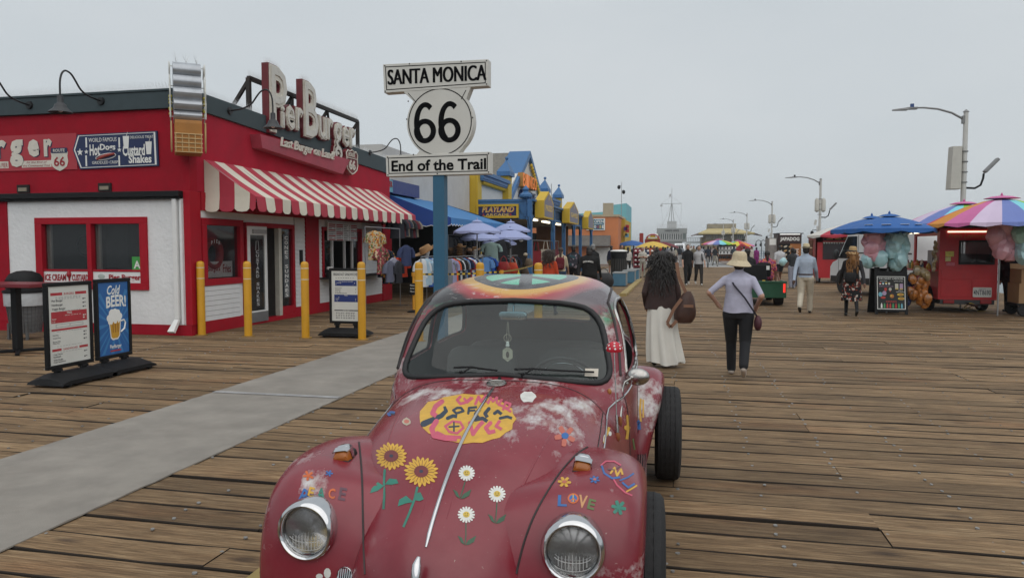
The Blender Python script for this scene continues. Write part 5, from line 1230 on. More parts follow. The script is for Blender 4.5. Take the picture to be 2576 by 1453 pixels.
# emblem
pe,ne=hitZ(0,1.125); qe=ne.to_track_quat('Z','Y').to_matrix(); er=.05
em=thing('emblem',None,None); em.parent=car; em.location=pe+ne*.003; em.rotation_euler=Matrix(((1,0,0),(0,ne.z,ne.y),(0,-ne.y,ne.z))).to_euler()
mb=MB(); mb.tube([(er*math.cos(2*PI*i/32),er*math.sin(2*PI*i/32),.003) for i in range(32)],.0042,6,closed=True)
for A_ in ([(-.022,.043),(0,.005),(.022,.043)],[(-.043,.016),(-.022,-.039),(0,.0),(.022,-.039),(.043,.016)]): mb.tube([(x,y,.003) for x,y in A_],.0036,5)
obj('ring',mb,CHRW,em,60)
mb=MB(); mb.lathe([(er,0),(er*.6,.002),(.001,.0025)],n=28); obj('backing',mb,M('emblem_dark',(.22,.2,.18),.5,.3,coord='Object'),em)
# hood shut line, pressed ridges
mb=MB(); P=[ontop(x,1.19-.10*(x/.6)**2,.0) for x in [(-.585+i*.039) for i in range(31)]]; mb.tube(P,.0035,5)
for s in (-1,1):
    Q=[]
    for k in range(14):
        y=1.09-k*.05; x=s*(Wd(y)-.02-.010*k*.2); h=BV.ray_cast(Vector((s*2,y,Tz(y)-.12-.004*k)),Vector((-s,0,0))); Q.append(h[0])
    mb.tube(Q,.0035,5)
cpart('shut_line',mb,BEAD)
mb=MB()
for s in (-1,1):
    P=[ontop(s*x,y,-.0035) for x,y in ((.03,1.02),(.035,1.07),(.07,1.105),(.16,1.12),(.27,1.10),(.37,1.04),(.41,.93),(.40,.75),(.36,.5),(.31,.25),(.26,.05))]
    D=[]
    for i in range(len(P)-1):
        for k in range(4): D.append(P[i].lerp(P[i+1],k/4))
    D.append(P[-1])
    for _ in range(2): D=[D[0]]+[(D[i-1]+D[i]*2+D[i+1])/4 for i in range(1,len(D)-1)]+[D[-1]]
    D=[ontop(p.x,p.y,-.006) for p in D]; mb.tube(D,.0085,8)
    P=[ontop(s*.05,y,-.0042) for y in [.98-k*.06 for k in range(18)]]; mb.tube(P,.0055,6)
cpart('hood_ridge',mb,PAINT)
# belt-line chrome down the side of the hood and along the doors
for s in (-1,1):
    P=[]
    for y in [.70+.08*k for k in range(26)]:
        z=.862 if y<1.2 else lerp(.90,.955,min(1,(y-1.2)/.3)); z=smooth_interp([(.7,.80),(1.0,.862),(1.3,.925),(1.6,.955),(2.2,.965),(2.7,.96)],y)
        h=BV.ray_cast(Vector((s*2,y,z)),Vector((-s,0,0)))
        if h[0]: P.append(h[0]+h[1]*.003)
    mb=MB(); mb.tube(P,.0055,6); cpart('belt_trim',mb,CHR)
    P=[hitX(y,.985,s)+Vector((s*.004,0,0)) for y in [1.42+k*.06 for k in range(14)]]; mb=MB(); mb.tube(P,.008,6); cpart('sill_trim',mb,CHRW)
    # door shut line
    mb=MB(); P=[hitX(1.36+.004*k,.95-.05*k,s) for k in range(11)]; mb.tube(P,.004,5); P=[hitX(2.26,1.38-.06*k,s) for k in range(16)]; mb.tube(P,.004,5); cpart('door_line',mb,BEAD)
    mb=MB(); P=[hitX(y,z,s)+Vector((0,0,.006)) for y,z in ((1.40,1.03),(1.52,1.17),(1.64,1.31),(1.74,1.395),(1.9,1.43),(2.15,1.44),(2.4,1.425),(2.65,1.37))]; mb.tube(P,.008,6); cpart('rain_gutter',mb,BEAD)
# wipers, washer jet
mb=MB()
for x0,x1 in ((-.22,-.02),(.12,.5)):
    a=ontop(x0,1.24,.012); p1=hitY(x0+.05,1.075)+Vector((0,-.02,.01)); p2=hitY(x1+.0,1.065)+Vector((0,-.022,.008)); mb.cyl(a-UZ*.02,a+UZ*.012,.011,n=10); mb.tube([a,p1.lerp(a,.4),p1],.005,5); mb.tube([p1+Vector((-.1,.0,-.006)),p1,p1.lerp(p2,.5)+Vector((0,-.006,0)),p2],.006,6)
a=ontop(0.0,1.205,.006); mb.ell(a,(.01,.01,.008)); cpart('wiper',mb,BLK)
# side mirror
mc=caty(1603,947,1.42); mr_=thing('side_mirror',None,None); mr_.parent=car; mr_.location=mc
mb=MB(); mb.ell((0,0,0),(.068,.035,.048),20,12); obj('shell',mb,CHRW,mr_,180)
b0=onpaint(1560,1060,.0)-mc; b1=caty(1562,1000,1.36)-mc; b2=caty(1572,960,1.38)-mc
mb=MB(); mb.tube([b0,b0.lerp(b1,.6)+Vector((.004,-.005,0)),b1,b1.lerp(b2,.6)+Vector((-.002,0,.004)),b2,Vector((-.02,-.03,.005))],.0075,8); mb.ell((-.03,-.034,.0),(.012,.006,.012)); obj('arm',mb,CHRW,mr_,60)
mb=MB(); b0w=onpaint(1560,1060,.0); mb.ell(b0w,(.012,.02,.03)); cpart('mirror_foot',mb,M('rusty',(.22,.07,.02),.8,coord='Object'))
# antenna with toadstool topper
an=thing('antenna',None,None); an.parent=car; fb=onpaint(1553,1098,.0); an.location=fb; tpt=caty(1545,880,fb.y+.05)-fb
mb=MB(); mb.tube([(0,0,-.02),(0,0,.03),tpt*.25],[.012,.009,.007],8); mb.tube([tpt*.25,tpt*.6,tpt],.003,6); obj('mast',mb,CHRW,an,60)
mb=MB(); mb.ell((0,0,.0),(.016,.02,.028),10,8); obj('rusty_base',mb,M('rusty',(.22,.07,.02)),an,60)
mb=MB(); mb.lathe([(.02,-.002),(.039,-.006),(.042,.002),(.039,.018),(.030,.033),(.016,.042),(.001,.044)],tpt,24); ca=obj('toadstool_cap',mb,M('toad_red',(.50,.012,.03),.35,coord='Object'),an,60)
mb=MB()
for el,k,o_ in ((12,9,0),(35,7,.3),(60,4,.1)):
    for i in range(k):
        a=2*PI*i/k+o_; rr_=.0415*math.cos(R(el*.9)); z=.044*math.sin(R(el))*.95+.003; p=Vector((rr_*math.cos(a),rr_*math.sin(a),z)); n=Vector((math.cos(a)*math.cos(R(el)),math.sin(a)*math.cos(R(el)),math.sin(R(el))))
        mb.lathe([(.0055,0),(.004,.0012),(.0005,.0016)],tpt+p+n*.0003,8,rot=n.to_track_quat('Z','Y').to_matrix())
obj('white_dots',mb,M('toad_white',(.75,.75,.72),.5,coord='Object'),ca)
# marker reflector beside the hood
pm_=onpaint(1533,985,.0); mb=MB(); mb.ell(pm_,(.012,.012,.018)); cpart('side_marker',mb,M('marker_orange',(.35,.14,.03),.4,coord='Object'))
# ---- cabin
SEAT=M('seat_grey',(.07,.07,.068),.7,coord='Object',bump=.2,bsc=60); DASH=M('dash_dark',(.03,.03,.032),.5,coord='Object')
def cushion(b,x0,x1,y0,y1,z0,z1,r=.05,tilt=0):
    q=rotm(tilt,0,0); c=Vector(((x0+x1)/2,(y0+y1)/2,(z0+z1)/2)); o=[]
    rows=[]
    for i in range(9):
        t=-PI/2+PI*i/8; zz=math.copysign(abs(math.sin(t))**.4,math.sin(t))*(z1-z0)/2; k=max(.02,abs(math.cos(t))**.4)
        rows.append([c+q@Vector((math.copysign(abs(math.cos(a))**.35,math.cos(a))*(x1-x0)/2*k,math.copysign(abs(math.sin(a))**.35,math.sin(a))*(y1-y0)/2*k,zz)) for a in [2*PI*j/24 for j in range(24)]])
    b.grid(rows,closed=True); b.poly(rows[0][::-1]); b.poly(rows[-1])
for s in (-1,1):
    mb=MB(); cushion(mb,s*.31-.24,s*.31+.24,2.05,2.19,.55,1.06,tilt=R(-12)); cushion(mb,s*.31-.24,s*.31+.24,1.6,2.1,.42,.58); cpart('front_seat',mb,SEAT,60)
mb=MB(); cushion(mb,-.56,.56,2.62,2.78,.6,1.02,tilt=R(-14)); cushion(mb,-.55,.55,2.3,2.7,.42,.6); cpart('rear_seat',mb,SEAT,60)
mb=MB(); mb.box(-.5,.5,2.8,3.2,.85,.9); cpart('parcel_shelf',mb,M('shelf_tan',(.2,.17,.15),.8,coord='Object'),None)
mb=MB(); mb.box(-.56,.56,1.33,1.46,.86,.995); mb.box(-.58,.58,1.28,1.36,.93,.99); cpart('dashboard',mb,DASH,None,bevel=.02)
sc_w=Vector((.30,1.64,.93)); q=rotm(R(-62),0,0)
mb=MB(); mb.tube([sc_w+q@Vector((.19*math.cos(2*PI*i/36),.19*math.sin(2*PI*i/36),0)) for i in range(36)],.011,8,closed=True); mb.cyl(sc_w,sc_w+Vector((0,-.2,-.12)),.02,n=10); mb.tube([sc_w+q@Vector((-.19,0,0)),sc_w,sc_w+q@Vector((.19,0,0))],.009,6); cpart('steering_wheel',mb,DASH)
mb=MB(); mb.tube([sc_w+q@Vector((.15*math.cos(2*PI*i/36),.15*math.sin(2*PI*i/36),0.002)) for i in range(36)],.004,6,closed=True); cpart('horn_ring',mb,CHR)
mb=MB(); cushion(mb,-.085,.085,1.60,1.625,1.30,1.355); mb.cyl((0,1.62,1.34),(0,1.66,1.40),.006,n=6); cpart('rear_view_mirror',mb,CHRW)
pd=thing('hanging_charm',None,None); pd.parent=car; pd.location=caty(1277,890,1.60)
mb=MB(); mb.tube([(.0,0,.19),(-.006,0,.1),(.0,0,.06)],.0018,5); mb.tube([(.004,0,.19),(.01,0,.1),(.0,0,.06)],.0018,5); mb.tube([(.022*math.cos(2*PI*i/20),0,.095+.022*math.sin(2*PI*i/20)) for i in range(20)],.002,5,closed=True); obj('cord',mb,M('cord_tan',(.4,.35,.28),.7,coord='Object'),pd)
mb=MB(); mb.ell((0,0,.066),.010); mb.ell((0,0,.051),.012); obj('bead',mb,LETW,pd,180)
mb=MB(); mb.prism([(.036*math.cos(R(90+60*i))*.95,-.002,.0+.046*math.sin(R(90+60*i))) for i in range(6)],(0,.004,0)); obj('tag_plate',mb,M('tag_wood',(.5,.46,.36),.6,coord='Object'),pd)
mb=MB(); mb.ell((0,-.003,-.003),(.010,.001,.02)); text(mb,'NO JUICE',(0,-.0025,.022),UX,UZ,.007,.034,ext=0); text(mb,'NO PEACE',(0,-.0025,-.034),UX,UZ,.007,.034,ext=0); obj('tag_print',mb,M('tag_ink',(.08,.06,.05),.7,coord='Object'),pd)
a=[hitY(x,z)+Vector((0,-.003,.002)) for x,z in ((.45,1.05),(.52,1.045),(.52,1.082),(.45,1.085))]; mb=MB(); mb.poly(a); cpart('sticker',mb,M('sticker',(.55,.5,.42),.5,coord='Object'),None)
# ---- painted decorations laid on the sheet metal
DECK=[('yel',(.62,.36,.045)),('yel2',(.58,.40,.06)),('brn',(.16,.028,.03)),('grn',(.028,.19,.14)),('grn2',(.035,.10,.055)),('wht',(.66,.66,.62)),('ora',(.55,.12,.03)),('blu',(.03,.13,.36)),('dkb',(.02,.035,.06)),('pnk',(.55,.09,.15)),('blk',(.02,.02,.022)),('sal',(.48,.13,.09)),('pur',(.11,.05,.07)),('tan',(.45,.40,.30)),('org2',(.55,.28,.12)),('grn3',(.10,.16,.05))]
DM=[M('decal_'+k,c,.45,var=.15,sc_=25,coord='Object',grime=.12,gcol=(.2,.03,.04)) for k,c in DECK]; DI={k:i for i,(k,c) in enumerate(DECK)}
dec=MB(); lev=[0]
def flush(nm):
    global dec
    if dec.v: cpart(nm,dec,DM,60,body,fix=False)
    dec=MB()
def poly_(P,k,lift=0):
    c=(sum(p[0] for p in P)/len(P),sum(p[1] for p in P)/len(P)); lev[0]+=1; off=.0012+.00035*lift+.0000055*(lev[0]%60)
    H=[onpaint(u,v,off) for u,v in P]; hc=onpaint(c[0],c[1],off)
    if hc is None or any(h is None for h in H): return
    if max((h-hc).length for h in H)>.45: return
    n=len(P)
    if max((h-hc).length for h in H)>.06:
        rg=[H]
        for t in (.8,.6,.4,.2):
            G=[onpaint(lerp(c[0],u,t),lerp(c[1],v,t),off) for u,v in P]
            if any(g is None for g in G): return
            rg.append(G)
        dec.grid(rg,DI[k],closed=True); dec.add(rg[-1]+[hc],[(i,(i+1)%n,n) for i in range(n)],DI[k]); return
    dec.add(H+[hc],[(i,(i+1)%n,n) for i in range(n)],DI[k])
def petal(cx,cy,a,r0,r1,w,k,lift=1,sx=1,sy=1,pt=.5):
    P=[]
    for t,q in ((r0,w*.45),(lerp(r0,r1,.35),w),(lerp(r0,r1,.7),w*.9),(lerp(r0,r1,.92),w*pt),(r1,.0),(lerp(r0,r1,.92),-w*pt),(lerp(r0,r1,.7),-w*.9),(lerp(r0,r1,.35),-w),(r0,-w*.45)):
        x=t*math.cos(a)-q*math.sin(a); y=t*math.sin(a)+q*math.cos(a); P.append((cx+x*sx,cy+y*sy))
    poly_(P,k,lift)
def disc_(cx,cy,rx,ry,k,lift=2,n=14,wob=0): poly_([(cx+rx*(1+wob*math.sin(i*2.7+cx))*math.cos(2*PI*i/n),cy+ry*(1+wob*math.cos(i*3.1))*math.sin(2*PI*i/n)) for i in range(n)],k,lift)
def stroke(P,w,k,lift=1):
    w=w if isinstance(w,(list,tuple)) else [w]*len(P)
    for i in range(len(P)-1):
        (x0,y0),(x1,y1)=P[i],P[i+1]; d=math.hypot(x1-x0,y1-y0) or 1; nx,ny=-(y1-y0)/d,(x1-x0)/d; a,b_=w[i]/2,w[i+1]/2
        m=max(1,int(d/16))
        for j in range(m):
            t0,t1=j/m,(j+1)/m; xa,ya_=lerp(x0,x1,t0),lerp(y0,y1,t0); xb,yb_=lerp(x0,x1,t1),lerp(y0,y1,t1); wa,wb=lerp(a,b_,t0),lerp(a,b_,t1)
            if j==0: disc_(xa,ya_,wa,wa,k,lift,10)
            poly_([(xa+nx*wa,ya_+ny*wa),(xb+nx*wb,yb_+ny*wb),(xb-nx*wb,yb_-ny*wb),(xa-nx*wa,ya_-ny*wa)],k,lift)
def wd(ch,x,y,w,h,k,rot=0,sh=0,lift=2,bold=.03):
    vs,fs=textmesh(ch,0.,bold,sh,1.,2); xs=[v[0] for v in vs]; yy=[v[1] for v in vs]; x0,x1,y0,y1=min(xs),max(xs),min(yy),max(yy); H=[]
    for v in vs:
        a=(v[0]-x0)/(x1-x0)*w-w/2; b_=-((v[1]-y0)/(y1-y0)*h-h/2); p=onpaint(x+a*math.cos(rot)-b_*math.sin(rot),y+a*math.sin(rot)+b_*math.cos(rot),.0014+.00035*lift)
        if p is None: return
        H.append(p)
    dec.add(H,fs,DI[k])
# sunflowers
for cx,cy,r,st in ((985,1147,38,[(968,1182),(966,1215),(967,1245),(965,1280)]),(1060,1186,42,[(1050,1226),(1043,1255),(1030,1290),(1015,1325)])):
    flush('painted_flower'); stroke(st,6,'grn',0)
    for i in range(20): petal(cx,cy,2*PI*i/20+.1,12,r+(i%3)*2,5.2,'yel',1+(i%2),1,.86)
    for i in range(20): stroke([(cx+14*math.cos(2*PI*i/20+.1),cy+12*math.sin(2*PI*i/20+.1)),(cx+(r-9)*math.cos(2*PI*i/20+.1),cy+(r-9)*.86*math.sin(2*PI*i/20+.1))],1.1,'brn',4)
    disc_(cx,cy,18,15,'brn',5); disc_(cx,cy,5,4,'dkb',6)
for P in ([(966,1222),(950,1212),(935,1228),(931,1240),(950,1234)],[(968,1218),(980,1203),(998,1205),(1003,1215),(985,1219)],[(1040,1262),(1022,1246),(1005,1256),(1001,1273),(1020,1266)],[(1042,1257),(1045,1240),(1058,1238),(1066,1255),(1056,1260)]): poly_(P,'grn',1)
# daisies
for cx,cy,r,st,lv in ((1174,1190,21,[(1170,1211),(1164,1232),(1158,1250)],[(1158,1252),(1140,1228)]),(1250,1242,22,[(1250,1264),(1248,1290),(1246,1312)],[(1246,1314),(1226,1292)]),(1173,1294,22,[(1172,1316),(1172,1345),(1170,1366)],[(1170,1370),(1152,1345)])):
    flush('painted_flower'); stroke(st,2.6,'grn2',0); bx,by=st[-1]
    poly_([(bx,by+4),(bx-10,by-2),(bx-19,by-20),(bx-8,by-14)],'grn2',1); poly_([(bx,by+4),(bx+8,by-8),(bx+28,by-20),(bx+22,by-4),(bx+10,by+3)],'grn2',1)
    for i in range(16): petal(cx,cy,2*PI*i/16,7,r,2.9,'wht',1+(i%2),1,.95,.8)
    disc_(cx,cy,8.5,7.5,'yel2',4); disc_(cx-3,cy-2,1.1,1.3,'blk',5,8); disc_(cx+3,cy-2,1.1,1.3,'blk',5,8); stroke([(cx-4,cy+1.5),(cx-2,cy+3.6),(cx+2,cy+3.6),(cx+4,cy+1.5)],1,'blk',5)
# the big yellow love lettering
flush('painted_flower'); disc_(1177,1053,119,62,'yel',0,30,.03); disc_(1100,1050,45,44,'yel',0,18,.04)
lt=2
for P,w,k in (([(1158,998),(1150,1006),(1158,1016),(1172,1012),(1186,1000)],7,'pnk'),([(1168,1003),(1176,1012),(1190,1000)],6,'pnk'),([(1196,1016),(1204,998),(1210,1010),(1222,996),(1222,1012)],7,'pnk'),([(1228,1014),(1234,1000),(1240,1010),(1250,1000),(1250,1016)],6,'pnk'),([(1262,1006),(1254,1018),(1266,1022)],6,'pnk'),([(1266,1030),(1272,1012),(1284,1016),(1280,1026),(1270,1026),(1286,1036)],6,'pnk'),
 ([(1112,1010),(1096,1022),(1088,1040),(1098,1046)],12,'pnk'),([(1150,1026),(1140,1032),(1148,1040),(1166,1034),(1160,1026),(1150,1026)],6,'dkb'),([(1178,1040),(1180,1026),(1200,1024)],6,'dkb'),([(1182,1033),(1196,1032)],5,'dkb'),
 ([(1066,1066),(1084,1058),(1110,1046),(1122,1034),(1118,1022)],[16,14,12,10,6],'dkb'),([(1126,1052),(1140,1046),(1150,1048)],9,'dkb'),([(1206,1030),(1196,1042),(1204,1052)],9,'dkb'),([(1230,1028),(1220,1040),(1226,1050)],9,'dkb'),([(1196,1056),(1214,1052),(1226,1060)],9,'dkb'),([(1244,1040),(1252,1034),(1262,1042)],8,'dkb'),([(1258,1052),(1276,1048),(1288,1052)],7,'dkb'),
 ([(1098,1060),(1086,1078),(1092,1096),(1120,1102),(1150,1104)],13,'pnk'),([(1120,1072),(1130,1086),(1150,1090),(1166,1076),(1158,1062),(1138,1060),(1120,1072)],6,'pnk'),([(1130,1074),(1156,1072)],4,'dkb'),([(1142,1062),(1142,1086)],4,'dkb'),([(1182,1064),(1190,1092),(1204,1072),(1216,1060)],10,'pnk'),([(1234,1064),(1222,1076),(1230,1088),(1246,1084)],10,'pnk'),([(1256,1060),(1248,1072),(1262,1080)],8,'pnk'),([(1100,1088),(1120,1098),(1160,1100)],8,'pnk')):
    stroke(P,w,k,lt)
flush('painted_lettering')
for cx,cy,r,k,kc,n,o,sy in ((1421,1096,27,'sal','blu',5,.45,1),(975,1035,20,'blu','yel2',6,.2,.6),(1420,1212,17,'yel','sal',6,.1,.8),(1496,1206,13,'blu','sal',6,.3,.75),(1556,1276,19,'grn','grn',6,.2,1),(776,1196,14,'ora','ora',5,.5,.9),(828,1190,10,'blu','blu',5,.1,.8)):
    flush('painted_flower')
    for i in range(n): petal(cx,cy,2*PI*i/n+o,r*.22,r,r*.24,k,1+(i%2),1,sy,.85)
    disc_(cx,cy,r*.34,r*.30*sy,kc,4)
for i in range(6): petal(975,1035,2*PI*i/6+.7,4,24,4,'dkb',0,1,.5,.8) if i in (0,2,3) else None
disc_(1023,1060,12,9,'tan',1,8,.15); disc_(1023,1060,7,5,'sal',2,8)
flush('painted_flower')
for ch,x,y,w,h,k,rt in (('P',764,1246,15,34,'blu',.45),('E',783,1238,14,27,'yel',.25),('A',808,1240,22,27,'grn',.12),('C',835,1241,17,26,'ora',.1),('E',862,1242,18,32,'pur',.2)): wd(ch,x,y,w,h,k,rt)
flush('painted_lettering')
for ch,x,y,w,h,k,rt in (('L',1415,1259,23,28,'blu',.05),('V',1466,1261,22,32,'org2',.15),('E',1488,1268,18,26,'grn3',.25)): wd(ch,x,y,w,h,k,rt)
disc_(1442,1253,14,13,'ora',1,18); disc_(1442,1253,10,9,'blu',2,16); stroke([(1442,1244),(1442,1262)],2.4,'yel2',4); stroke([(1442,1253),(1434,1260)],2.4,'ora',4); stroke([(1442,1253),(1450,1260)],2.4,'ora',4)
flush('painted_lettering')
for P,w,k in (([(1512,1170),(1524,1160),(1545,1160),(1562,1170)],4,'pnk'),([(1514,1172),(1520,1190),(1540,1203),(1560,1200)],5,'blu'),([(1536,1190),(1546,1176),(1552,1196),(1562,1180),(1566,1194)],5,'yel'),([(1544,1206),(1552,1220),(1572,1238),(1590,1246)],4,'pnk'),([(1560,1208),(1580,1200),(1594,1190)],4,'blu'),([(1566,1214),(1580,1226),(1596,1216)],5,'blu'),([(1576,1236),(1590,1228),(1602,1220)],4,'yel'),([(1530,1180),(1546,1182),(1560,1172)],3,'pur')): stroke(P,w,k,1)
flush('painted_swirl')
for P,w,k in (([(1604,1000),(1606,1060),(1608,1080)],9,'blu'),([(1612,1004),(1610,1030),(1612,1060)],5,'yel'),([(1618,1006),(1618,1050)],4,'yel'),([(1578,1046),(1580,1075),(1576,1104)],7,'yel'),([(1592,1104),(1596,1130)],4,'grn3'),([(1520,1112),(1522,1098),(1528,1088),(1532,1074)],6,'yel'),([(1517,1110),(1519,1096),(1527,1084)],2,'wht')):
    stroke(P,w,k,1); flush('painted_stripe')
disc_(1577,1075,8,7,'yel',1,10); flush('painted_flower'); disc_(1534,1090,4,6,'wht',1,10); flush('painted_badge')
disc_(1328,998,20,14,'wht',0,12,.12); flush('painted_patch'); disc_(824,1440,9,13,'wht',1,10); disc_(804,1448,9,7,'wht',1,10)
flush('painted_stripe')
# ================================================================= SOUVENIR SHOP
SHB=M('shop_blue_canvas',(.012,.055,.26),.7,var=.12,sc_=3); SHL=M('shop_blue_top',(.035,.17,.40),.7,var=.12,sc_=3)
sa=thing('blue_awning','bright blue canvas awning sloping over the souvenir shop','awning',(-8,26,2.5),world=True)
X0,X1,Y0,Y1=-9.3,-7.0,22.6,31.2; ZT,ZE=3.45,2.62
mb=MB(); n=14
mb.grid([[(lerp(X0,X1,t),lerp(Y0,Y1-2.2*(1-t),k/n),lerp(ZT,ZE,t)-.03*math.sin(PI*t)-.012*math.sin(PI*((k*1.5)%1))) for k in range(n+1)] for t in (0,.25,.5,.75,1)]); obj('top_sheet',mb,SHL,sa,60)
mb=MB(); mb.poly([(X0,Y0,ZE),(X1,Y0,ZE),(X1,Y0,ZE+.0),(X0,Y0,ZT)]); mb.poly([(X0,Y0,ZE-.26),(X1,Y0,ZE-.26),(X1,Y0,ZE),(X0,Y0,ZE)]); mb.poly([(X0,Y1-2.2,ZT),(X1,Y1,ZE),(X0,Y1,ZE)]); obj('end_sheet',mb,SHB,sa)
mb=MB(); m2=MB()
for k in range(28):
    a,b_=lerp(Y0,Y1,k/28),lerp(Y0,Y1,(k+1)/28); mb.poly([(X1+.003,a,ZE),(X1+.003,b_,ZE),(X1+.01,b_,ZE-.2),(X1+.02,(a+b_)/2,ZE-.26),(X1+.01,a,ZE-.2)]); m2.tube([(X1+.01,a,ZE-.2),(X1+.02,(a+b_)/2,ZE-.26),(X1+.01,b_,ZE-.2)],.012,4)
for k in range(7):
    a,b_=lerp(X0,X1,k/7),lerp(X0,X1,(k+1)/7); m2.tube([(a,Y0-.01,ZE-.24),((a+b_)/2,Y0-.01,ZE-.28),(b_,Y0-.01,ZE-.24)],.012,4)
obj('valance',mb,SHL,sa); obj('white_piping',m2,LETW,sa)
sh=thing('souvenir_shop','white walled souvenir shop with a dark open front under the blue awning','shop',(-11,26,0),world=True)
mb=MB(); mb.box(-16,X0-.02,22.62,33.0,2.9,5.0); obj('upper_wall',mb,M('offwhite_wall',(.50,.49,.47),.85,var=.08,sc_=2,grime=.3,gcol=(.38,.36,.33)),sh)
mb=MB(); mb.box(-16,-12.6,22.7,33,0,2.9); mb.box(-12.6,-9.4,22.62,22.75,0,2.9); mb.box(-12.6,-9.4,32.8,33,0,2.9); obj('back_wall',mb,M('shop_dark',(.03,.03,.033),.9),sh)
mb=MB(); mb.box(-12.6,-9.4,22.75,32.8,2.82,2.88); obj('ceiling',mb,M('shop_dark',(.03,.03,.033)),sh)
mb=MB(); mb.box(-12.3,-12.15,27.4,29.2,1.75,2.6); obj('wall_panel',mb,M('panel_pale',(.4,.4,.4),.7),sh)
p=atx(985,465,-9.32); q=atx(1037,490,-9.32)
mb=MB(); mb.box(-9.31,-9.05,p.y-.6,p.y+2.0,p.z-.32,p.z+.12); lb_=tag(obj('light_box',mb,M('box_blue',(.02,.035,.16),.5)),'dark blue light box fixed high on the shop wall','sign')
mb=MB(); mb.box(-9.30,-9.03,p.y-1.5,p.y-.62,p.z-.3,p.z+.1); rs_=tag(obj('rubber_sign',mb,M('box_teal',(.10,.32,.40),.5)),'pale blue sign panel with red letters peeking past the restaurant','sign')
mb=MB(); text(mb,'UMBER',(-9.02,p.y-1.42,p.z-.14),UY,UZ,.18,.74,ext=.01,anchor='l',bold=.02); obj('lettering',mb,LETR,rs_)
# parasols
PAR=M('parasol_lilac',(.30,.34,.55),.75,var=.06,sc_=4); POLE=M('pole_grey',(.3,.3,.3),.4,.5)
def parasol(c,r,h,ztop,label,cols,group,name='parasol',n=8,seg=None,flap=.09,vent=True,polelen=None,mat2=None):
    t=thing(name,label,'parasol',(c[0],c[1],0),0,group)
    k=seg or 3; N_=n*k; mb=MB(); rows=[]
    for tt in (0.03,.25,.5,.75,1.0):
        rr_=r*tt; row=[]
        for i in range(N_):
            a=2*PI*i/N_; sag=1-.045*tt*(math.sin(PI*((i%k)/k)))**2*1.2; row.append((rr_*sag*math.cos(a),rr_*sag*math.sin(a),ztop-h*(tt**1.55)))
        rows.append(row)
    row=[]
    for i in range(N_): a=2*PI*i/N_; f=(i%k)/k; sag=1-.045*math.sin(PI*f)**2; row.append((r*sag*1.005*math.cos(a),r*sag*1.005*math.sin(a),ztop-h-flap*(.55+.45*abs(math.sin(PI*f)))))
    rows.append(row)
    for j in range(5):
        for i in range(N_): mb.add([rows[j][i],rows[j][(i+1)%N_],rows[j+1][(i+1)%N_],rows[j+1][i]],[(0,1,2,3)],(i//k)%len(cols))
    cap=len(cols)-1
    obj('canopy',mb,cols,t,None,fix=False)
    if vent:
        mb=MB(); v=[[(rr_*math.cos(2*PI*i/N_),rr_*math.sin(2*PI*i/N_),z) for i in range(N_)] for rr_,z in ((.01,ztop+.07),(r*.14,ztop+.045),(r*.24,ztop-.005))]; mb.grid(v,closed=True); mb.lathe([(.02,ztop+.06),(.03,ztop+.09),(.012,ztop+.13),(.002,ztop+.14)],n=8); obj('vent_cap',mb,cols[0],t,60)
    mb=MB(); mb.cyl((0,0,0),(0,0,ztop),.02,n=8); obj('pole',mb,POLE,t,60)
    mb=MB()
    for i in range(n): a=2*PI*(i*k)/N_; mb.tube([(r*tt*math.cos(a),r*tt*math.sin(a),ztop-h*(tt**1.55)-.012) for tt in (.03,.4,.7,1)],.007,4); mb.cyl((0,0,ztop-h*1.3),(r*.5*math.cos(a),r*.5*math.sin(a),ztop-h*(.5**1.55)-.015),.006,n=4)
    obj('rib',mb,POLE,t)
    return t
for (u,v,X,r,lab) in ((1200,558,-6.2,.78,'lilac parasol nearest the blue sign post'),(1206,579,-6.9,.75,'lilac parasol half hidden under the nearest one'),(1285,560,-6.3,.78,'lilac parasol highest and farthest right over the hats'),(1283,577,-5.95,.8,'lilac parasol lowest on the right over the red bags'),(1255,592,-6.7,.7,'lilac parasol behind the lowest right one')):
    p=atx(u,v,X); parasol((p.x,p.y),r,.30,p.z,lab,[PAR],'lilac parasols over the souvenir racks')
# racks of clothes
RK=M('rack_chrome',(.25,.25,.26),.3,.8)
rg=random.Random(21)
_tee={}; _lc={}
def tee(col,L_=.72,w=.23):
    key=(round(L_,2),)
    b=MB(); rows=[]
    for z,hw,d in ((0,.04,.03),(-.03,.12,.045),(-.07,w,.05),(-.2,w*.92,.055),(-.45,w*.95,.06),(-L_,w*1.02,.07)):
        rows.append([(hw*math.cos(a)*1.0,d*math.sin(a)+.012*math.sin(5*a+z*9),z) for a in [2*PI*i/14 for i in range(14)]])
    b.grid(rows,closed=True); b.poly(rows[0]); b.poly(rows[-1][::-1])
    for s in (-1,1):
        b.tube([(s*w*.9,0,-.1),(s*(w+.06),.005,-.2),(s*(w+.08),.01,-.33)],[.06,.065,.07],8)
    return b
def garment(p,rz,col,label,L_=.72,name='hanging_shirt',cat='shirt',group='shirts on the souvenir racks',mat=None):
    k=round(L_,2)
    m_=mat or M('cloth_%02d%02d%02d'%tuple(int(c*99) for c in lin(col)),lin(col),.85,var=.15,bump=.3,bsc=30)
    if (k,m_.name) not in _tee: _tee[(k,m_.name)]=tee(col,L_).mesh('shirt',m_,60)
    o=link(name,_tee[(k,m_.name)]); o.location=p; o.rotation_euler=(0,0,rz); o.scale=(rg.uniform(.9,1.05),1,rg.uniform(.9,1.08)); _lc[label]=_lc.get(label,0)+1
    if _lc[label]>1: label=ORD[_lc[label]-1]+' '+label+' from the left'
    tag(o,label,cat,group); return o
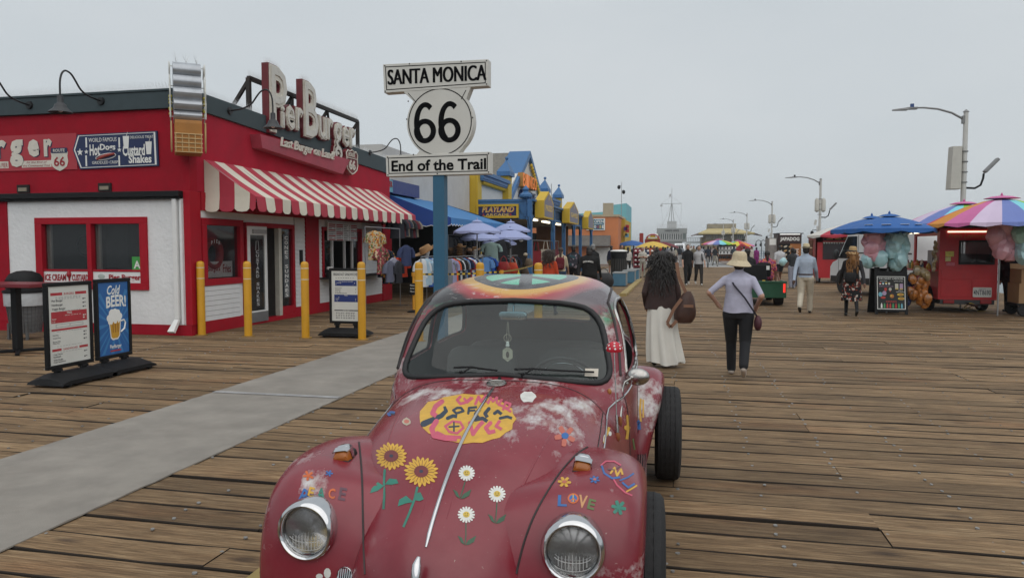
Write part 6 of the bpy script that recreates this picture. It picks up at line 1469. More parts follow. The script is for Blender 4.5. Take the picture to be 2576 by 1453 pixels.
def rack(x,y0,y1,z,label):
    t=thing('clothes_rack',label,'clothes rack',(x,y0,0)); mb=MB()
    mb.cyl((0,0,z),(0,y1-y0,z),.014,n=8); obj('rail',mb,RK,t,60)
    for yy in (0,y1-y0):
        mb=MB(); mb.cyl((0,yy,0),(0,yy,z),.014,n=8); mb.cyl((-.25,yy,.03),(.25,yy,.03),.012,n=6); obj('upright',mb,RK,t,60)
CN=[('white','#c8ccd0'),('grey','#70747a'),('black','#141519'),('navy','#141c3a'),('sky blue','#5a86bd'),('royal blue','#1f4fa8'),('orange','#d8541e'),('red','#8a1020'),('pale grey','#a5a9ac'),('charcoal','#2c2e33'),('lilac','#8f8fae'),('dark green','#1f3a2c'),('pale blue','#9db7c9')]
rk1=[(1062,),(1070,),(1078,),(1086,)]
def row_of(u0,u1,n,X,z,L_,rack_lab,order,where):
    ya,yb=atx(u0,650,X).y,atx(u1,650,X).y; rack(X,ya-.1,yb+.1,z+.05,rack_lab)
    for i in range(n):
        nm_,hx=CN[order[i%len(order)]]
        garment((X+rg.uniform(-.03,.03),lerp(ya,yb,(i+.5)/n),z),rg.uniform(.85,1.3),hx,'%s shirt hanging %s'%(nm_,where),L_+rg.choice((0,.06,-.06)))
row_of(1062,1096,8,-6.6,1.38,.78,'clothes rack just left of the blue sign post',[0,12,8,5,4,0,2,5],'on the rack left of the blue post')
row_of(1128,1212,21,-6.2,1.36,.8,'long clothes rack right of the blue sign post',[1,10,6,2,0,8,2,1,4,3,7,0,5,9,2,8,1,9,10,0,2],'on the long rack behind the striped barrier')
row_of(1216,1246,7,-6.0,1.36,.66,'short clothes rack ending in bright blue shirts',[4,4,2,5,5,3,9],'at the right end of the long rack')
row_of(1130,1200,16,-7.6,2.05,.7,'upper clothes rack deep inside the shop',[9,2,3,9,2,1,2,9],'on the upper rack inside the shop')
row_of(1250,1300,10,-6.2,1.3,.62,'low rack of dark shirts beside the red bags',[9,2,9,3,1,2,8,9,2,3],'on the low rack by the red bags')
# patterned shirts by the restaurant corner
def pattern(name,cols,scale):
    m=bpy.data.materials.new(name); m.use_nodes=True; nt=m.node_tree; b=nt.nodes['Principled BSDF']; b.inputs['Roughness'].default_value=.85; L=nt.links.new
    tc=N(nt,'TexCoord'); vo=N(nt,'TexVoronoi',i_Scale=scale); L(tc.outputs['Object'],vo.inputs['Vector']); rp=N(nt,'ValToRGB'); rp.color_ramp.interpolation='CONSTANT'
    e=rp.color_ramp.elements; e[0].color=(*lin(cols[0]),1); e[1].position=.5; e[1].color=(*lin(cols[1]),1)
    for i,c in enumerate(cols[2:]): k=rp.color_ramp.elements.new(.6+.13*i); k.color=(*lin(c),1)
    sp=N(nt,'SeparateColor'); L(vo.outputs['Color'],sp.inputs[0]); L(sp.outputs[0],rp.inputs['Fac']); L(rp.outputs['Color'],b.inputs['Base Color']); return m
HW1=pattern('aloha_cream',['#b8ab8c','#5d6b3a','#8c3a2e','#c9852a'],26); HW2=pattern('aloha_pink',['#a0404e','#c7b08f','#7a2030','#4a5a34'],24); HW3=pattern('aloha_dark',['#1b2130','#3a5a3a','#c08a3a','#2a3450'],26)
ra,rb=atx(975,650,-7.3).y,atx(1030,650,-7.3).y
rack(-7.7,ra-.5,rb+.3,2.2,'tall rack of patterned shirts beside the red restaurant corner')
for i,(mt_,nm_,z,x) in enumerate(((HW1,'cream floral',2.12,-7.7),(HW2,'pink floral',1.7,-7.6),(HW1,'cream leafy',2.1,-7.75),(HW3,'dark floral',1.65,-7.7),(HW2,'rosy floral',1.55,-7.65),(HW3,'navy leafy',1.5,-7.75))):
    garment((x,ra+.1+i*.22,z),rg.uniform(.9,1.5),'#ffffff','%s shirt hanging beside the red restaurant corner'%nm_,.78,mat=mt_,group='patterned shirts by the restaurant corner')
for i,(u,v,hx,nm_) in enumerate(((1012,665,'#e0431c','orange'),(990,672,'#8a8a9a','grey'),(980,680,'#55586a','slate'),(1003,680,'#1a1b24','black'),(1022,640,'#2a3558','navy'))):
    p=atx(u,v,-7.2+.05*i); garment((p.x,p.y,p.z+.25),rg.uniform(1.2,1.7),hx,'%s tank top hanging low beside the restaurant corner'%nm_,.56,group='tank tops by the restaurant corner')
for i in range(9):
    p=atx(1000+i*4.5,585,-8.0); garment((p.x,p.y,2.55),rg.uniform(.2,.8),['#20222b','#5a1a24','#2b3040','#7d7566','#15161a'][i%5],['black','maroon','slate','tan','jet black'][i%5]+' shirt hanging high under the blue awning',.6,group='shirts high under the blue awning')
# display shirts on the right
for u,v,hx,nm_ in ((1236,635,'#7f9590','sage green'),(1262,628,'#191b22','black long')):
    p=atx(u,v,-6.0); garment((p.x,p.y,p.z+.35),.4,hx,'%s shirt facing out above the red bags'%nm_,.72)
# hats
STR=M('straw_hat',(.30,.17,.075),.8,var=.3,sc_=40,bump=.5,bsc=120); STD=M('straw_dark',(.13,.07,.035),.8,var=.3,sc_=40,bump=.5,bsc=120); MANN=M('mannequin_white',(.62,.61,.59),.6)
def hatmesh(mat,br=.2,up=.05):
    mb=MB(); n=24; rows=[]
    for r,z in ((.004,.125),(.05,.125),(.075,.11),(.085,.06),(.09,.0),(br*.75,-.005),(br,.01)):
        rows.append([(r*math.cos(2*PI*i/n)*1.12,r*math.sin(2*PI*i/n)*.95,z+(up*abs(math.cos(2*PI*i/n))**2 if r>.12 else (0.02*-abs(math.sin(2*PI*i/n)) if z>.1 and r<.06 else 0))) for i in range(n)])
    mb.grid(rows,closed=True); return mb.mesh('hat',mat,50)
HM1,HM2=hatmesh(STR),hatmesh(STD,.21,.04)
ht=0
for (u,v,X,n,mh,lab) in ((1157,655,-7.0,8,HM1,'tall stack of cowboy hats nearest the blue post'),(1180,655,-7.0,6,HM2,'lower stack of brown cowboy hats'),(1135,660,-7.3,7,HM2,'dark hat stack half hidden by the blue post')):
    p=atx(u,v,X)
    for i in range(n):
        o=link('straw_hat',mh); o.location=(p.x+rg.uniform(-.015,.015),p.y+rg.uniform(-.02,.02),p.z+i*.062); o.rotation_euler=(0,0,rg.uniform(-.3,.3)+.6); tag(o,ORD[i]+' hat from the bottom in the '+lab,'hat','stacked straw hats')
mb=MB(); p=atx(1157,655,-7.0); q=atx(1190,655,-7.0); mb.box(-7.4,-6.75,p.y-.9,q.y+.5,p.z-.05,p.z-.012); t=tag(obj('hat_shelf',mb,BLKP),'dark shelf carrying the stacks of straw hats','shelf')
def mannequin(p,hat,label,rz=0):
    t=thing('mannequin_head',label,'mannequin head',p,rz); mb=MB(); mb.lathe([(.075,-.17),(.055,-.12),(.05,-.07),(.062,-.03),(.085,.02),(.09,.08),(.07,.14),(.03,.165),(.002,.17)],n=16,sy=1.12); mb.ell((0,-.1,.03),(.014,.03,.02),8,6); obj('head',mb,MANN,t,180)
    mb=MB(); mb.cyl((0,0,-.17),(0,0,-p[2]),.012,n=6); obj('stand_rod',mb,RK,t)
    return t
for u,v,X,mh,lab,hl in ((1195,636,-6.5,HM1,'white mannequin head wearing a tan cowboy hat','tan cowboy hat on the white mannequin head'),(1073,640,-6.9,HM1,'white mannequin head under a wide sombrero','wide straw sombrero on the mannequin head')):
    p=atx(u,v,X); mannequin((p.x,p.y,p.z),None,lab,.3); o=link('straw_hat',mh); o.location=(p.x,p.y,p.z+.09); o.rotation_euler=(.1,-.1,.5); tag(o,hl,'hat')
    if 'sombrero' in hl: o.scale=(1.9,1.9,1.4); o.rotation_euler=(.15,-.5,.3)
mb=MB(); 
for u,v,lab,hx in ((1311,604,'white cap on the display right of the parasols','#b9b9b9'),(1210,645,'pale cap below the tan cowboy hat','#9a9a98'),(1322,640,'cream cap at the right edge of the souvenir racks','#a59a86')):
    p=atx(u,v,-6.1); b=MB(); b.ell((0,0,0),(.09,.105,.075),14,8); b.ell((0,-.13,-.02),(.07,.07,.012),12,6); single('cap',b,M('cap_'+hx[1:],hx,.8),lab,'cap',smooth=60,loc=p)
# bags on the right of the racks
def bag(p,w,d,h,mat,label,name='bag',rz=0,straps=True):
    t=thing(name,label,'bag',p,rz); mb=MB(); rows=[]
    for k in range(9):
        tt=k/8; s=(.82+.25*math.sin(PI*min(1,tt*1.05)))*(1 if tt<.9 else .8); rows.append([(w/2*s*math.copysign(abs(math.cos(a))**.6,math.cos(a))+.02*math.sin(3*a+tt*5),d/2*s*math.copysign(abs(math.sin(a))**.6,math.sin(a)),h*tt) for a in [2*PI*i/20 for i in range(20)]])
    mb.grid(rows,closed=True); mb.poly(rows[0][::-1]); mb.poly(rows[-1]); obj('pouch',mb,mat,t,60)
    if straps: mb=MB(); mb.tube([(-w*.25,0,h),(-w*.2,0,h+.12),(0,0,h+.2),(w*.2,0,h+.12),(w*.25,0,h)],.014,6); obj('strap',mb,mat,t,60)
    return t
for u,v,X,w,h,hx,lab in ((1267,690,-5.6,.42,.42,'#8e1416','red souvenir backpack hanging beside the racks'),(1290,688,-5.7,.36,.4,'#b5300f','orange and red souvenir bag beside the red one'),(1320,700,-5.9,.34,.4,'#4b3a2c','brown bag at the right end of the racks'),(1330,672,-6.1,.3,.38,'#6a5a48','tan bag hanging above the brown bag')):
    p=atx(u,v,X); bag((p.x,p.y,p.z),w,.22,h,M('bag_'+hx[1:],hx,.6,var=.3,sc_=14,grime=.5,gcol=(.25,.16,.02) if 'red' in lab else (.05,.04,.03)),lab,'souvenir_bag')
for u,v,hx,lab in ((1276,700,'#3f8f5a','small green plush toy under the red bags'),(1293,702,'#3c6fb0','small blue and white ball toy under the orange bag'),(1302,690,'#d8c64a','yellow plush toy beside the orange bag'),(1325,716,'#a3532a','brown plush toy at the end of the racks')):
    p=atx(u,v,-5.55); b=MB(); b.ell((0,0,0),(.09,.08,.09),10,7); b.ell((0,0,.11),(.06,.055,.06),10,7); single('plush_toy',b,M('plush_'+hx[1:],hx,.9,var=.4,sc_=18),lab,'toy',smooth=180,loc=p)
mb=MB(); p=atx(1288,722,-5.6); mb.box(p.x-.25,p.x+.25,p.y-.5,p.y+.5,0,.35); single('green_crate',mb,M('crate_green',(.02,.16,.06),.5),'green plastic crate under the souvenir bags','crate',bevel=.02)
# red tote bags on a rail further along
for i,(u,v,hx,nm_) in enumerate(((1348,645,'#7a0f1e','deep red'),(1372,640,'#b3aa9c','cream'),(1385,640,'#4f4a4a','grey'),(1396,640,'#6b2a35','plum'))):
    p=atx(u,v,-6.55); b=MB(); b.add([(-.2,-.03,-.32),(.2,-.03,-.32),(.19,-.03,.2),(-.19,-.03,.2),(-.2,.03,-.32),(.2,.03,-.32),(.19,.03,.2),(-.19,.03,.2)],[(0,1,2,3),(7,6,5,4),(0,4,5,1),(1,5,6,2),(2,6,7,3),(3,7,4,0)]); b.tube([(-.1,-.03,.2),(-.05,-.02,.5),(.05,-.02,.5),(.1,-.03,.2)],.02,5)
    o=single('tote_bag',b,M('tote_'+hx[1:],hx,.8,var=.1),nm_+' tote bag hanging in front of the arcade posts','bag',loc=p); o.scale=(1.4,1,1.35); o.rotation_euler=(0,0,.6)
rack(-6.55,atx(1345,600,-6.55).y-.5,atx(1398,600,-6.55).y+1,2.0,'tote bag rail in front of the arcade posts')
# belt barrier
STY=M('stanchion_yellow',(.60,.27,.015),.4)
def belt(b,p,q,w=.05):
    L_=(q-p).length; n=max(2,int(L_/.09)); d=(q-p)/n
    for i in range(n):
        sag=lambda t: -.03*math.sin(PI*t); a=p+d*i+UZ*sag(i/n); c=p+d*(i+1)+UZ*sag((i+1)/n); sh_=d*.35
        b.add([a-UZ*w/2,c-UZ*w/2,c+UZ*w/2+sh_*0,a+UZ*w/2],[(0,1,2,3)],i%2)
pos=[]
for u,v,lab in ((1040,675,'yellow barrier post with a black notice left of the sign post'),(1262,680,'yellow barrier post in front of the souvenir bags')):
    p=aty(u,v,18.2 if u<1100 else 20.5); t=thing('barrier_post',lab,'barrier post',(p.x,p.y,0)); mb=MB(); mb.cyl((0,0,.02),(0,0,.95),.033,n=14); mb.cyl((0,0,.93),(0,0,1.03),.055,n=14); obj('post',mb,STY,t,40); mb=MB(); mb.lathe([(.17,0),(.17,.02),(.05,.05),(.033,.06)],n=20); obj('foot',mb,BLKP,t,40); pos.append(Vector((p.x,p.y,.985)))
    if u<1100:
        mb=MB(); mb.box(-.09,.07,-.06,-.045,.45,.75); nt_=obj('notice',mb,BLK,t); mb=MB()
        for i,s_ in enumerate(('Please','Do Not','Move')): text(mb,s_,(-.01,-.0605,.68-i*.08),UX,UZ,.04,.12,ext=0)
        obj('lettering',mb,LETW,nt_)
mb=MB(); belt(mb,pos[0],pos[1]); bl=tag(obj('barrier_belt',mb,[M('belt_black',(.012,.012,.012),.7),M('belt_yellow',(.55,.36,.03),.6)],fix=False),'black and yellow striped belt strung in front of the shirts','belt')
mb=MB(); belt(mb,pos[1],Vector((atx(1340,664,-5.2).x,atx(1340,664,-5.2).y,1.0))); tag(obj('barrier_belt',mb,[M('belt_black',(.012,.012,.012),.7),M('belt_yellow',(.55,.36,.03),.6)],fix=False),'striped belt running back past the souvenir bags','belt')
# ================================================================= ARCADE
AB=M('arcade_blue',(.035,.13,.30),.5,var=.1,sc_=3,grime=.15,gcol=(.02,.07,.16)); AY=M('arcade_yellow',(.55,.36,.02),.6,var=.08,sc_=2,grime=.15,gcol=(.4,.26,.02)); AW=M('arcade_white',(.60,.59,.56),.8,var=.06,sc_=2,grime=.2,gcol=(.45,.43,.4)); ASH=M('shingle_grey',(.16,.15,.13),.9,var=.35,sc_=7)
XF,XV=-9.05,-6.5; YA,YZ=33.2,57.0
ar=thing('arcade_building','white, yellow and blue amusement arcade with gable and verandah','building',(XF,YA,0),world=True)
A=lambda nm,mb,mt,sm=None,bv=0,pr=None: obj(nm,mb,mt,pr or ar,sm,bv)
mb=MB(); mb.box(-24,XF-.02,YA+.01,YZ,3.3,4.95); A('upper_wall',mb,AW)
mb=MB(); mb.box(-13,-12.9,YA,YZ,0,3.3); mb.box(-13,XF-.02,YA,YA+.15,0,3.3); A('inner_wall',mb,M('arcade_inner',(.30,.27,.2),.8))
mb=MB(); mb.box(-12.9,XF,YA,YZ,3.15,3.3); A('soffit',mb,M('soffit_white',(.45,.45,.45),.8))
# corner pier, piers along the front
mb=MB(); mb.box(-11.2,XF+.0,YA-.12,YA+.02,0,5.0); mb.box(XF-.01,XF+.1,YA-.12,YA+.6,0,5.0); A('corner_pier',mb,AY)
def zlev(u,v): return atx(u,v,XF).z
def ywall(u): return atx(u,500,XF).y
gl,gr,ga=ywall(1286),ywall(1364),ywall(1325); zb1,zap=5.2,7.55; zb=atx(1286,470,XF).z
ymid=(gl+gr)/2
# gable (white triangle wall), roof behind it
mb=MB(); mb.prism([(XF-.05,gl,4.9),(XF-.05,gr,4.9),(XF-.05,gr,zb),(XF-.05,ymid,zap-.25),(XF-.05,gl,zb)],(-.2,0,0)); A('gable_wall',mb,AW)
mb=MB(); 
for s,(ya_,yb_) in ((1,(gl-.5,ymid)),(-1,(gr+.5,ymid))):
    zlo=zb-.55
    mb.add([(XF+.06,ya_,zlo),(XF+.06,yb_,zap),(-20,yb_,zap),(-20,ya_,zlo),(XF+.06,ya_,zlo-.12),(XF+.06,yb_,zap-.12),(-20,yb_,zap-.12),(-20,ya_,zlo-.12)],[(0,1,2,3),(7,6,5,4),(0,4,5,1),(1,5,6,2),(2,6,7,3),(3,7,4,0)])
rf=A('roof',mb,ASH)
mb=MB()
for (ya_,yb_) in ((gl-.6,ymid),(gr+.6,ymid)):
    zlo=zb-.62
    mb.add([(XF+.14,ya_,zlo+.04),(XF+.14,yb_,zap+.08),(XF-1.2,yb_,zap+.08),(XF-1.2,ya_,zlo+.04),(XF+.14,ya_,zlo-.30),(XF+.14,yb_,zap-.30),(XF+.0,yb_,zap-.30),(XF+.0,ya_,zlo-.30)],[(0,1,2,3),(7,6,5,4),(0,4,5,1),(1,5,6,2),(2,6,7,3),(3,7,4,0)])
A('barge_board',mb,AB)
k=0
def dentils(y0,y1,z0,z1,n):
    me=MB(); me.ell((0,0,0),(.11,.13,.12),10,6); me=me.mesh('dentil',AY,180)
    for i in range(n): link('dentil',me,ar,(XF+.1,lerp(y0,y1,(i+.5)/n),lerp(z0,z1,(i+.5)/n)))
dentils(ymid+.3,gr+.5,zap-.7,zb-.95,17); dentils(YA+.7,ywall(1266),4.72,4.72,18); dentils(gr+1.4,ywall(1400)-.2,4.6,4.6,10)
# parapet cornices either side of the gable
for y0,y1 in ((YA+.3,ywall(1268)),(ywall(1376),ywall(1400))):
    mb=MB(); mb.box(XF-.3,XF+.28,y0,y1,4.86,5.02); mb.box(XF-.3,XF+.36,y0,y1,5.022,5.2); mb.box(XF-.3,XF+.24,y0,y1,4.98-.2,4.858); A('cornice',mb,AB)
# piers with blue caps
for u0,u1 in ((1265,1286),(1364,1376),(1400,1412)):
    y0=ywall(u0); y1=y0+.85; mb=MB(); mb.box(XF-.1,XF+.3,y0,y1,3.3,5.45); p_=A('pier',mb,AY)
    mb=MB(); c=((y0+y1)/2); h=(y1-y0)/2+.18; mb.add([(XF-.3,c-h,5.45),(XF+.42,c-h,5.45),(XF+.42,c+h,5.45),(XF-.3,c+h,5.45),(XF-.3,c-h,5.68),(XF+.42,c-h,5.68),(XF+.42,c+h,5.68),(XF-.3,c+h,5.68),(XF+.12,c,6.35)],[(0,3,2,1),(0,1,5,4),(1,2,6,5),(2,3,7,6),(3,0,4,7),(4,5,8),(5,6,8),(6,7,8),(7,4,8)]); obj('pier_cap',mb,AB,p_); mb=MB(); mb.ell((XF+.12,c,6.42),.1,8,6); obj('finial',mb,AB,p_,180)
# neon letters in the gable
OR_=M('neon_orange',(.5,.12,.02),.5,emit=.35,ecol=(1,.3,.05)); 
gs=thing('gable_letters','orange neon and blue lettering mounted in the white gable','sign',(XF,ymid,5),world=True)
a=atx(1303,500,XF+.1); b_=atx(1342,470,XF+.1)
for i,ch in enumerate('BINGO'):
    ya_,yb_=lerp(ywall(1302),ywall(1338),i/5),lerp(ywall(1302),ywall(1338),(i+.85)/5); z0=5.2; z1=6.0
    mb=MB(); text(mb,ch,(XF+.02,ya_,z0),UY,UZ,z1-z0,yb_-ya_,ext=.3,bold=.04,anchor='l'); q=obj('letter',mb,M('letter_orange',(.42,.20,.04),.5),gs); mb=MB(); text(mb,ch,(XF+.33,ya_,z0+.02),UY,UZ,z1-z0-.04,(yb_-ya_)*.95,ext=.02,bold=-.01,anchor='l'); obj('tube',mb,OR_,q)
mb=MB(); text(mb,'ARCADE',(XF+.02,ywall(1303),4.6),UY,UZ,.45,ywall(1340)-ywall(1303),ext=.2,bold=.03,anchor='l'); obj('blue_letters',mb,NAVY,gs)
# verandah: floor-high posts, fascia with lattice, signs
zf0,zf1=3.05,3.75
vb=thing('verandah','blue timber verandah with lattice fascia in front of the arcade','verandah',(XV,YA,0),world=True)
V=lambda nm,mb,mt,sm=None,bv=0: obj(nm,mb,mt,vb,sm,bv)
posts=[ (u,atx(u,600,XV).y) for u in (1333,1391,1418,1443,1460,1487)]
ylast=posts[-1][1]
for u,y in posts:
    mb=MB(); mb.box(XV-.1,XV+.1,y-.1,y+.1,0,3.85); mb.box(XV-.14,XV+.14,y-.14,y+.14,0,.5); mb.box(XV-.14,XV+.14,y-.14,y+.14,2.9,3.05); V('post',mb,AB)
    mb=MB(); mb.add([(XV,y-.6,3.05),(XV,y+.6,3.05),(XV,y+.1,2.5),(XV,y-.1,2.5),(XV+.04,y-.6,3.05),(XV+.04,y+.6,3.05),(XV+.04,y+.1,2.5),(XV+.04,y-.1,2.5)],[(0,1,2,3),(7,6,5,4),(0,4,5,1),(1,5,6,2),(2,6,7,3),(3,7,4,0)]); V('bracket',mb,AB)
for (y0,y1) in [(posts[i][1],posts[i+1][1]) for i in range(5)]:
    mb=MB(); mb.box(XV-.07,XV+.07,y0+.1,y1-.1,zf0,zf0+.1); mb.box(XV-.07,XV+.07,y0+.1,y1-.1,zf1-.1,zf1); V('rail',mb,AB)
    mb=MB(); n=int((y1-y0)/.16)
    for i in range(n+4):
        for s in (1,-1):
            ya_=y0+.1+i*.16-(.5 if s>0 else 0); yb_=ya_+.5*s if s<0 else ya_+.5
            za,zb_=zf0+.1,zf1-.1
            ya2,yb2=(ya_,ya_+.5) if s>0 else (ya_+.0,ya_-.5)
            lo,hi=min(ya2,yb2),max(ya2,yb2)
            if lo<y0+.1 or hi>y1-.1: continue
            mb.add([(XV+.01*s,ya2-.02,za),(XV+.01*s,ya2+.02,za),(XV+.01*s,yb2+.02,zb_),(XV+.01*s,yb2-.02,zb_)],[(0,1,2,3)])
    tag(V('lattice',mb,AB),kind='stuff')
    mb=MB(); mb.box(XV-.06,XV-.05,y0+.1,y1-.1,zf0+.1,zf1-.1); V('lattice_backing',mb,M('lattice_back',(.01,.03,.07),.8))
mb=MB(); mb.box(XF,XV+.05,YA-.02,YA+.12,zf0-.1,zf1); mb.box(XF,XV+.2,YA-.05,ylast,3.76,3.86); V('end_fascia',mb,AB)
mb=MB(); mb.box(XF,XV-.1,YA+.1,ylast,3.05,3.1); V('ceiling',mb,M('ver_ceiling',(.4,.38,.33),.8))
for y in (posts[0][1]+2.0,posts[0][1]+6,posts[1][1]+3):
    mb=MB(); mb.box(XV-.35,XV-.2,y-1.1,y+1.1,2.96,3.03); lt_=V('lamp_tube',mb,M('tube_light',(.9,.85,.7),.4,emit=3.0,ecol=(1,.86,.62)))
# ornament panel at the corner
mb=MB(); c=Vector((aty(1322,530,YA-.05).x,YA-.05,3.4)); 
mb.lathe([(.22,-.03),(.22,.03)],c,18,rot=rotm(PI/2)); mb.lathe([(.1,-.05),(.1,.05)],c,14,rot=rotm(PI/2)); 
for a_ in range(4): mb.obox(c+Vector((.27*math.cos(a_*PI/2),0,.27*math.sin(a_*PI/2))),.12,.06,.12)
mb.lathe([(.12,0),(.3,.1),(.3,.2),(.12,.35),(.16,.45),(.02,.62)],c+Vector((0,.05,.45)),12); V('ornament',mb,AB)
pl=thing('playland_sign','yellow framed navy arcade sign facing the camera on the verandah end','sign',(-7.9,YA,3.3),world=True)
a=aty(1199,560-10,YA-.1); b_=aty(1305,513,YA-.1); z0=aty(1199,549,YA-.1).z
mb=MB(); x0,x1,z1=a.x,b_.x,b_.z; y_=YA-.1; f=.1
mb.box(x0,x1,y_-.08,y_+.05,z1-f,z1); mb.box(x0,x1,y_-.08,y_+.05,z0,z0+f); mb.box(x0,x0+f,y_-.08,y_+.05,z0+f,z1-f); mb.box(x1-f,x1,y_-.08,y_+.05,z0+f,z1-f); obj('frame',mb,AY,pl)
mb=MB(); mb.box(x0+f,x1-f,y_-.04,y_+.04,z0+f,z1-f); obj('panel',mb,M('panel_navy',(.012,.02,.10),.4),pl)
h=z1-z0
mb=MB(); text(mb,'PLAYLAND',((x0+x1)/2+.03,y_-.045,z0+h*.42),UX,UZ,h*.42,(x1-x0)*.76,ext=.003,bold=.03,shear=.25); text(mb,'PLAYLAND',((x0+x1)/2+.05,y_-.043,z0+h*.40),UX,UZ,h*.42,(x1-x0)*.76,ext=.001,bold=.03,shear=.25,m=1); text(mb,'ARCADE',((x0+x1)/2,y_-.045,z0+h*.16),UX,UZ,h*.18,(x1-x0)*.55,ext=.003,bold=.03,space=1.15)
obj('lettering',mb,[M('let_yellow',(.6,.42,.12),.5),M('let_red',(.4,.03,.04),.5)],pl)
mb=MB(); 
for sx in (-.33,.31): mb.prism(star(Vector(((x0+x1)/2+sx*(x1-x0),y_-.046,z0+h*.25)),.07),(0,.003,0))
obj('star',mb,PRR,pl)
for (u0,u1,v0,v1,body) in ((1358,1383,495,545,'PRIZES'),(1424,1448,522,558,'GAMES'),(1473,1487,540,573,'FUN')):
    y0,y1=atx(u0,520,XV+.35).y,atx(u1,520,XV+.35).y; z0=atx(u0,v1,XV+.35).z-.05; z1=z0+1.15; ym=(y0+y1)/2
    t=thing('pentagon_sign','yellow framed pointed sign on the verandah, %s of three'%{'PRIZES':'nearest','GAMES':'middle','FUN':'farthest'}[body],'sign',(XV,ym,z0),world=True)
    o5=[(y0,z0),(y1,z0),(y1,z1-.35),(ym,z1+.15),(y0,z1-.35)]
    mb=MB(); mb.prism([(XV+.12,y,z) for y,z in o5],(.42,0,0)); obj('box',mb,AY,t)
    cc=((y0+y1)/2,(z0+z1)/2-.05); mb=MB(); mb.prism([(XV+.5,cc[0]+(y-cc[0])*.86,cc[1]+(z-cc[1])*.86) for y,z in o5],(.045,0,0)); obj('panel',mb,M('panel_multi',(.10,.09,.14),.4,var=.5,sc_=3,grime=.6,gcol=(.25,.08,.1)),t)
    if body!='FUN': mb=MB(); text(mb,body,(XV+.548,ym,z0+.35),UY,UZ,.28,(y1-y0)*.7,ext=.004,bold=.03); mb.prism([Vector((XV+.548,ym+p.x,z0+.95+p.z)) for p in star(Vector((0,0,0)),.13)],(.004,0,0)); obj('lettering',mb,M('let_yellow',(.6,.42,.12),.5),t)
# things inside: yellow columns, dark doorways, cutout figures and a counter
mb=MB()
for u0,u1 in ((1383,1397),(1404,1412)): y0,y1=atx(u0,600,XF+.02).y,atx(u1,600,XF+.02).y; mb.box(XF-.2,XF+.05,y0,y1,0,3.15)
A('column',mb,AY)
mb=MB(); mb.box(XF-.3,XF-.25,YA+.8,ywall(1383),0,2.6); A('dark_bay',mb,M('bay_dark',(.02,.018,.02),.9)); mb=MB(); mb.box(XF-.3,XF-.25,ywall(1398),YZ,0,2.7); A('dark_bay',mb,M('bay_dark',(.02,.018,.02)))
mb=MB(); mb.box(-9.0,-6.9,48,48.1,0,3.0); A('far_partition',mb,M('partition',(.25,.12,.06),.8))
# roof mast with camera
for u,v0,v1,Y,lab in ((1563,457,545,72,'thin camera mast on the teal roof'),(1387,462,505,50,'short aerial on the arcade roof')):
    p=aty(u,v1,Y); q=aty(u,v0,Y); t=thing('camera_mast',lab,'mast',p); mb=MB(); mb.cyl((0,0,0),(0,0,q.z-p.z),.035,.02,8); obj('pole',mb,POLE,t); 
    if Y>60:
        for s,z in ((-.25,.86),(.2,.72)):
            mb=MB(); mb.cyl((0,0,(q.z-p.z)*z+.1),(s,0,(q.z-p.z)*z+.1),.02,n=6); mb.ell((s,0,(q.z-p.z)*z-.05),(.16,.16,.2),10,8); obj('camera_dome',mb,BLK,t,60)
# ================================================================= ORANGE, TEAL AND YELLOW BUILDINGS
YO=70.0
OW=M('orange_wall',(.56,.20,.08),.8,var=.08,sc_=1,grime=.15,gcol=(.45,.16,.08)); TW=M('teal_wall',(.16,.42,.48),.7,var=.06,sc_=.6); YW=M('yellow_wall',(.50,.33,.03),.7,var=.1,sc_=1)
ob_=thing('orange_building','orange block building with white roller shutter and grey lean-to roof','building',aty(1520,640,YO),world=True)
xa,xb=-26.0,aty(1555,600,YO).x; zt=aty(1550,545,YO).z
mb=MB(); mb.box(xa,xb,YO,YO+12,0,zt); obj('wall',mb,OW,ob_); mb=MB(); mb.box(xa,xb+.1,YO-.1,YO+12,zt,zt+.2); obj('coping',mb,M('coping',(.45,.36,.24),.8),ob_)
z0=aty(1520,617,YO).z; z1=aty(1520,601,YO-.0).z; 
mb=MB(); mb.add([(xa,YO-1.1,z0),(xb-.7,YO-1.1,z0),(xb-.7,YO-.002,z1+.35),(xa,YO-.002,z1+.35),(xa,YO-1.1,z0-.1),(xb-.7,YO-1.1,z0-.1),(xb-.7,YO-.002,z0-.1),(xa,YO-.002,z0-.1)],[(0,1,2,3),(7,6,5,4),(0,4,5,1),(1,5,6,2),(2,6,7,3),(3,7,4,0)]); obj('lean_to',mb,M('lean_grey',(.13,.12,.11),.9,var=.25,sc_=3),ob_)
s0,s1,sz=aty(1488,640,YO).x,aty(1538,640,YO).x,aty(1510,622,YO).z
me=MB(); me.box(0,s1-s0,-.06,0,0,.085); me=me.mesh('shutter_slat',M('shutter_white',(.66,.67,.66),.6),)
k=0
z=.05
while z<sz: link('shutter_slat',me,ob_,(s0,YO-.002-.02*(k%2),z)); z+=.10; k+=1
os_=thing('open_house_sign','teal open house sign on the orange wall','sign',aty(1505,560,YO),world=True)
a,b_=aty(1486,579,YO-.1),aty(1522,549,YO-.1); mb=MB(); mb.box(a.x-.4,b_.x,YO-.12,YO-.02,a.z,b_.z); obj('border',mb,LETW,os_); mb=MB(); mb.box(a.x-.4,b_.x-.1,YO-.14,YO-.1,a.z+.08,b_.z-.08); obj('panel',mb,M('panel_teal',(.03,.16,.25),.5),os_)
w_=b_.x-a.x; h=b_.z-a.z
mb=MB(); text(mb,'OPEN',(a.x+w_*.58,YO-.15,a.z+h*.62),UX,UZ,h*.25,w_*.66,ext=.01,bold=.02); mb.box(a.x+.05,b_.x-.2,YO-.155,YO-.15,a.z+h*.52,a.z+h*.55); obj('lettering',mb,LETW,os_)
mb=MB()
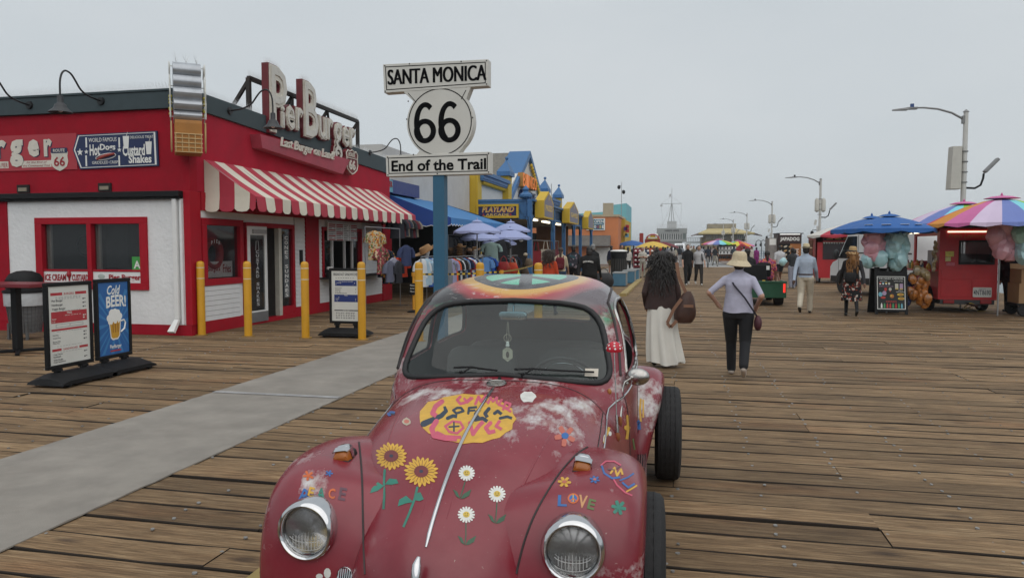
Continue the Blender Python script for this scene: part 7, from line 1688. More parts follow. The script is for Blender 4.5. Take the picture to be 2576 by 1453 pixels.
for i,ch in enumerate('HOUSE'): text(mb,ch,(a.x+w_*(.12+.19*i),YO-.15,a.z+h*.15),UX,UZ,h*.28,w_*.15,ext=.01,bold=.04,m=i%3)
obj('house_letters',mb,[M('let_yellow',(.6,.42,.12),.5),LETW,M('let_red',(.4,.03,.04),.5)],os_)
tb_=thing('teal_building','pale teal building with sloping roof behind the orange one','building',aty(1550,600,YO+9),world=True)
Yt=YO+9; P=[aty(u,v,Yt) for u,v in ((1480,549),(1528,532),(1528,517),(1576,511),(1576,640),(1480,640))]; P[-1].z=P[-2].z=0; P[0].x-=9; P[-1].x-=9
mb=MB(); mb.prism(P,(0,9,0)); obj('wall',mb,TW,tb_)
yb2=thing('yellow_building','tall narrow yellow shopfront hung with small signs','building',aty(1565,600,YO+5),world=True)
a,b_=aty(1556,552,YO+4),aty(1572,552,YO+4); mb=MB(); mb.box(a.x,b_.x,YO+4,YO+14,0,a.z); obj('wall',mb,YW,yb2)
mb=MB(); 
for u,v,c_ in ((1574,575,0),(1578,570,1),(1578,580,1),(1573,588,2),(1577,592,3)):
    p=aty(u,v,YO+3.8); mb.obox(p,.35,.3,.35,m=c_)
obj('hanging_signs',mb,[M('hs_purple',(.08,.03,.2),.5),M('hs_red',(.4,.02,.03),.5),M('hs_yel',(.5,.35,.05),.5),M('hs_cyan',(.1,.3,.4),.5)],yb2)
mb=MB(); p=aty(1532,530,YO); mb.obox(p+Vector((-.1,.3,0)),.95,.5,1.45); single('roof_lightbox',mb,M('lightbox_cream',(.42,.36,.26),.7),'tan box standing on the roof corner of the orange building','box')
p=aty(1590,606,YO+3); parasol((p.x,p.y),1.6,.45,p.z+.05,'blue parasol outside the yellow shopfront',[M('par_blue',(.02,.10,.32),.7)],None,vent=False)
# ================================================================= VENDORS ON THE RIGHT
TR=M('trailer_red',(.42,.010,.016),.4,var=.15,sc_=3,grime=.25,gcol=(.2,.008,.012)); TRD=M('trailer_dark',(.05,.006,.008),.7); STEEL=M('steel_dark',(.05,.05,.052),.5,.5); RLT=M('tail_red',(.25,.008,.01),.3); ALU=M('alu',(.45,.45,.46),.35,.8)
def wheel2(t,x,y,r,w,ax=0,white=False,nm='wheel'):
    mb=MB(); h=w/2; q=rotm(0,PI/2,0); q=rotz(ax)@q
    mb.lathe([(r*.6,-h),(r*.93,-h),(r,-h*.6),(r,h*.6),(r*.93,h),(r*.6,h)],(x,y,r),24,rot=q); o=obj(nm,mb,TYR,t,35)
    mb=MB(); mb.lathe([(r*.6,-h*.9),(r*.55,-h*.5),(r*.2,-h*.7),(r*.08,-h*1.0),(.002,-h*1.0)],(x,y,r),20,rot=q); mb.lathe([(r*.6,h*.9),(r*.55,h*.5),(r*.2,h*.7),(r*.08,h),(.002,h)],(x,y,r),20,rot=q); obj('rim',mb,M('rim_white',(.6,.6,.6),.5) if white else RIM,o,40); return o
TX0,TX1,TY0,TY1=6.62,7.98,21.0,23.1
tr=thing('candy_trailer','red candy vending trailer with open serving side and number plate','trailer',(7.3,22,0),world=True)
T=lambda nm,mb,mt,sm=None,bv=0: obj(nm,mb,mt,tr,sm,bv)
wz0,wz1=1.24,1.86; wx0,wx1=aty(2412,630,TY0).x,aty(2503,630,TY0).x
mb=MB(); mb.box(TX0,wx0,TY0,TY0+.04,.38,2.12); mb.box(wx1,TX1,TY0,TY0+.04,.38,2.12); mb.box(wx0,wx1,TY0,TY0+.04,.38,wz0); mb.box(wx0,wx1,TY0,TY0+.04,wz1,2.12); T('end_wall',mb,TR)
mb=MB(); mb.box(TX0,TX0+.04,TY0+.041,TY1,.38,1.12); mb.box(TX0,TX0+.04,TY0+.041,TY0+.2,1.12,2.12); mb.box(TX0,TX0+.04,TY0+.2,TY1,1.98,2.12); mb.box(TX0,TX0+.04,TY1-.15,TY1,1.12,1.98); T('serving_side',mb,TR)
mb=MB(); mb.box(TX1-.04,TX1,TY0+.041,TY1,.38,2.12); mb.box(TX0,TX1,TY1,TY1+.04,.38,1.3); mb.box(TX0,TX1,TY0,TY1,.34,.378); T('far_walls',mb,TR)
mb=MB(); mb.box(TX0-.08,TX1+.05,TY0-.06,TY1+.05,2.122,2.18); T('roof',mb,TR,bv=.01)
for (x0,x1,z0,z1) in ((TX0+.06,TX0+.72,.86,1.12),(TX0+.06,TX0+.74,.42,.84),(TX0+.78,TX1-.05,.42,.84),(TX0+.12,TX1-.12,1.88,2.08)):
    mb=MB(); mb.box(x0,x1,TY0-.012,TY0-.001,z0,z1); T('panel',mb,TR,bv=.004)
mb=MB(); f=.045
mb.box(wx0,wx1,TY0-.02,TY0+.03,wz1-f,wz1); mb.box(wx0,wx1,TY0-.02,TY0+.03,wz0,wz0+f); mb.box(wx0,wx0+f,TY0-.02,TY0+.03,wz0+f,wz1-f); mb.box(wx1-f,wx1,TY0-.02,TY0+.03,wz0+f,wz1-f); wn_=T('window',mb,BLK)
mb=MB(); mb.box(wx0+f,wx1-f,TY0,TY0+.006,wz0+f,wz1-f); obj('pane',mb,glassmat('tint_glass',(.01,.012,.014),.5),wn_)
mb=MB(); a,b_=aty(2447,747,TY0-.02),aty(2495,723,TY0-.02); mb.prism([(x,TY0-.02,z) for x,z in rrect(a.x,b_.x,a.z,b_.z,.02)],(0,.008,0)); np_=T('number_plate',mb,M('plate_white',(.55,.55,.52),.5))
mb=MB(); text(mb,'4NT8690',((a.x+b_.x)/2,TY0-.0205,a.z+.055),UX,UZ,.13,.40,ext=.002,bold=.01); text(mb,'California',((a.x+b_.x)/2,TY0-.0205,b_.z-.05),UX,UZ,.03,.16,ext=.001); obj('lettering',mb,M('plate_ink',(.03,.04,.06),.6),np_)
mb=MB(); text(mb,'Fresh Lemonade',(lerp(TX0,TX1,.5),TY0-.0125,1.92),UX,UZ,.12,.95,ext=.002,shear=.25); T('gold_lettering',mb,M('dull_gold',(.20,.10,.02),.5))
mb=MB(); mb.box(aty(2383,578,TY0).x,aty(2497,578,TY0).x,TY0-.07,TY0-.03,2.06,2.095); T('lamp_tube',mb,M('tube_warm',(.9,.8,.6),.4,emit=1.6,ecol=(1,.85,.6)))
mb=MB(); mb.box(TX0-.5,TX0-.42,TY0+.2,TY1,2.04,2.07); T('side_lamp_tube',mb,M('tube_warm2',(.9,.8,.6),.4,emit=2.5,ecol=(1,.85,.6)))
mb=MB(); mb.box(TX0-.55,TX0-.01,TY0+.1,TY1,2.08,2.115); T('flap',mb,TRD)
mb=MB(); mb.box(TX0-.42,TX0,TY0+.06,TY1,1.06,1.10); T('counter',mb,TR,bv=.01)
for x in (TX0+.25,TX1-.25): mb=MB(); mb.box(x-.13,x+.13,TY0-.03,TY0,.24,.33); T('tail_light',mb,RLT,bv=.01)
mb=MB(); mb.box(TX0+.05,TX1-.05,TY0,TY1,.22,.34); mb.cyl((7.3,TY0,.25),(7.3,TY0-.8,.22),.03,n=8); T('chassis',mb,STEEL)
wheel2(tr,TX0-.02,21.7,.28,.19,0,True); wheel2(tr,TX1-.02,21.9,.28,.18,0,True)
mb=MB(); mb.lathe([(.34,-.13),(.36,-.1),(.36,.1),(.34,.13)],(TX0-.04,21.7,.3),20,rot=rotm(0,PI/2,0)); m_=MB(); 
n=14; rows=[[(TX0-.14+.2*k,21.7-.36*math.cos(PI*i/n),.3+.36*math.sin(PI*i/n)) for i in range(n+1)] for k in (0,1)]; m_.grid(rows); T('mudguard',m_,BLK)
for (u0,u1,v0,v1,c_,nm_) in ((2378,2400,632,645,(.55,.5,.1),'yellow'),(2378,2392,646,657,(.5,.48,.2),'pale'),(2380,2402,660,668,(.45,.1,.14),'pink')):
    a,b_=aty(u0,v1,TY0-.015),aty(u1,v0,TY0-.015); mb=MB(); mb.box(a.x,b_.x,TY0-.016,TY0-.012,a.z,b_.z); T('sticker',mb,M('stk_'+nm_,c_,.5,var=.3,sc_=20))
# stock on the counter and hanging inside
rq=random.Random(31)
for i in range(16):
    y=TY0+.15+rq.random()*1.8; x=TX0-.38+rq.random()*.33; h=rq.uniform(.1,.28); c_=rq.choice(['#b3892f','#7a2a20','#c9bfae','#4f6b3a','#b05a1e','#3b3f4a','#d0a050'])
    nm_={'#b3892f':'mustard','#7a2a20':'dark red','#c9bfae':'cream','#4f6b3a':'green','#b05a1e':'orange','#3b3f4a':'slate','#d0a050':'golden'}[c_]
    b=MB(); w_=rq.uniform(.035,.07); b.lathe([(w_,0),(w_*1.05,h*.6),(w_*.7,h*.78),(w_*.4,h*.82),(w_*.4,h)],n=10); single('candy_jar',b,M('jar_'+c_[1:],c_,.4,var=.3,sc_=30),ORD[i]+' '+nm_+' jar standing on the trailer counter','jar','jars on the trailer counter',smooth=40,loc=(x,y,1.10))
mb=MB(); mb.box(TX1-.5,TX1-.06,TY0+.3,TY1-.2,.4,1.5); T('inner_cupboard',mb,TRD); mb=MB(); mb.box(TX0+.3,TX0+.6,TY0+1.5,TY0+1.9,1.1,1.6); T('machine',mb,M('machine_grey',(.25,.25,.25),.5))
# wrapped snacks hanging at the counter corner
PLW=M('snack_orange',(.42,.15,.03),.3,var=.5,sc_=16,coat=.6,grime=.5,gcol=(.2,.06,.02)); PLG=M('snack_mixed',(.30,.22,.10),.3,var=.6,sc_=22,coat=.6,grime=.7,gcol=(.5,.5,.48))
def pouch(p,w,h,mat,label,group,name,rot=0,cat='bag',tri=True):
    b=MB(); rows=[]; rr_=random.Random(int(p[0]*991+p[2]*577)); ph=rr_.random()*6; jj=lambda:rr_.uniform(.86,1.12)
    for k in range(8):
        t=k/7; s=(math.sin(PI*min(1,max(.0,t*.86+.08))))**.55; s=max(s,.12)
        rows.append([(w*.5*s*math.cos(a)*(1+.12*math.sin(3*a+ph+t*4))*jj(),w*.42*s*math.sin(a)*(1+.12*math.cos(2*a+ph)),h*(t-.5)) for a in [2*PI*i/11 for i in range(11)]])
    b.grid(rows,closed=True); b.poly(rows[0][::-1]); b.poly(rows[-1]); _lc[label]=_lc.get(label,0)+1
    if _lc[label]>1: label=ORD[_lc[label]-1]+' '+label+', from top'
    o=single(name,b,mat,label,cat,group,smooth=22,loc=p); o.rotation_euler=(rr_.uniform(-.3,.3),rr_.uniform(-.3,.3),rot+rr_.uniform(-1,1)); return o
for i in range(20):
    u=2308+rq.uniform(-20,26); v=680+i*4.4; p=aty(u,v,20.75+rq.uniform(-.12,.12)); pouch(p,.2,.26,PLW if i>4 else PLG,'wrapped %s snack bag hanging below the trailer counter'%('orange' if i>4 else 'mixed'),'snack bags under the counter','snack_bag')
for i in range(9):
    p=aty(2372+rq.uniform(-4,5),612+i*8,TY0+.05); p.x=TX0-.08+rq.uniform(-.05,.03); pouch(p,.1,.16,PLG,'small wrapped snack bag in the string down the trailer corner','snack string on the trailer corner','snack_bag')
for i in range(7):
    p=aty(2290+rq.uniform(-8,6),700+i*10,20.9); pouch(p,.16,.2,M('snack_blue',(.03,.05,.16),.35,var=.6,sc_=20,coat=.5),'dark blue snack bag beside the chalk menu board','dark snack bags by the menu board','snack_bag')
# cotton candy in clear bags
CCP=M('floss_pink',(.72,.36,.43),.4,var=.14,sc_=7,bump=.5,bsc=16,coat=.7,spec=.6); CCB=M('floss_blue',(.40,.66,.70),.4,var=.14,sc_=7,bump=.5,bsc=16,coat=.7,spec=.6); CCG=M('floss_green',(.36,.58,.48),.4,var=.14,sc_=7,bump=.5,bsc=16,coat=.7)
def floss(cl,Y,cols,where,grp,seed,sz=.36):
    for i,(u,v,c_) in enumerate(sorted(cl,key=lambda q:q[1])):
        p=aty(u,v,Y+.12*math.sin(i*2.3)); pouch(p,sz,sz*1.15,{'p':CCP,'b':CCB,'g':CCG}[c_],{'p':'pink','b':'pale blue','g':'pale green'}[c_]+' cotton candy bag '+where,grp,'cotton_candy_bag')
floss([(2190,586,'p'),(2210,588,'p'),(2200,600,'p'),(2186,610,'p'),(2208,612,'p'),(2195,622,'p'),(2212,628,'p'),(2190,632,'p'),(2204,640,'p'),(2198,650,'b'),(2184,654,'b'),(2214,650,'b')],20.3,None,'in the left bunch under the blue parasol','cotton candy under the blue parasol',1)
floss([(2246,590,'b'),(2264,586,'b'),(2255,602,'b'),(2240,612,'b'),(2268,606,'b'),(2252,618,'b'),(2272,622,'b'),(2244,630,'b'),(2260,634,'b'),(2250,646,'b'),(2266,650,'b'),(2256,662,'b')],20.3,None,'in the right bunch under the blue parasol','cotton candy under the blue parasol',2)
floss([(2510,562,'p'),(2528,566,'p'),(2545,560,'p'),(2516,578,'p'),(2538,582,'p'),(2506,592,'p'),(2526,596,'p'),(2546,598,'p'),(2514,610,'p'),(2536,614,'p'),(2522,628,'p'),(2540,632,'p')],20.2,None,'in the bunch at the trailer corner','cotton candy at the trailer corner',3,.42)
floss([(2562,566,'g'),(2575,576,'g'),(2566,588,'g'),(2578,600,'b'),(2568,608,'b'),(2580,622,'b'),(2566,626,'b'),(2574,640,'b')],20.1,None,'in the bunch at the right edge','cotton candy at the right edge',4,.42)
# parasols
BLU=M('par_official_blue',(.012,.10,.34),.6,var=.08,sc_=3)
p=aty(2237,546,20.4); pu=parasol((p.x,p.y),1.1,.32,p.z+.02,'blue parasol with white prints over the cotton candy, its pole in front',[BLU],'blue parasols over the cotton candy',seg=4,flap=.12)
mb=MB()
for i,a in enumerate((-1.95,-1.5,-1.1,-2.4)):
    for k in range(3): x=.9*math.cos(a+k*.06); y=.9*math.sin(a+k*.06); mb.obox((x,y,p.z+.02-.34*(.82**1.55)+.02),.05,.1,.006,rotm(0,-.35,a))
obj('white_print',mb,LETW,pu)
p=aty(2193,549,20.9); parasol((p.x,p.y),1.0,.3,p.z,'blue parasol with its pole left of the menu board',[BLU],'blue parasols over the cotton candy',seg=4,flap=.12)
RB=[M('rb_%d'%i,c,.65,var=.06,sc_=3) for i,c in enumerate(((.55,.13,.32),(.58,.47,.62),(.14,.19,.46),(.20,.58,.66),(.22,.48,.05),(.62,.52,.05),(.55,.05,.04),(.62,.24,.03)))]
def rainbow(c,r,h,zt,lab,rot,grp='rainbow parasols on the pier'):
    t=parasol(c,r,h,zt,lab,RB,grp,n=16,seg=2,flap=.10); t.rotation_euler=(0,0,rot); return t
p=aty(2520,499,20.3); rainbow((p.x,p.y),1.62,.62,p.z,'large rainbow parasol over the candy trailer, nearest',R(205))
p=aty(2425,513,22.6); rainbow((p.x,p.y),1.5,.55,p.z,'rainbow parasol behind the nearest one at the trailer',R(160))
# chalk board
cb=thing('candy_board','black A-frame menu board headed the candy carousel','sign board',(5.3,20.15,0),world=True)
a0,a1=aty(2203,790,20.05),aty(2283,790,20.15); top=1.18
def cbp(x,z,off=0): return Vector((lerp(a0.x,a1.x,x),20.1+.2*z/top-off,z))
def slab(b,x0,x1,z0,z1,t=.03,m=0): b.add([cbp(x0,z0),cbp(x1,z0),cbp(x1,z1),cbp(x0,z1)]+[q+Vector((0,t,0)) for q in (cbp(x0,z0),cbp(x1,z0),cbp(x1,z1),cbp(x0,z1))],[(0,1,2,3),(7,6,5,4),(0,4,5,1),(1,5,6,2),(2,6,7,3),(3,7,4,0)],m)
mb=MB(); slab(mb,0,1,.07,1.08); slab(mb,0,.09,0,.07); slab(mb,.91,1,0,.07); slab(mb,0,.16,1.08,1.18); slab(mb,.84,1,1.08,1.18); obj('front_leaf',mb,BLKP,cb)
mb=MB(); mb.tube([cbp(.36,1.08),cbp(.38,1.16),cbp(.62,1.16),cbp(.64,1.08)],.014,6); obj('handle',mb,BLKP,cb)
mb=MB(); q=[cbp(x,z) for x,z in ((0,0),(1,0),(1,1.15),(0,1.15))]; q=[Vector((v.x-.04,20.72-.28*v.z/top*1.0,v.z)) for v in q]; mb.add(q+[v+Vector((0,.03,0)) for v in q],[(0,1,2,3),(7,6,5,4),(0,4,5,1),(1,5,6,2),(2,6,7,3),(3,7,4,0)]); obj('rear_leaf',mb,BLKP,cb)
mb=MB()
def cst(x0,x1,z0,z1,m,off=.002): mb.add([cbp(x0,z0,off),cbp(x1,z0,off),cbp(x1,z1,off),cbp(x0,z1,off)],[(0,1,2,3)],m)
cst(.07,.93,.13,.95,0,.001); cst(.09,.91,.145,.935,1,.002)
ux=(cbp(1,.5)-cbp(0,.5)).normalized(); uz=(cbp(0,1)-cbp(0,0)).normalized()
def ct(s_,x,z,h,w_,m,sh=0): text(mb,s_,cbp(x,z,.004),ux,uz,h,w_,ext=0,bold=.01,m=m,shear=sh)
ct('THE CANDY CAROUSEL',.5,.875,.04,.58,0); ct('SNOW CONES',.27,.82,.022,.17,0); ct('KETTLE CORN',.72,.82,.022,.2,0); ct('RASPADOS NATURALES',.35,.69,.02,.33,6); ct('NACHOS',.78,.59,.018,.1,0); ct('SMALL NACHOS',.78,.555,.018,.2,0); ct('DRINKS',.5,.30,.045,.24,2)
def cd(x,z,rx,rz,m,off=.005,n=10): c=cbp(x,z,off); mb.add([c+ux*(rx*math.cos(2*PI*i/n))+uz*(rz*math.sin(2*PI*i/n)) for i in range(n)],[tuple(range(n))],m)
for i,m_ in enumerate((2,5,3,4)): cd(.17+i*.09,.785,.026,.018,m_); cst(.145+i*.09,.195+i*.09,.745,.78,0,.004)
for i,m_ in enumerate((4,6)): cst(.62+i*.14,.72+i*.14,.63,.77,m_,.004); cst(.63+i*.14,.71+i*.14,.625,.65,3,.006)
for x,m_ in ((.33,2),(.47,4)): cd(x,.63,.035,.04,m_); cst(x-.02,x+.02,.57,.61,2,.004)
cd(.17,.5,.05,.06,5); cd(.29,.53,.05,.06,6,.006); cd(.25,.42,.06,.03,2,.007); cd(.52,.46,.05,.05,7); cd(.5,.47,.025,.02,3,.007); cd(.78,.5,.08,.035,3); cd(.80,.4,.08,.035,3); cd(.79,.5,.05,.02,7,.007); cd(.81,.4,.05,.02,7,.007)
for i,m_ in enumerate((0,8,2,2,8,2,8,5)): x=.2+i*.088; cst(x-.025,x+.025,.16,.25,m_,.004); cd(x,.255,.012,.03,m_,.006)
obj('chalk_print',mb,[LETW,M('chalk_black',(.02,.022,.022),.7),M('ck_red',(.45,.04,.03),.6),M('ck_yel',(.6,.42,.05),.6),M('ck_wht',(.5,.48,.4),.6),M('ck_blue',(.15,.4,.5),.6),M('ck_lil',(.4,.28,.42),.6),M('ck_org',(.4,.15,.03),.6),M('ck_grn',(.06,.3,.1),.6)],cb,fix=False)
# boxes on a hand cart at the right edge
hc=thing('box_trolley','low black trolley with small wheels at the right edge','trolley',(8.5,20.6,0)); mb=MB(); mb.box(-.35,.9,-.35,.4,.26,.31); obj('platform',mb,BLK,hc); 
for x in (-.2,.7):
    for y in (-.35,.35): wheel2(hc,x,y,.15,.09,PI/2*0+R(90),False)
CBX=M('cardboard',(.30,.18,.09),.8,var=.1,sc_=4)
for z0,z1,x1,lab in ((.312,.80,8.2,'lower cardboard box on the trolley'),(.802,1.15,8.24,'upper open cardboard box on the trolley')):
    mb=MB(); mb.box(x1,9.3,20.3,20.95,z0,z1); bx_=single('cardboard_box',mb,CBX,lab,'box','cardboard boxes on the trolley')
    if z0>.5: mb=MB(); mb.add([(x1,20.3,z1),(9.3,20.3,z1),(9.3,20.1,z1+.08),(x1+.05,20.1,z1+.08)],[(0,1,2,3)]); mb.add([(x1,20.95,z1),(9.3,20.95,z1),(9.3,21.1,z1+.12),(x1+.05,21.1,z1+.12)],[(0,1,2,3)]); obj('flap',mb,CBX,bx_)
cab=MB(); cab.tube([aty(u,v,20.7) if v<770 else gnd(u,v) for u,v in ((2395,775),(2420,778),(2440,772),(2450,765),(2440,762),(2425,772),(2460,782),(2500,784))],.012,6); single('cable',cab,M('cable_yellow',(.4,.28,.02),.6),'yellow cable lying under the candy trailer','cable',smooth=60)
# ---------------- white van
vd=Vector((-.235,.972,0)).normalized(); vn=Vector((-vd.y,vd.x,0)); vo=Vector((5.95,29.0,0))  # axle point on the near side; vn points to the near side
van=thing('white_van','white panel van parked nose away behind the cotton candy','van',vo); vang=math.atan2(vd.y,vd.x); van.rotation_euler=(0,0,vang)
# local: x forward, y left (near side), z up. near side at y=0
VW=M('van_white',(.76,.77,.78),.35,var=.05,sc_=2,coat=.3); VB=M('van_black',(.02,.02,.022),.5); VG=glassmat('van_glass',(.012,.014,.016),.6)
prof=[(-4.6,.45),(.9,.42),(1.02,.55),(1.0,.95),(.80,1.12),(.42,1.22),(-.42,2.22),(-.8,2.38),(-4.5,2.42),(-4.6,2.2)]
mb=MB(); rows=[]
for yy,k in ((.0,.97),(-.06,1),(-1.9,1),(-1.96,.97)): rows.append([(x*1.0,yy,(z-1.3)*k+1.3 if z>1.3 else z) for x,z in prof])
n=len(prof); mb.grid([r+[r[0]] for r in rows]); mb.poly(rows[0]); mb.poly(rows[-1][::-1]); obj('body',mb,VW,van,40,.02)
mb=MB(); mb.prism([(x,.004,z) for x,z in ((.30,1.28),(-.36,2.06),(-1.05,2.06),(-1.05,1.26))],(0,.006,0)); obj('door_window',mb,VG,van)
mb=MB(); mb.add([(.44,-.1,1.26),(-.40,-.15,2.2),(-.40,-1.8,2.2),(.44,-1.86,1.26)],[(0,1,2,3)]); o=obj('windscreen',mb,VG,van,loc=(.03,0,.03))
mb=MB(); 
for x0,x1,z in ((-1.15,-1.14,0),(.32,.33,0)): mb.box(x0,x1,.0,.008,.5,2.1)
mb.box(-1.1,-.95,.003,.02,1.05,1.12); mb.box(-4.5,-1.2,.002,.008,1.46,1.5); obj('door_seams',mb,VB,van)
mb=MB(); mb.prism([(x,.003,z) for x,z in rrect(-4.3,-1.45,1.55,2.2,.15)],(0,.01,0)); obj('side_panel',mb,VW,van,None,.01)
mb=MB(); mb.box(-4.55,.9,.001,.03,.4,.62); obj('sill_trim',mb,VB,van)
mb=MB(); mb.ell((.15,.18,1.42),(.07,.1,.18),14,10); mb.cyl((.15,0,1.32),(.15,.18,1.32),.03,n=8); obj('wing_mirror',mb,VB,van,60)
for x in (0,-3.6):
    mb=MB(); n=16; rows=[[(x+r*math.cos(PI*i/n),y_,.36+r*math.sin(PI*i/n)) for i in range(n+1)] for r,y_ in ((.36,.02),(.52,.02),(.52,-.02))]; mb.grid(rows); obj('wheel_arch',mb,VB,van,60)
    mb=MB(); mb.lathe([(.38,0),(.002,.003)],(x,.004,.37),24,rot=rotm(-PI/2)); obj('wheel_well',mb,M('hole_black',(.004,.004,.004),.9),van)
    wheel2(van,x,-.06,.36,.22,PI/2)
mb=MB(); text(mb,'3500',(-.62,.006,1.35),Vector((-1,0,0)),UZ,.06,.18,ext=.002); obj('lettering',mb,VB,van)
# ---------------- red stall with striped parasol
rc=thing('red_stall','red food stall with striped parasol behind the man in the straw hat','stall',(7.4,37,0),world=True); Y=36.5
x0,x1=aty(2052,640,Y).x,aty(2150,640,Y).x; z1=aty(2080,598,Y).z
mb=MB(); mb.box(x0,x1,Y,Y+.06,.25,1.1); mb.box(x0,x0+.3,Y,Y+.06,1.1,z1); mb.box(x1-.2,x1,Y,Y+.06,1.1,z1); mb.box(x0,x1,Y,Y+.06,1.9,z1); mb.box(x0,x0+.06,Y,Y+2,.25,z1); mb.box(x1-.06,x1,Y,Y+2,.25,z1); mb.box(x0,x1,Y+1.9,Y+2,.25,z1); obj('body',mb,TR,rc)
mb=MB(); mb.box(x0,x1,Y+.05,Y+1.9,z1,z1+.05); obj('roof',mb,TRD,rc); mb=MB(); mb.box(x0+.3,x1-.2,Y+.02,Y+.03,1.1,1.9); obj('pane',mb,GL,rc)
mb=MB(); mb.box(x0+.32,x1-.1,Y-.03,Y-.005,1.98,z1-.03); sg_=obj('menu_sign',mb,BLK,rc); mb=MB(); 
for k in range(4): mb.lathe([(.11,-.08),(.02,.12)],(x0+.6+k*.36,Y-.035,2.16),8); mb.box(x0+.45+k*.36,x0+.72+k*.36,Y-.034,Y-.031,2.03,2.06)
obj('menu_print',mb,M('let_yellow',(.6,.42,.12),.5),sg_)
mb=MB(); 
for k in range(14): mb.poly([(x0+.3+k*.11,Y-.01,1.9),(x0+.41+k*.11,Y-.01,1.9),(x0+.355+k*.11,Y-.02,1.82)])
obj('bunting',mb,LETW,rc)
for x in (x0+.3,x1-.3): wheel2(rc,x,Y+1,.25,.15)
mb=MB(); mb.lathe([(.09,0),(.11,.5),(.08,1.0),(.11,1.5)],(x0-.18,Y+.2,.5),10); obj('side_shelf',mb,M('wood_brown',(.12,.05,.03),.7,var=.4,sc_=9),rc)
SR=M('stripe_red',(.42,.03,.05),.7); SWh=M('stripe_white',(.6,.57,.52),.7)
p=aty(2125,576,Y+.8); parasol((p.x+.35,p.y),2.0,.55,p.z+.25,'red and white striped parasol over the red food stall',[SR,SWh],None,n=10,seg=2,flap=.14,vent=False)
# ---------------- hot dog stand
jp=thing('hot_dog_stand','dark brown hot dog stand with large white lettering across its top','stall',(7,50,0),world=True); Y=50.0
a=aty(1956,650,Y); b_=aty(2015,650,Y); x0,x1=a.x,b_.x; zt=aty(1990,588,Y).z; zm=aty(1990,612,Y).z
mb=MB(); mb.box(x0,x1,Y,Y+2.2,.35,zm); obj('body',mb,M('stand_brown',(.10,.045,.03),.6),jp); mb=MB(); mb.box(x0,x1,Y-.06,Y+2.2,zm+.002,zt); hd_=obj('header',mb,M('stand_black',(.03,.012,.012),.5),jp)
mb=MB(); text(mb,'JAPADOG',((x0+x1)/2,Y-.062,zm+.1),UX,UZ,(zt-zm)*.5,(x1-x0)*.82,ext=.003,bold=.04); obj('lettering',mb,LETW,hd_)
mb=MB(); mb.box(x0+.1,x1-.1,Y-.15,Y-.08,zt-.05,zt-.01); obj('lamp_tube',mb,M('tube_white',(.9,.9,.9),.4,emit=1.2,ecol=(1,1,.95)),jp)
mb=MB(); mb.box(x0-.05,x1+.1,Y-.2,Y+2.3,zt+.002,zt+.05); obj('roof',mb,BLK,jp)
mb=MB(); mb.box(x0+.02,lerp(x0,x1,.52),Y-.03,Y-.005,.95,zm-.03); ph=obj('photo_panel',mb,BLK,jp); mb=MB(); rq2=random.Random(3)
for r_ in range(4):
    for c_ in range(3): mb.ell((x0+.16+c_*.3,Y-.035,zm-.2-r_*.27),(.12,.006,.06),9,5,rot=rotm(0,-.4,0),m=(r_+c_)%2)
obj('hot_dog_print',mb,[M('hd_bun',(.42,.24,.09),.6),M('hd_pale',(.5,.45,.35),.6)],ph)
mb=MB(); mb.box(lerp(x0,x1,.53),x1-.02,Y-.03,Y-.005,.5,zm-.03); op_=obj('orange_panel',mb,M('panel_orange',(.33,.12,.03),.6,var=.35,sc_=4),jp); mb=MB()
for k in range(5): mb.box(lerp(x0,x1,.62),x1-.15-.05*(k%2),Y-.033,Y-.031,zm-.4-k*.09,zm-.36-k*.09)
obj('panel_print',mb,LETW,op_)
mb=MB(); mb.box(x0-.55,x0-.03,Y+.1,Y+2,.4,zm+.35); sd2=obj('side_cabinet',mb,M('cab_grey',(.22,.2,.19),.6,var=.3,sc_=5),jp); mb=MB(); mb.box(x0-.5,x0-.1,Y+.085,Y+.098,zm-.1,zm+.3); obj('notice',mb,LETW,sd2)
for x in (x0+.3,x1-.3): wheel2(jp,x,Y+1,.28,.15)
# ---------------- green utility cart
gc=thing('green_utility_cart','green utility cart with dump bed driving away, two riders aboard','utility cart',(2.55,22.4,0),world=True)
GRN=M('cart_green',(.010,.075,.035),.4,var=.1,sc_=3); Y=22.25
a=aty(1862,748,Y); b_=aty(1979,708,Y); x0,x1,z0,z1=a.x,b_.x,a.z,b_.z
mb=MB(); mb.box(x0,x1,Y,Y+.04,z0,z1); mb.box(x0,x0+.04,Y+.04,Y+1.1,z0,z1); mb.box(x1-.04,x1,Y+.04,Y+1.1,z0,z1); mb.box(x0,x1,Y+.04,Y+1.1,z0,z0+.04); mb.box(x0-.0,x1+.01,Y-.02,Y+.03,z1-.05,z1+.01); obj('dump_bed',mb,GRN,gc,None,.012)
mb=MB(); mb.box(x1-.09,x1-.03,Y-.015,Y-.001,z0+.16,z1-.06); obj('tail_light',mb,M('tail_lit',(.5,.01,.01),.3,emit=.9,ecol=(1,.05,.03)),gc); 
mb=MB(); mb.box(x0+.05,x1-.4,Y+1.2,Y+1.28,.6,1.15); mb.box(x0+.05,x1-.4,Y+1.28,Y+2.0,.55,.75); obj('seat_box',mb,BLKP,gc,None,.02)
for sx in (.27,.78): mb=MB(); cushion(mb,x0+sx-.22,x0+sx+.22,Y+1.30,Y+1.42,.78,1.22); obj('seat_back',mb,BLKP,gc,60)
mb=MB(); mb.box(x0+.84,x0+.93,Y+1.185,Y+1.199,1.0,1.12); obj('sticker',mb,LETW,gc); mb=MB(); mb.box(x0+.6,x0+.68,Y-.004,Y-.001,z1-.03,z1+.04); obj('yellow_label',mb,M('ck_yel',(.6,.42,.05),.6),gc)
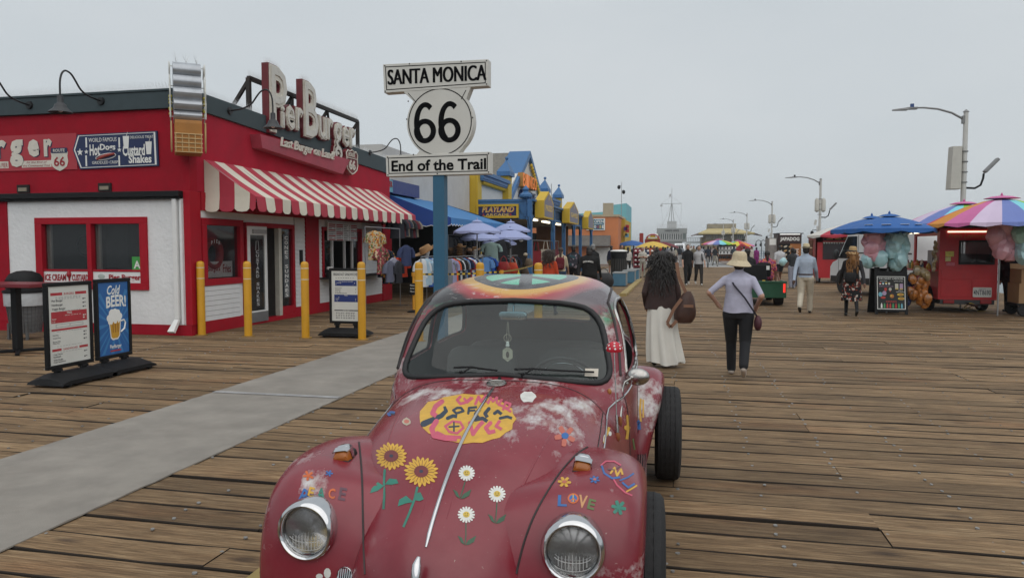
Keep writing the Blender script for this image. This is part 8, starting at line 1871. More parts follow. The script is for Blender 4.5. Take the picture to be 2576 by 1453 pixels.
mb=MB(); mb.box(x0+.1,x1-.1,Y+.1,Y+2.9,.28,.4); mb.box(x0+.1,x1-.15,Y+2.1,Y+3.1,.4,.95); obj('chassis',mb,BLK,gc)
for x in (x0+.12,x1-.16):
    wheel2(gc,x,Y+.45,.27,.24); wheel2(gc,x,Y+2.6,.27,.2)
# ================================================================= LAMP POSTS
LW=M('lamp_white',(.55,.54,.51),.55,var=.1,sc_=4,grime=.3,gcol=(.35,.3,.24)); LG=M('lamp_grey',(.22,.22,.22),.5,.4,var=.3,grime=.4); LEN=M('lamp_lens',(.35,.36,.38),.3)
def lamppost(x,y,label,lod=0):
    t=thing('lamp_post',label,'lamp post',(x,y,0),0,'white lamp posts along the pier')
    mb=MB(); mb.cyl((0,0,0),(0,0,6.95),.11,.085,14); mb.lathe([(.2,0),(.2,.25),(.13,.32)],n=14); obj('pole',mb,LW,t,40)
    mb=MB(); mb.cyl((0,0,6.95),(0,0,7.05),.12,.01,12); mb.box(-.14,.02,-.07,.07,6.5,6.8); obj('cap',mb,LG,t,40)
    mb=MB(); P=[(-.05,0,6.65),(-.5,0,6.93),(-1.0,0,7.10),(-1.5,0,7.17),(-1.85,0,7.18)]; mb.tube(P,[.045,.04,.038,.035,.03],8); obj('arm',mb,LG,t,60)
    mb=MB(); mb.box(-2.15,-1.75,-.1,.1,7.12,7.2); mb.add([(-2.65,-.09,7.10),(-2.1,-.15,7.10),(-2.1,.15,7.10),(-2.65,.09,7.10),(-2.65,-.07,7.14),(-2.1,-.12,7.19),(-2.1,.12,7.19),(-2.65,.07,7.14)],[(0,3,2,1),(4,5,6,7),(0,1,5,4),(1,2,6,5),(2,3,7,6),(3,0,4,7)]); hd_=obj('lamp_head',mb,LG,t)
    mb=MB(); mb.box(-2.0,-1.88,-.05,.05,7.2,7.34); obj('sensor',mb,M('sensor_blue',(.02,.06,.2),.5),hd_) if lod==0 else obj('sensor',mb,BLK,hd_)
    mb=MB(); 
    if lod==0: mb.add([(-.55,-.28,3.95),(-.18,-.28,3.95),(-.13,.0,3.95),(-.18,.28,3.95),(-.55,.28,3.95),(-.6,.0,3.95),(-.5,-.26,5.6),(-.18,-.26,5.6),(-.13,0,5.6),(-.18,.26,5.6),(-.5,.26,5.6),(-.55,0,5.6)],[(5,4,3,2,1,0),(6,7,8,9,10,11)]+[(i,(i+1)%6,6+(i+1)%6,6+i) for i in range(6)])
    else:
        for s in (-.24,.24): mb.lathe([(.05,4.4),(.17,4.5),(.17,5.35),(.05,5.5)],(s,0,0),12)
    obj('antenna_box',mb,M('box_cream',(.5,.48,.43),.6,var=.08),t,40)
    mb=MB(); 
    for z in (4.2,4.6,5.0,5.4): mb.lathe([(.125,z),(.13,z+.02),(.125,z+.04)],n=12); mb.cyl((-.2,0,z+.02),(0,0,z+.02),.02,n=5)
    obj('clamp',mb,LG,t)
    mb=MB(); mb.tube([(.08,0,4.0),(.4,0,3.98),(.6,0,4.1),(.68,0,4.35),(.7,0,4.55)],.04,8); ba=obj('side_arm',mb,BLK,t,60); mb=MB(); mb.obox((.95,0,4.85),.7,.26,.12,rotm(0,R(-48),0)); obj('flood_lamp',mb,LG,ba,None,.03)
    mb=MB(); mb.obox((-.17,0,3.05),.1,.12,.55); mb.obox((-.2,0,2.5),.22,.2,.22); obj('small_box',mb,LG if lod==0 else LW,t)
    if lod:
        mb=MB(); mb.cyl((-.1,0,3.0),(-.55,0,3.0),.025,n=6); mb.ell((-.55,0,2.78),(.13,.13,.17),10,8); obj('camera_dome',mb,BLK,t,60)
        mb=MB(); mb.obox((-.32,0,3.6),.16,.12,.4,rotm(0,.2,0)); obj('panel_antenna',mb,LW,t)
nmx=('nearest white lamp post above the rainbow parasols','second white lamp post, behind the red striped parasol','third white lamp post, above the hot dog stand','fourth white lamp post, left of the third','fifth white lamp post, above the rainbow parasols far away','sixth white lamp post in front of the yellow-roofed building','farthest white lamp post')
for i,(y,l) in enumerate(zip((32.4,62.2,92.2,124,153,185,218),nmx)): lamppost(11.0,y,l,0 if i==0 else 1)
# ================================================================= HARBOUR OFFICE AND RESTAURANT
HG=M('harbor_grey',(.30,.315,.31),.8,var=.06,sc_=.6); HW=M('harbor_white',(.6,.6,.6),.6); HD=M('harbor_glass',(.05,.065,.06),.3); Y=230.0
ho=thing('harbor_office','grey two-storey harbor office with a mast on its roof','building',aty(1690,640,Y),world=True)
a=lambda u,v,Y_=Y: aty(u,v,Y_)
x0,x1=a(1653,600).x,a(1727,600).x; zr=a(1690,574).z; zm=a(1690,608).z
mb=MB(); mb.box(x0+.2,x1-1.2,Y+.3,Y+10,0,zm); mb.box(x0,x1,Y,Y+10,zm,zr-1.5); obj('wall',mb,HG,ho); mb=MB(); mb.box(x0-.15,x1+.15,Y-.2,Y+10,zr-1.5,zr); fa=obj('fascia',mb,HG,ho)
mb=MB(); text(mb,'HARBOR OFFICE',((x0+x1)/2,Y-.22,zr-1.0),UX,UZ,.55,4.2,ext=.02,bold=.02); obj('lettering',mb,M('sign_black',(.006,.006,.008),.5),fa)
zw0,zw1=a(1690,603).z,a(1690,587).z
for i in range(11):
    xa=lerp(a(1655,600).x,a(1716,600).x,i/11); xb=xa+(a(1716,600).x-a(1655,600).x)/11
    mb=MB(); f=.1; mb.box(xa+.03,xb-.03,Y-.08,Y-.001,zw0,zw0+f); mb.box(xa+.03,xb-.03,Y-.08,Y-.001,zw1-f,zw1); mb.box(xa+.03,xa+.13,Y-.08,Y-.001,zw0+f,zw1-f); mb.box(xb-.13,xb-.03,Y-.08,Y-.001,zw0+f,zw1-f); wf_=obj('window',mb,HW,ho); mb=MB(); mb.box(xa+.13,xb-.13,Y-.03,Y-.002,zw0+f,zw1-f); obj('pane',mb,HD,wf_)
mb=MB(); mb.box(a(1718,600).x,a(1725,600).x,Y-.03,Y-.002,zw0+.2,zw1); obj('side_pane',mb,M('side_pane',(.12,.15,.14),.3),ho)
mb=MB(); 
for i in range(14): x=lerp(x0,x1,i/13); mb.cyl((x,Y,zr),(x,Y,zr+1.1),.04,n=5)
for z in (.55,1.1): mb.cyl((x0,Y,zr+z),(x1,Y,zr+z),.04,n=5)
obj('roof_rail',mb,HW,ho)
mb=MB(); mb.box(a(1678,570).x,a(1702,570).x,Y+2,Y+5,zr,zr+2.2); obj('deck_house',mb,M('deckhouse',(.42,.43,.43),.7),ho)
ms=thing('signal_mast','tall grey signal mast with yard and stays on the harbor roof','mast',a(1690,574,Y+3),world=True); xm=a(1690,500,Y+3).x; zt=a(1690,473,Y+3).z; zy=a(1690,512,Y+3).z
mb=MB(); mb.cyl((xm,Y+3,zr),(xm,Y+3,zt),.14,.06,8); mb.cyl((xm-1.0,Y+3,zr+2),(xm-.1,Y+3,zy),.1,.08,8); mb.cyl((xm+.8,Y+3,zr+2),(xm+.1,Y+3,zy),.1,.08,8); obj('pole',mb,M('mast_grey',(.35,.36,.36),.6),ms)
mb=MB(); mb.cyl((a(1663,512,Y+3).x,Y+3,zy),(a(1715,512,Y+3).x,Y+3,zy),.08,n=6); obj('yard',mb,M('mast_grey',(.35,.36,.36)),ms)
mb=MB(); 
for u,v in ((1663,512),(1715,512)):
    p=a(u,v,Y+3); q=a(1668 if u<1690 else 1712,570,Y+3); mb.cyl(p,q,.025,n=4); mb.cyl(p,(xm,Y+3,lerp(zy,zt,.45)),.025,n=4)
for dx in (-3.2,3.6): mb.cyl((xm,Y+3,zy),(xm+dx,Y+3,zr),.025,n=4)
obj('stay',mb,M('mast_grey',(.35,.36,.36)),ms)
mb=MB(); p=a(1688,487,Y+3); mb.add([p,p+Vector((-.5,0,-.2)),p+Vector((-.55,0,-1.1)),p+Vector((0,0,-.9))],[(0,1,2,3)]); p=a(1661,515,Y+3); mb.add([p,p+Vector((.7,0,.1)),p+Vector((.7,0,-.5)),p+Vector((0,0,-.6))],[(0,1,2,3)]); obj('flag',mb,M('flag_pale',(.5,.5,.5),.8),ms)
# restaurant with yellow roof
Y=205.0; RT=M('rest_tan',(.36,.31,.23),.8,var=.06,sc_=.5); RY=M('roof_yellow',(.46,.37,.17),.7,var=.15,sc_=.8); RU=M('roof_under',(.16,.11,.10),.8)
rs_=thing('pier_restaurant','tan two-storey pier restaurant with a wide yellow roof','building',a(1830,640,Y),world=True)
x0,x1=a(1774,600,Y).x,a(1878,600,Y).x; ze=a(1830,588,Y).z
mb=MB(); mb.box(x0,x1,Y,Y+16,0,ze); obj('wall',mb,RT,rs_); mb=MB(); mb.box(a(1765,600,Y).x,x0,Y+1.5,Y+14,0,ze-.8); obj('side_wall',mb,RT,rs_)
pts=[a(u,v,Y) for u,v in ((1737,593),(1750,588),(1775,585),(1880,586),(1911,590),(1900,586),(1862,572),(1852,570),(1852,566),(1780,566),(1778,573))]
zl,zh,zc=a(1830,586,Y).z,a(1830,573,Y).z,a(1830,566,Y).z
xl,xr=a(1756,588,Y).x,a(1895,588,Y).x; xi,xj=a(1785,570,Y).x,a(1852,570,Y).x
mb=MB(); mb.add([(xl,Y-4,zl),(xr,Y-4,zl),(xr,Y+18,zl),(xl,Y+18,zl),(xi,Y+5,zh),(xj,Y+5,zh),(xj,Y+12,zh),(xi,Y+12,zh),(xl,Y-4,zl-.35),(xr,Y-4,zl-.35),(xr,Y+18,zl-.35),(xl,Y+18,zl-.35)],[(0,1,5,4),(1,2,6,5),(2,3,7,6),(3,0,4,7),(4,5,6,7),(8,9,1,0),(9,10,2,1),(10,11,3,2),(11,8,0,3),(11,10,9,8)]); obj('roof',mb,RY,rs_)
mb=MB(); mb.box(xi-.3,xj+.3,Y+4.6,Y+12,zh-.4,zc+.5); obj('roof_monitor',mb,M('monitor_tan',(.28,.25,.19),.8,var=.3,sc_=.6),rs_)
for s,xx,uu in ((-1,xl,1737),(1,xr,1911)):
    xe=a(uu,594,Y).x; mb=MB(); mb.add([(xx,Y-4,zl-.05),(xx,Y+3,zl-.05),(xe,Y-6,zl-.75),(xx,Y-4,zl-.4),(xx,Y+3,zl-.4),(xe,Y-6,zl-.95)],[(0,1,2),(5,4,3),(0,3,4,1),(1,4,5,2),(2,5,3,0)]); obj('roof_wing',mb,RU,rs_)
zw0,zw1=a(1830,601,Y).z,a(1830,590,Y).z
for u0,u1,n in ((1776,1790,3),(1793,1807,3),(1809,1827,4),(1855,1876,4)):
    for i in range(n):
        xa=lerp(a(u0,600,Y).x,a(u1,600,Y).x,i/n)+.06; xb=lerp(a(u0,600,Y).x,a(u1,600,Y).x,(i+1)/n)-.06; mb=MB(); mb.box(xa,xb,Y-.1,Y-.001,zw0,zw1); wf_=obj('window',mb,HW,rs_); mb=MB(); mb.box(xa+.12,xb-.12,Y-.12,Y-.101,zw0+.12,zw1-.12); obj('pane',mb,HD,wf_)
mb=MB(); b0=a(1837,606,Y-1); b1=a(1868,627,Y-1)
for i in range(14): q=b0.lerp(b1,i/13); mb.box(q.x-.25,q.x+.25,Y-2,Y-.3,q.z-.12,q.z)
mb.cyl(b0+UZ*1.0+Vector((0,-1,0)),b1+UZ*1.0+Vector((0,-1,0)),.06,n=5); mb.box(a(1828,606,Y).x,b0.x,Y-2,Y,b0.z-.2,b0.z); obj('stairs',mb,M('stairs_grey',(.22,.22,.22),.7),rs_)
mb=MB(); mb.box(a(1727,608,Y).x,a(1770,608,Y).x,Y+2,Y+4,a(1750,608,Y).z-.3,a(1750,608,Y).z); 
for i in range(10): x=lerp(a(1728,608,Y).x,a(1768,608,Y).x,i/9); mb.cyl((x,Y+2,a(1750,608,Y).z),(x,Y+2,a(1750,608,Y).z+1.1),.04,n=5)
mb.cyl((a(1728,608,Y).x,Y+2,a(1750,608,Y).z+1.1),(a(1768,608,Y).x,Y+2,a(1750,608,Y).z+1.1),.05,n=5); obj('walkway_bridge',mb,HG,rs_)
for u in (1775,1783): mb=MB(); mb.prism([a(u,v,Y-.15)+Vector((dx,0,0)) for v,dx in ((607,-.3),(607,.3),(618,.3),(618,-.3))],(0,.1,0)); obj('banner',mb,M('banner_yel',(.5,.34,.06),.7),rs_)
# ================================================================= FAR STALLS, KIOSK, VEHICLES
ki=thing('food_kiosk','yellow and red food kiosk with a round arched sign','kiosk',aty(1640,650,88),world=True); Y=88.0
x0,x1=a(1622,620,Y).x,a(1660,620,Y).x; z1=a(1640,606,Y).z
KR=M('kiosk_red',(.35,.03,.02),.5); KY=M('kiosk_yellow',(.55,.34,.03),.5)
mb=MB(); mb.box(x0,x1,Y,Y+3,0,.95); mb.box(x0,x0+.35,Y,Y+.3,.95,z1); mb.box(x1-.35,x1,Y,Y+.3,.95,z1); mb.box(x0,x1,Y+2.8,Y+3,.95,z1); mb.box(x0,x1,Y,Y+3,z1,z1+.2); obj('frame',mb,KR,ki)
cz=z1+.2; r_=(a(1658,600,Y).x-a(1626,600,Y).x)/2; cxk=a(1642,600,Y).x
mb=MB(); mb.prism([(cxk+r_*math.cos(PI*i/16),Y-.1,cz+r_*.75*math.sin(PI*i/16)) for i in range(17)],(0,.25,0)); ac=obj('arch_sign',mb,KY,ki); mb=MB(); mb.tube([(cxk+r_*math.cos(PI*i/16),Y-.1,cz+r_*.75*math.sin(PI*i/16)) for i in range(17)],.09,6); obj('arch_rim',mb,M('rim_pinkred',(.45,.08,.09),.5),ac); mb=MB(); mb.ell((cxk-.45,Y-.12,cz+.45),(.2,.03,.25),10,6); mb.ell((cxk+.45,Y-.12,cz+.45),(.2,.03,.25),10,6); mb.box(cxk-.5,cxk+.5,Y-.13,Y-.11,cz+.1,cz+.2); obj('sign_print',mb,LETW,ac)
mb=MB(); p=a(1616,610,Y); mb.box(p.x-.35,p.x+.1,Y,Y+.3,0,p.z+1.1); obj('side_tower',mb,KR,ki)
mb=MB(); p=a(1660,634,Y-2); mb.box(p.x-.6,p.x+.6,Y-2,Y-1.9,p.z-.8,p.z+.5); single('green_board',mb,M('board_green',(.02,.14,.07),.6),'green poster board in front of the food kiosk','sign board')
YP=M('par_yellow',(.60,.40,.06),.6); MP=M('par_maroon',(.14,.01,.02),.7)
p=aty(1643,607,68); parasol((p.x,p.y),1.55,.5,p.z,'yellow parasol in front of the food kiosk',[YP],None,vent=False)
p=aty(1668,608,72); parasol((p.x,p.y),1.5,.5,p.z,'maroon parasol beside the yellow one',[MP],None,vent=False)
# red shelf stand
rk_=thing('red_display_stand','red tiered display stand with white goods near the kiosk','display stand',aty(1605,652,52),world=True); a_,b_=aty(1593,652,52),aty(1618,625,52)
mb=MB(); mb.box(a_.x,b_.x,52.5,52.6,0,b_.z); mb.box(a_.x,a_.x+.05,52,52.6,0,b_.z-.3); mb.box(b_.x-.05,b_.x,52,52.6,0,b_.z-.3)
for k in range(4): mb.box(a_.x,b_.x,52+.05*k,52.5,.3+k*.32,.36+k*.32)
obj('shelf',mb,M('stand_red',(.22,.015,.03),.5),rk_)
sgm=MB(); sgm.ell((0,0,0),(.09,.06,.07),8,6); sgm=sgm.mesh('goods',LETW,180)
for k in range(4):
    for j in range(5): link('goods',sgm,rk_,(a_.x+.15+j*.28,52.1+.05*k,.44+k*.32)).scale=(1,1,.9)
# vans far away
def farvan(u0,u1,v0,Y,h,label,front=True):
    p0,p1=aty(u0,640,Y).x,aty(u1,640,Y).x; t=thing('delivery_van',label,'van',((p0+p1)/2,Y,0),world=True); zz=aty(u0,v0,Y).z; w_=p1-p0
    mb=MB(); pr=[(0,.4),(0,1.1),(.75,1.2),(1.35,zz-.1),(1.6,zz),(5.2,zz),(5.3,.4)]
    rows=[[(x,Y+y,z) for y,z in pr] for x in (p0,p0+.08,p1-.08,p1)]; mb.grid([r+[r[0]] for r in rows]); mb.poly(rows[0]); mb.poly(rows[-1][::-1]); obj('body',mb,VW,t,40)
    mb=MB(); mb.add([(p0+.15,Y+.80,1.24),(p1-.15,Y+.80,1.24),(p1-.2,Y+1.27,zz-.2),(p0+.2,Y+1.27,zz-.2)],[(0,1,2,3)]); obj('windscreen',mb,VG,t,loc=(0,-.03,.02))
    mb=MB(); mb.box(p0+.2,p1-.2,Y-.03,Y,.55,.85); obj('grille',mb,VB,t)
    for x in (p0+.15,p1-.15): wheel2(t,x-((p0+p1)/2)*0-0,Y+.9,.34,.2,0) 
    return t
farvan(1672,1702,622,96,2,'cream delivery van facing the camera in the crowd'); farvan(1697,1722,612,110,2.4,'white tall delivery van behind the cream one')
p0,p1=aty(1722,640,125).x,aty(1738,640,125).x; mb=MB(); mb.box(p0-.6,p1,125,131,.5,aty(1730,612,125).z); single('box_trailer',mb,M('box_white',(.5,.5,.5),.6),'plain white box body right of the tall van','trailer')
# shirt stall and parasols
st=thing('shirt_stall','black shirt stall with white printed shirts on a grid','stall',aty(1828,655,72),world=True); Y=72.0; a_,b_=aty(1808,660,Y),aty(1852,615,Y)
mb=MB(); mb.box(a_.x,b_.x,Y,Y+1.5,.35,b_.z); obj('box',mb,BLK,st); mb=MB(); mb.box(a_.x,b_.x,Y-.02,Y-.001,.35,.9); obj('wood_front',mb,M('stall_orange',(.3,.12,.05),.7,var=.3,sc_=4),st)
for r_ in range(3):
    for c_ in range(5):
        x=lerp(a_.x,b_.x,(c_+.5)/5); z=b_.z-.32-r_*.42; mb=MB(); mb.box(x-.15,x+.15,Y-.02,Y-.005,z-.17,z+.15); tc_=obj('card',mb,LETW,st); mb=MB(); mb.poly([(x-.1,Y-.023,z+.08),(x-.04,Y-.023,z+.11),(x+.04,Y-.023,z+.11),(x+.1,Y-.023,z+.08),(x+.08,Y-.023,z+.02),(x+.055,Y-.023,z+.03),(x+.055,Y-.023,z-.12),(x-.055,Y-.023,z-.12),(x-.055,Y-.023,z+.03),(x-.08,Y-.023,z+.02)]); obj('shirt_print',mb,PRG,tc_)
p=aty(1808,603,73); rainbow((p.x,p.y),1.6,.4,p.z,'far rainbow parasol over the left of the shirt stall',.4)
p=aty(1856,606,74); rainbow((p.x,p.y),1.6,.45,p.z,'far rainbow parasol right of the shirt stall',2.4)
p=aty(1758,624,95); rainbow((p.x,p.y),1.3,.4,p.z,'far rainbow parasol in the middle of the crowd',1.1)
p=aty(1868,640,70); mb=MB(); q=[Vector((p.x+dx,70,z)) for dx,z in ((-1.0,0),(1.0,0),(.9,1.5),(-.1,2.0),(-.9,1.2))]; mb.prism(q,(0,.6,0)); single('red_tarp',mb,M('tarp_red',(.28,.015,.03),.6,bump=.6,bsc=3),'red tarpaulin covered stall behind the shirt stall','stall',bevel=.1)
# arched lamps by the steps, railing of the stair
for i,(u,v) in enumerate(((1916,606),(1928,606),(1940,606))):
    q=aty(u,v,150); t=thing('hook_lamp',('left','middle','right')[i]+' hooked lamp beside the far stairs','lamp',(q.x,150,0),0,'hooked lamps by the far stairs'); mb=MB(); mb.tube([(0,0,0),(0,0,q.z-.5),(-.15,0,q.z),(-.6,0,q.z+.2),(-1.0,0,q.z-.1),(-1.05,0,q.z-.5)],.06,6); obj('pole',mb,BLK,t,60); mb=MB(); mb.ell((-1.05,0,q.z-.75),(.2,.2,.3),8,6); obj('lantern',mb,BLK,t,60)
# ================================================================= BLOCK BENCHES, BIN
BBK=M('bench_blue',(.06,.16,.24),.6,var=.12,sc_=3); BGY=M('bench_grey',(.24,.25,.25),.7,var=.12,sc_=3)
for i,(x,y,lab) in enumerate(((-2.35,31.7,'blue and grey block bench nearest the car'),(-2.12,34.3,'blue and grey block bench in the middle'),(-2.05,36.8,'blue and grey block bench farthest back'))):
    t=thing('block_bench',lab,'bench',(x,y,0),0,'blue block benches'); mb=MB(); mb.box(-.27,.27,0,1.2,.03,.55); obj('block',mb,BGY,t,None,.01); mb=MB(); mb.box(-.272,.272,-.02,-.001,.03,.55); obj('blue_end',mb,BBK,t); mb=MB(); mb.box(-.3,.3,-.03,1.23,.552,.6); obj('seat',mb,BGY,t,None,.01)
bi=thing('slatted_bin','black slatted litter bin with a pale round lid','litter bin',(-3.0,40.0,0)); mb=MB(); mb.lathe([(.36,.05),(.40,1.1)],n=24); obj('drum',mb,BLK,bi,40)
sl_m=MB(); sl_m.box(-.04,.04,-.02,.02,.08,1.05); sl_m=sl_m.mesh('slat',M('slat_dark',(.03,.028,.025),.6))
for i in range(20): o=link('slat',sl_m,bi); aa=2*PI*i/20; o.location=(.395*math.cos(aa),.395*math.sin(aa),0); o.rotation_euler=(0,0,aa+PI/2)
mb=MB(); mb.lathe([(.43,1.1),(.44,1.42),(.40,1.44)],n=24); obj('hood',mb,BLK,bi,40); mb=MB(); mb.lathe([(.46,1.44),(.45,1.48),(.3,1.52),(.01,1.53)],n=24); obj('lid',mb,LETW,bi,40)
mb=MB(); mb.box(-4.9,-4.35,42,42.5,0,1.15); single('orange_box',mb,M('box_orange',(.5,.16,.05),.6),'orange box standing before the white shutter','box',bevel=.04)
pb=aty(1518,695,30.5); bag((pb.x,30.5,.0),.78,.5,.62,M('pack_black',(.012,.012,.014),.6,var=.3,bump=.4,bsc=14),'large black backpack seen over the car roof','backpack')
# ================================================================= PEOPLE
SK=[M('skin_%d'%i,c,.55,var=.08,sc_=12,coord='Object') for i,c in enumerate(((.42,.24,.17),(.33,.17,.11),(.16,.075,.045),(.07,.032,.02)))]
HR=[M('hair_%d'%i,c,.5,var=.35,sc_=40,coord='Object') for i,c in enumerate(((.012,.009,.008),(.03,.015,.009),(.25,.12,.035),(.2,.2,.2)))]
_cl={}
def cloth(hx,pat=None):
    if not isinstance(hx,str): return hx
    if hx not in _cl: _cl[hx]=M('fabric_'+hx[1:],hx,.85,var=.14,sc_=9,bump=.5,bsc=11,coord='Object',grime=.25,gcol=tuple(c*.55 for c in lin(hx)))
    return _cl[hx]
SHOE=M('shoe_white',(.5,.48,.45),.6,coord='Object'); SHOK=M('shoe_black',(.015,.014,.013),.5,coord='Object')
EYE=M('eye_dark',(.02,.015,.012),.3,var=0); LIP=M('lip',(.25,.08,.06),.5,var=0)
def person(label,loc,rz,h=1.72,top='#333333',bot='#222233',skin=0,hair=0,style='short',sleeve=.5,legs='stand',arms=None,shoe=None,vox=.022,fem=False,wide=1.,loose=1.,leg_bare=None,group=None,lean=0,hand=True,seat_z=None,swing=.12,hidden_legs=False):
    k=h/1.75; t=thing('person',label,'person',loc,rz,group); V=Vector; mb=MB(); bones=[]
    lf=rf=0
    if legs=='walk': A=(-.26,.30); 
    elif legs=='walk2': A=(.30,-.26)
    else: A=(.0,.03)
    def cap(p,q,r0,r1,lab):
        p,q=V(p),V(q); mb.cyl(p,q,r0,r1,12); mb.ell(p,r0,12,8); mb.ell(q,r1,12,8); bones.append((p,q,(r0+r1)/2,lab))
    sw=wide; hipw=.092*(1.05 if fem else 1)
    secs=[(.84,.125,.10),(.92,.175*(1.06 if fem else .98),.125),(1.0,.165,.118),(1.1,.155*(.97 if fem else 1.03),.115),(1.2,.158,.118),(1.32,.178*(.95 if fem else 1.04),.122),(1.40,.165,.10),(1.44,.11,.08),(1.475,.07,.065)]
    rows=[[V((a_*sw*math.cos(2*PI*i/18),lean*(z-.95)+b_*sw*math.sin(2*PI*i/18),z)) for i in range(18)] for z,a_,b_ in secs]
    mb.grid(rows,closed=True); mb.poly(rows[0][::-1]); mb.poly(rows[-1])
    bones.append((V((0,0,.86)),V((0,0,1.0)),.15*sw,'hip')); bones.append((V((0,lean*.1,1.06)),V((0,lean*.45,1.42)),.15*sw,'torso')); 
    for s in (-1,1): cap((s*.05,lean*.45,1.475),(s*.14*sw,lean*.45,1.405),.04,.05,'torso'); bones.append((V((s*.1*sw,lean*.45,1.4)),V((s*.17*sw,lean*.45,1.41)),.06,'torso'))
    ny=lean*.5; cap((0,ny+.01,1.44),(0,ny-.005,1.54),.06,.058,'head'); hc=V((0,ny-.02,1.62)); mb.ell(hc,(.08,.098,.122),18,14); mb.ell(hc+V((0,-.03,-.06)),(.055,.06,.055),12,8); mb.ell(hc+V((0,-.098,-.015)),(.013,.018,.024),8,6)
    for s in (-1,1): mb.ell(hc+V((s*.076,.01,-.01)),(.012,.022,.032),8,6)
    bones.append((hc+V((0,0,-.04)),hc+V((0,0,.05)),.09,'head'))
    for i,s in enumerate((-1,1)):
        sh=V((s*.165*sw,lean*.45,1.39)); 
        if arms and arms.get(s): el,wr=[V(x) for x in arms[s]]
        else:
            d=(swing if legs.startswith('walk') else .03)*(-1 if (A[i]<0) else 1)*-1; el=sh+V((s*.055,-d*.6+.02,-.28)); wr=el+V((s*.005,-d*1.2-.05,-.24))
        cap(sh,el,.05*(1.08 if sleeve>.3 else 1)*sw**.5,.044 if sleeve<.9 else .05,'uarm'); cap(el,wr,.042 if sleeve<.9 else .05,.03 if sleeve<.9 else .042,'farm')
        if hand:
            f=(wr-el).normalized(); up=V((0,-1,0)) if abs(f.y)<.8 else V((0,0,1)); sd=f.cross(up).normalized(); up=sd.cross(f)
            pc=wr+f*.05; mb.ell(pc,(.04,.04,.04),8,6); cap(wr,wr+f*.09,.03,.034,'hand')
            for j,(o_,ln) in enumerate(((-.026,.06),(-.009,.072),(.009,.068),(.026,.052))): b0=wr+f*.09+up*o_; cap(b0,b0+f*ln*.6,.0125,.012,'hand'); cap(b0+f*ln*.6,b0+f*ln+sd*.012*s,.012,.0105,'hand')
            b0=wr+f*.04-up*.03*1; cap(b0,b0+f*.05-up*.032,.0135,.0115,'hand')
        hp=V((s*hipw*sw,0,.90))
        if legs=='sit': kn=V((s*.13,-.45,.88)); an=V((s*.13,-.48,.45))
        else:
            y=A[i]; bk=max(0,y); an=V((s*.095,y,.085+bk*.42)); kn=V((s*.1,y*.42-(.07 if legs!='stand' else .01)-bk*.12,.50+bk*.02))
        cap(hp,kn,.088*sw*loose**.5,.062*loose,'thigh'); cap(kn,an,.058*loose,.042*loose**1.6,'shin')
        tilt=(max(0,A[i])*2.2) if legs.startswith('walk') else 0; fd=V((0,-math.cos(tilt),-math.sin(tilt))); hl=an+V((0,.03,-.045)); cap(hl,hl+fd*.1,.042,.042,'foot'); cap(hl+fd*.1,hl+fd*.19,.042,.03,'foot')
    me=mb.mesh('body',SK[skin],None)
    o=bpy.data.objects.new('body',me); C.objects.link(o); r=o.modifiers.new('r','REMESH'); r.mode='VOXEL'; r.voxel_size=vox/k; s_=o.modifiers.new('s','SMOOTH'); s_.factor=.5; s_.iterations=3
    bpy.context.view_layer.update(); m2=bpy.data.meshes.new_from_object(o.evaluated_get(bpy.context.evaluated_depsgraph_get())); bpy.data.objects.remove(o); bpy.data.meshes.remove(me)
    m2.materials.clear()
    sh_=shoe or SHOK
    for x in (SK[skin],cloth(top),cloth(bot),sh_,cloth(leg_bare) if isinstance(leg_bare,str) else SK[skin]): m2.materials.append(x)
    import numpy as np
    nf=len(m2.polygons); co=np.empty(nf*3); m2.polygons.foreach_get('center',co); co=co.reshape(-1,3); best=np.full(nf,9e9); lab=np.zeros(nf,int); tt=np.zeros(nf)
    names=['head','torso','hip','uarm','farm','hand','thigh','shin','foot']
    for p,q,rr_,l in bones:
        a=np.array(p); d=np.array(q)-a; u_=np.clip(((co-a)@d)/max(1e-9,d@d),0,1); dist=np.linalg.norm(co-(a+u_[:,None]*d),axis=1)-rr_
        w_=dist<best; best[w_]=dist[w_]; lab[w_]=names.index(l); tt[w_]=u_[w_]
    mi=np.zeros(nf,int); z=co[:,2]
    mi[(lab==1)]=1; mi[(lab==2)]=np.where(z[lab==2]>.93,1,2); mi[lab==3]=np.where(tt[lab==3]<sleeve*2,1,0); mi[lab==4]=1 if sleeve>=.9 else 0
    mi[lab==6]=2; mi[lab==7]=2; mi[lab==8]=3
    if leg_bare is not None: mi[lab==7]=4; mi[(lab==6)&(tt>.75)]=4
    m2.polygons.foreach_set('material_index',mi.astype(np.int32)); m2.polygons.foreach_set('use_smooth',[True]*nf)
    for v in m2.vertices: v.co*=k
    b_=link('body',m2,t); m2.name='person_body'
    hc=hc*k; H=MB()
    def E_(c,r,n=14,kk=10): H.ell(hc+V(c)*k,tuple(x*k for x in r),n,kk)
    rh=random.Random(int(loc[0]*97+loc[1]*13)+5)
    if style in('short','cap'): E_((0,.018,.04),(.084,.094,.088)); E_((0,.045,-.02),(.074,.06,.08))
    if style=='bob': E_((0,.02,.03),(.092,.1,.1)); E_((0,.06,-.06),(.09,.07,.13))
    if style in('long','pony'): E_((0,.02,.035),(.086,.098,.095)); H.tube([hc+V((0,.08,.0))*k,hc+V((0,.115,-.12))*k,hc+V((0,.11,-.28))*k],[.07*k if style=='long' else .045*k,.085*k if style=='long' else .04*k,.03*k],10)
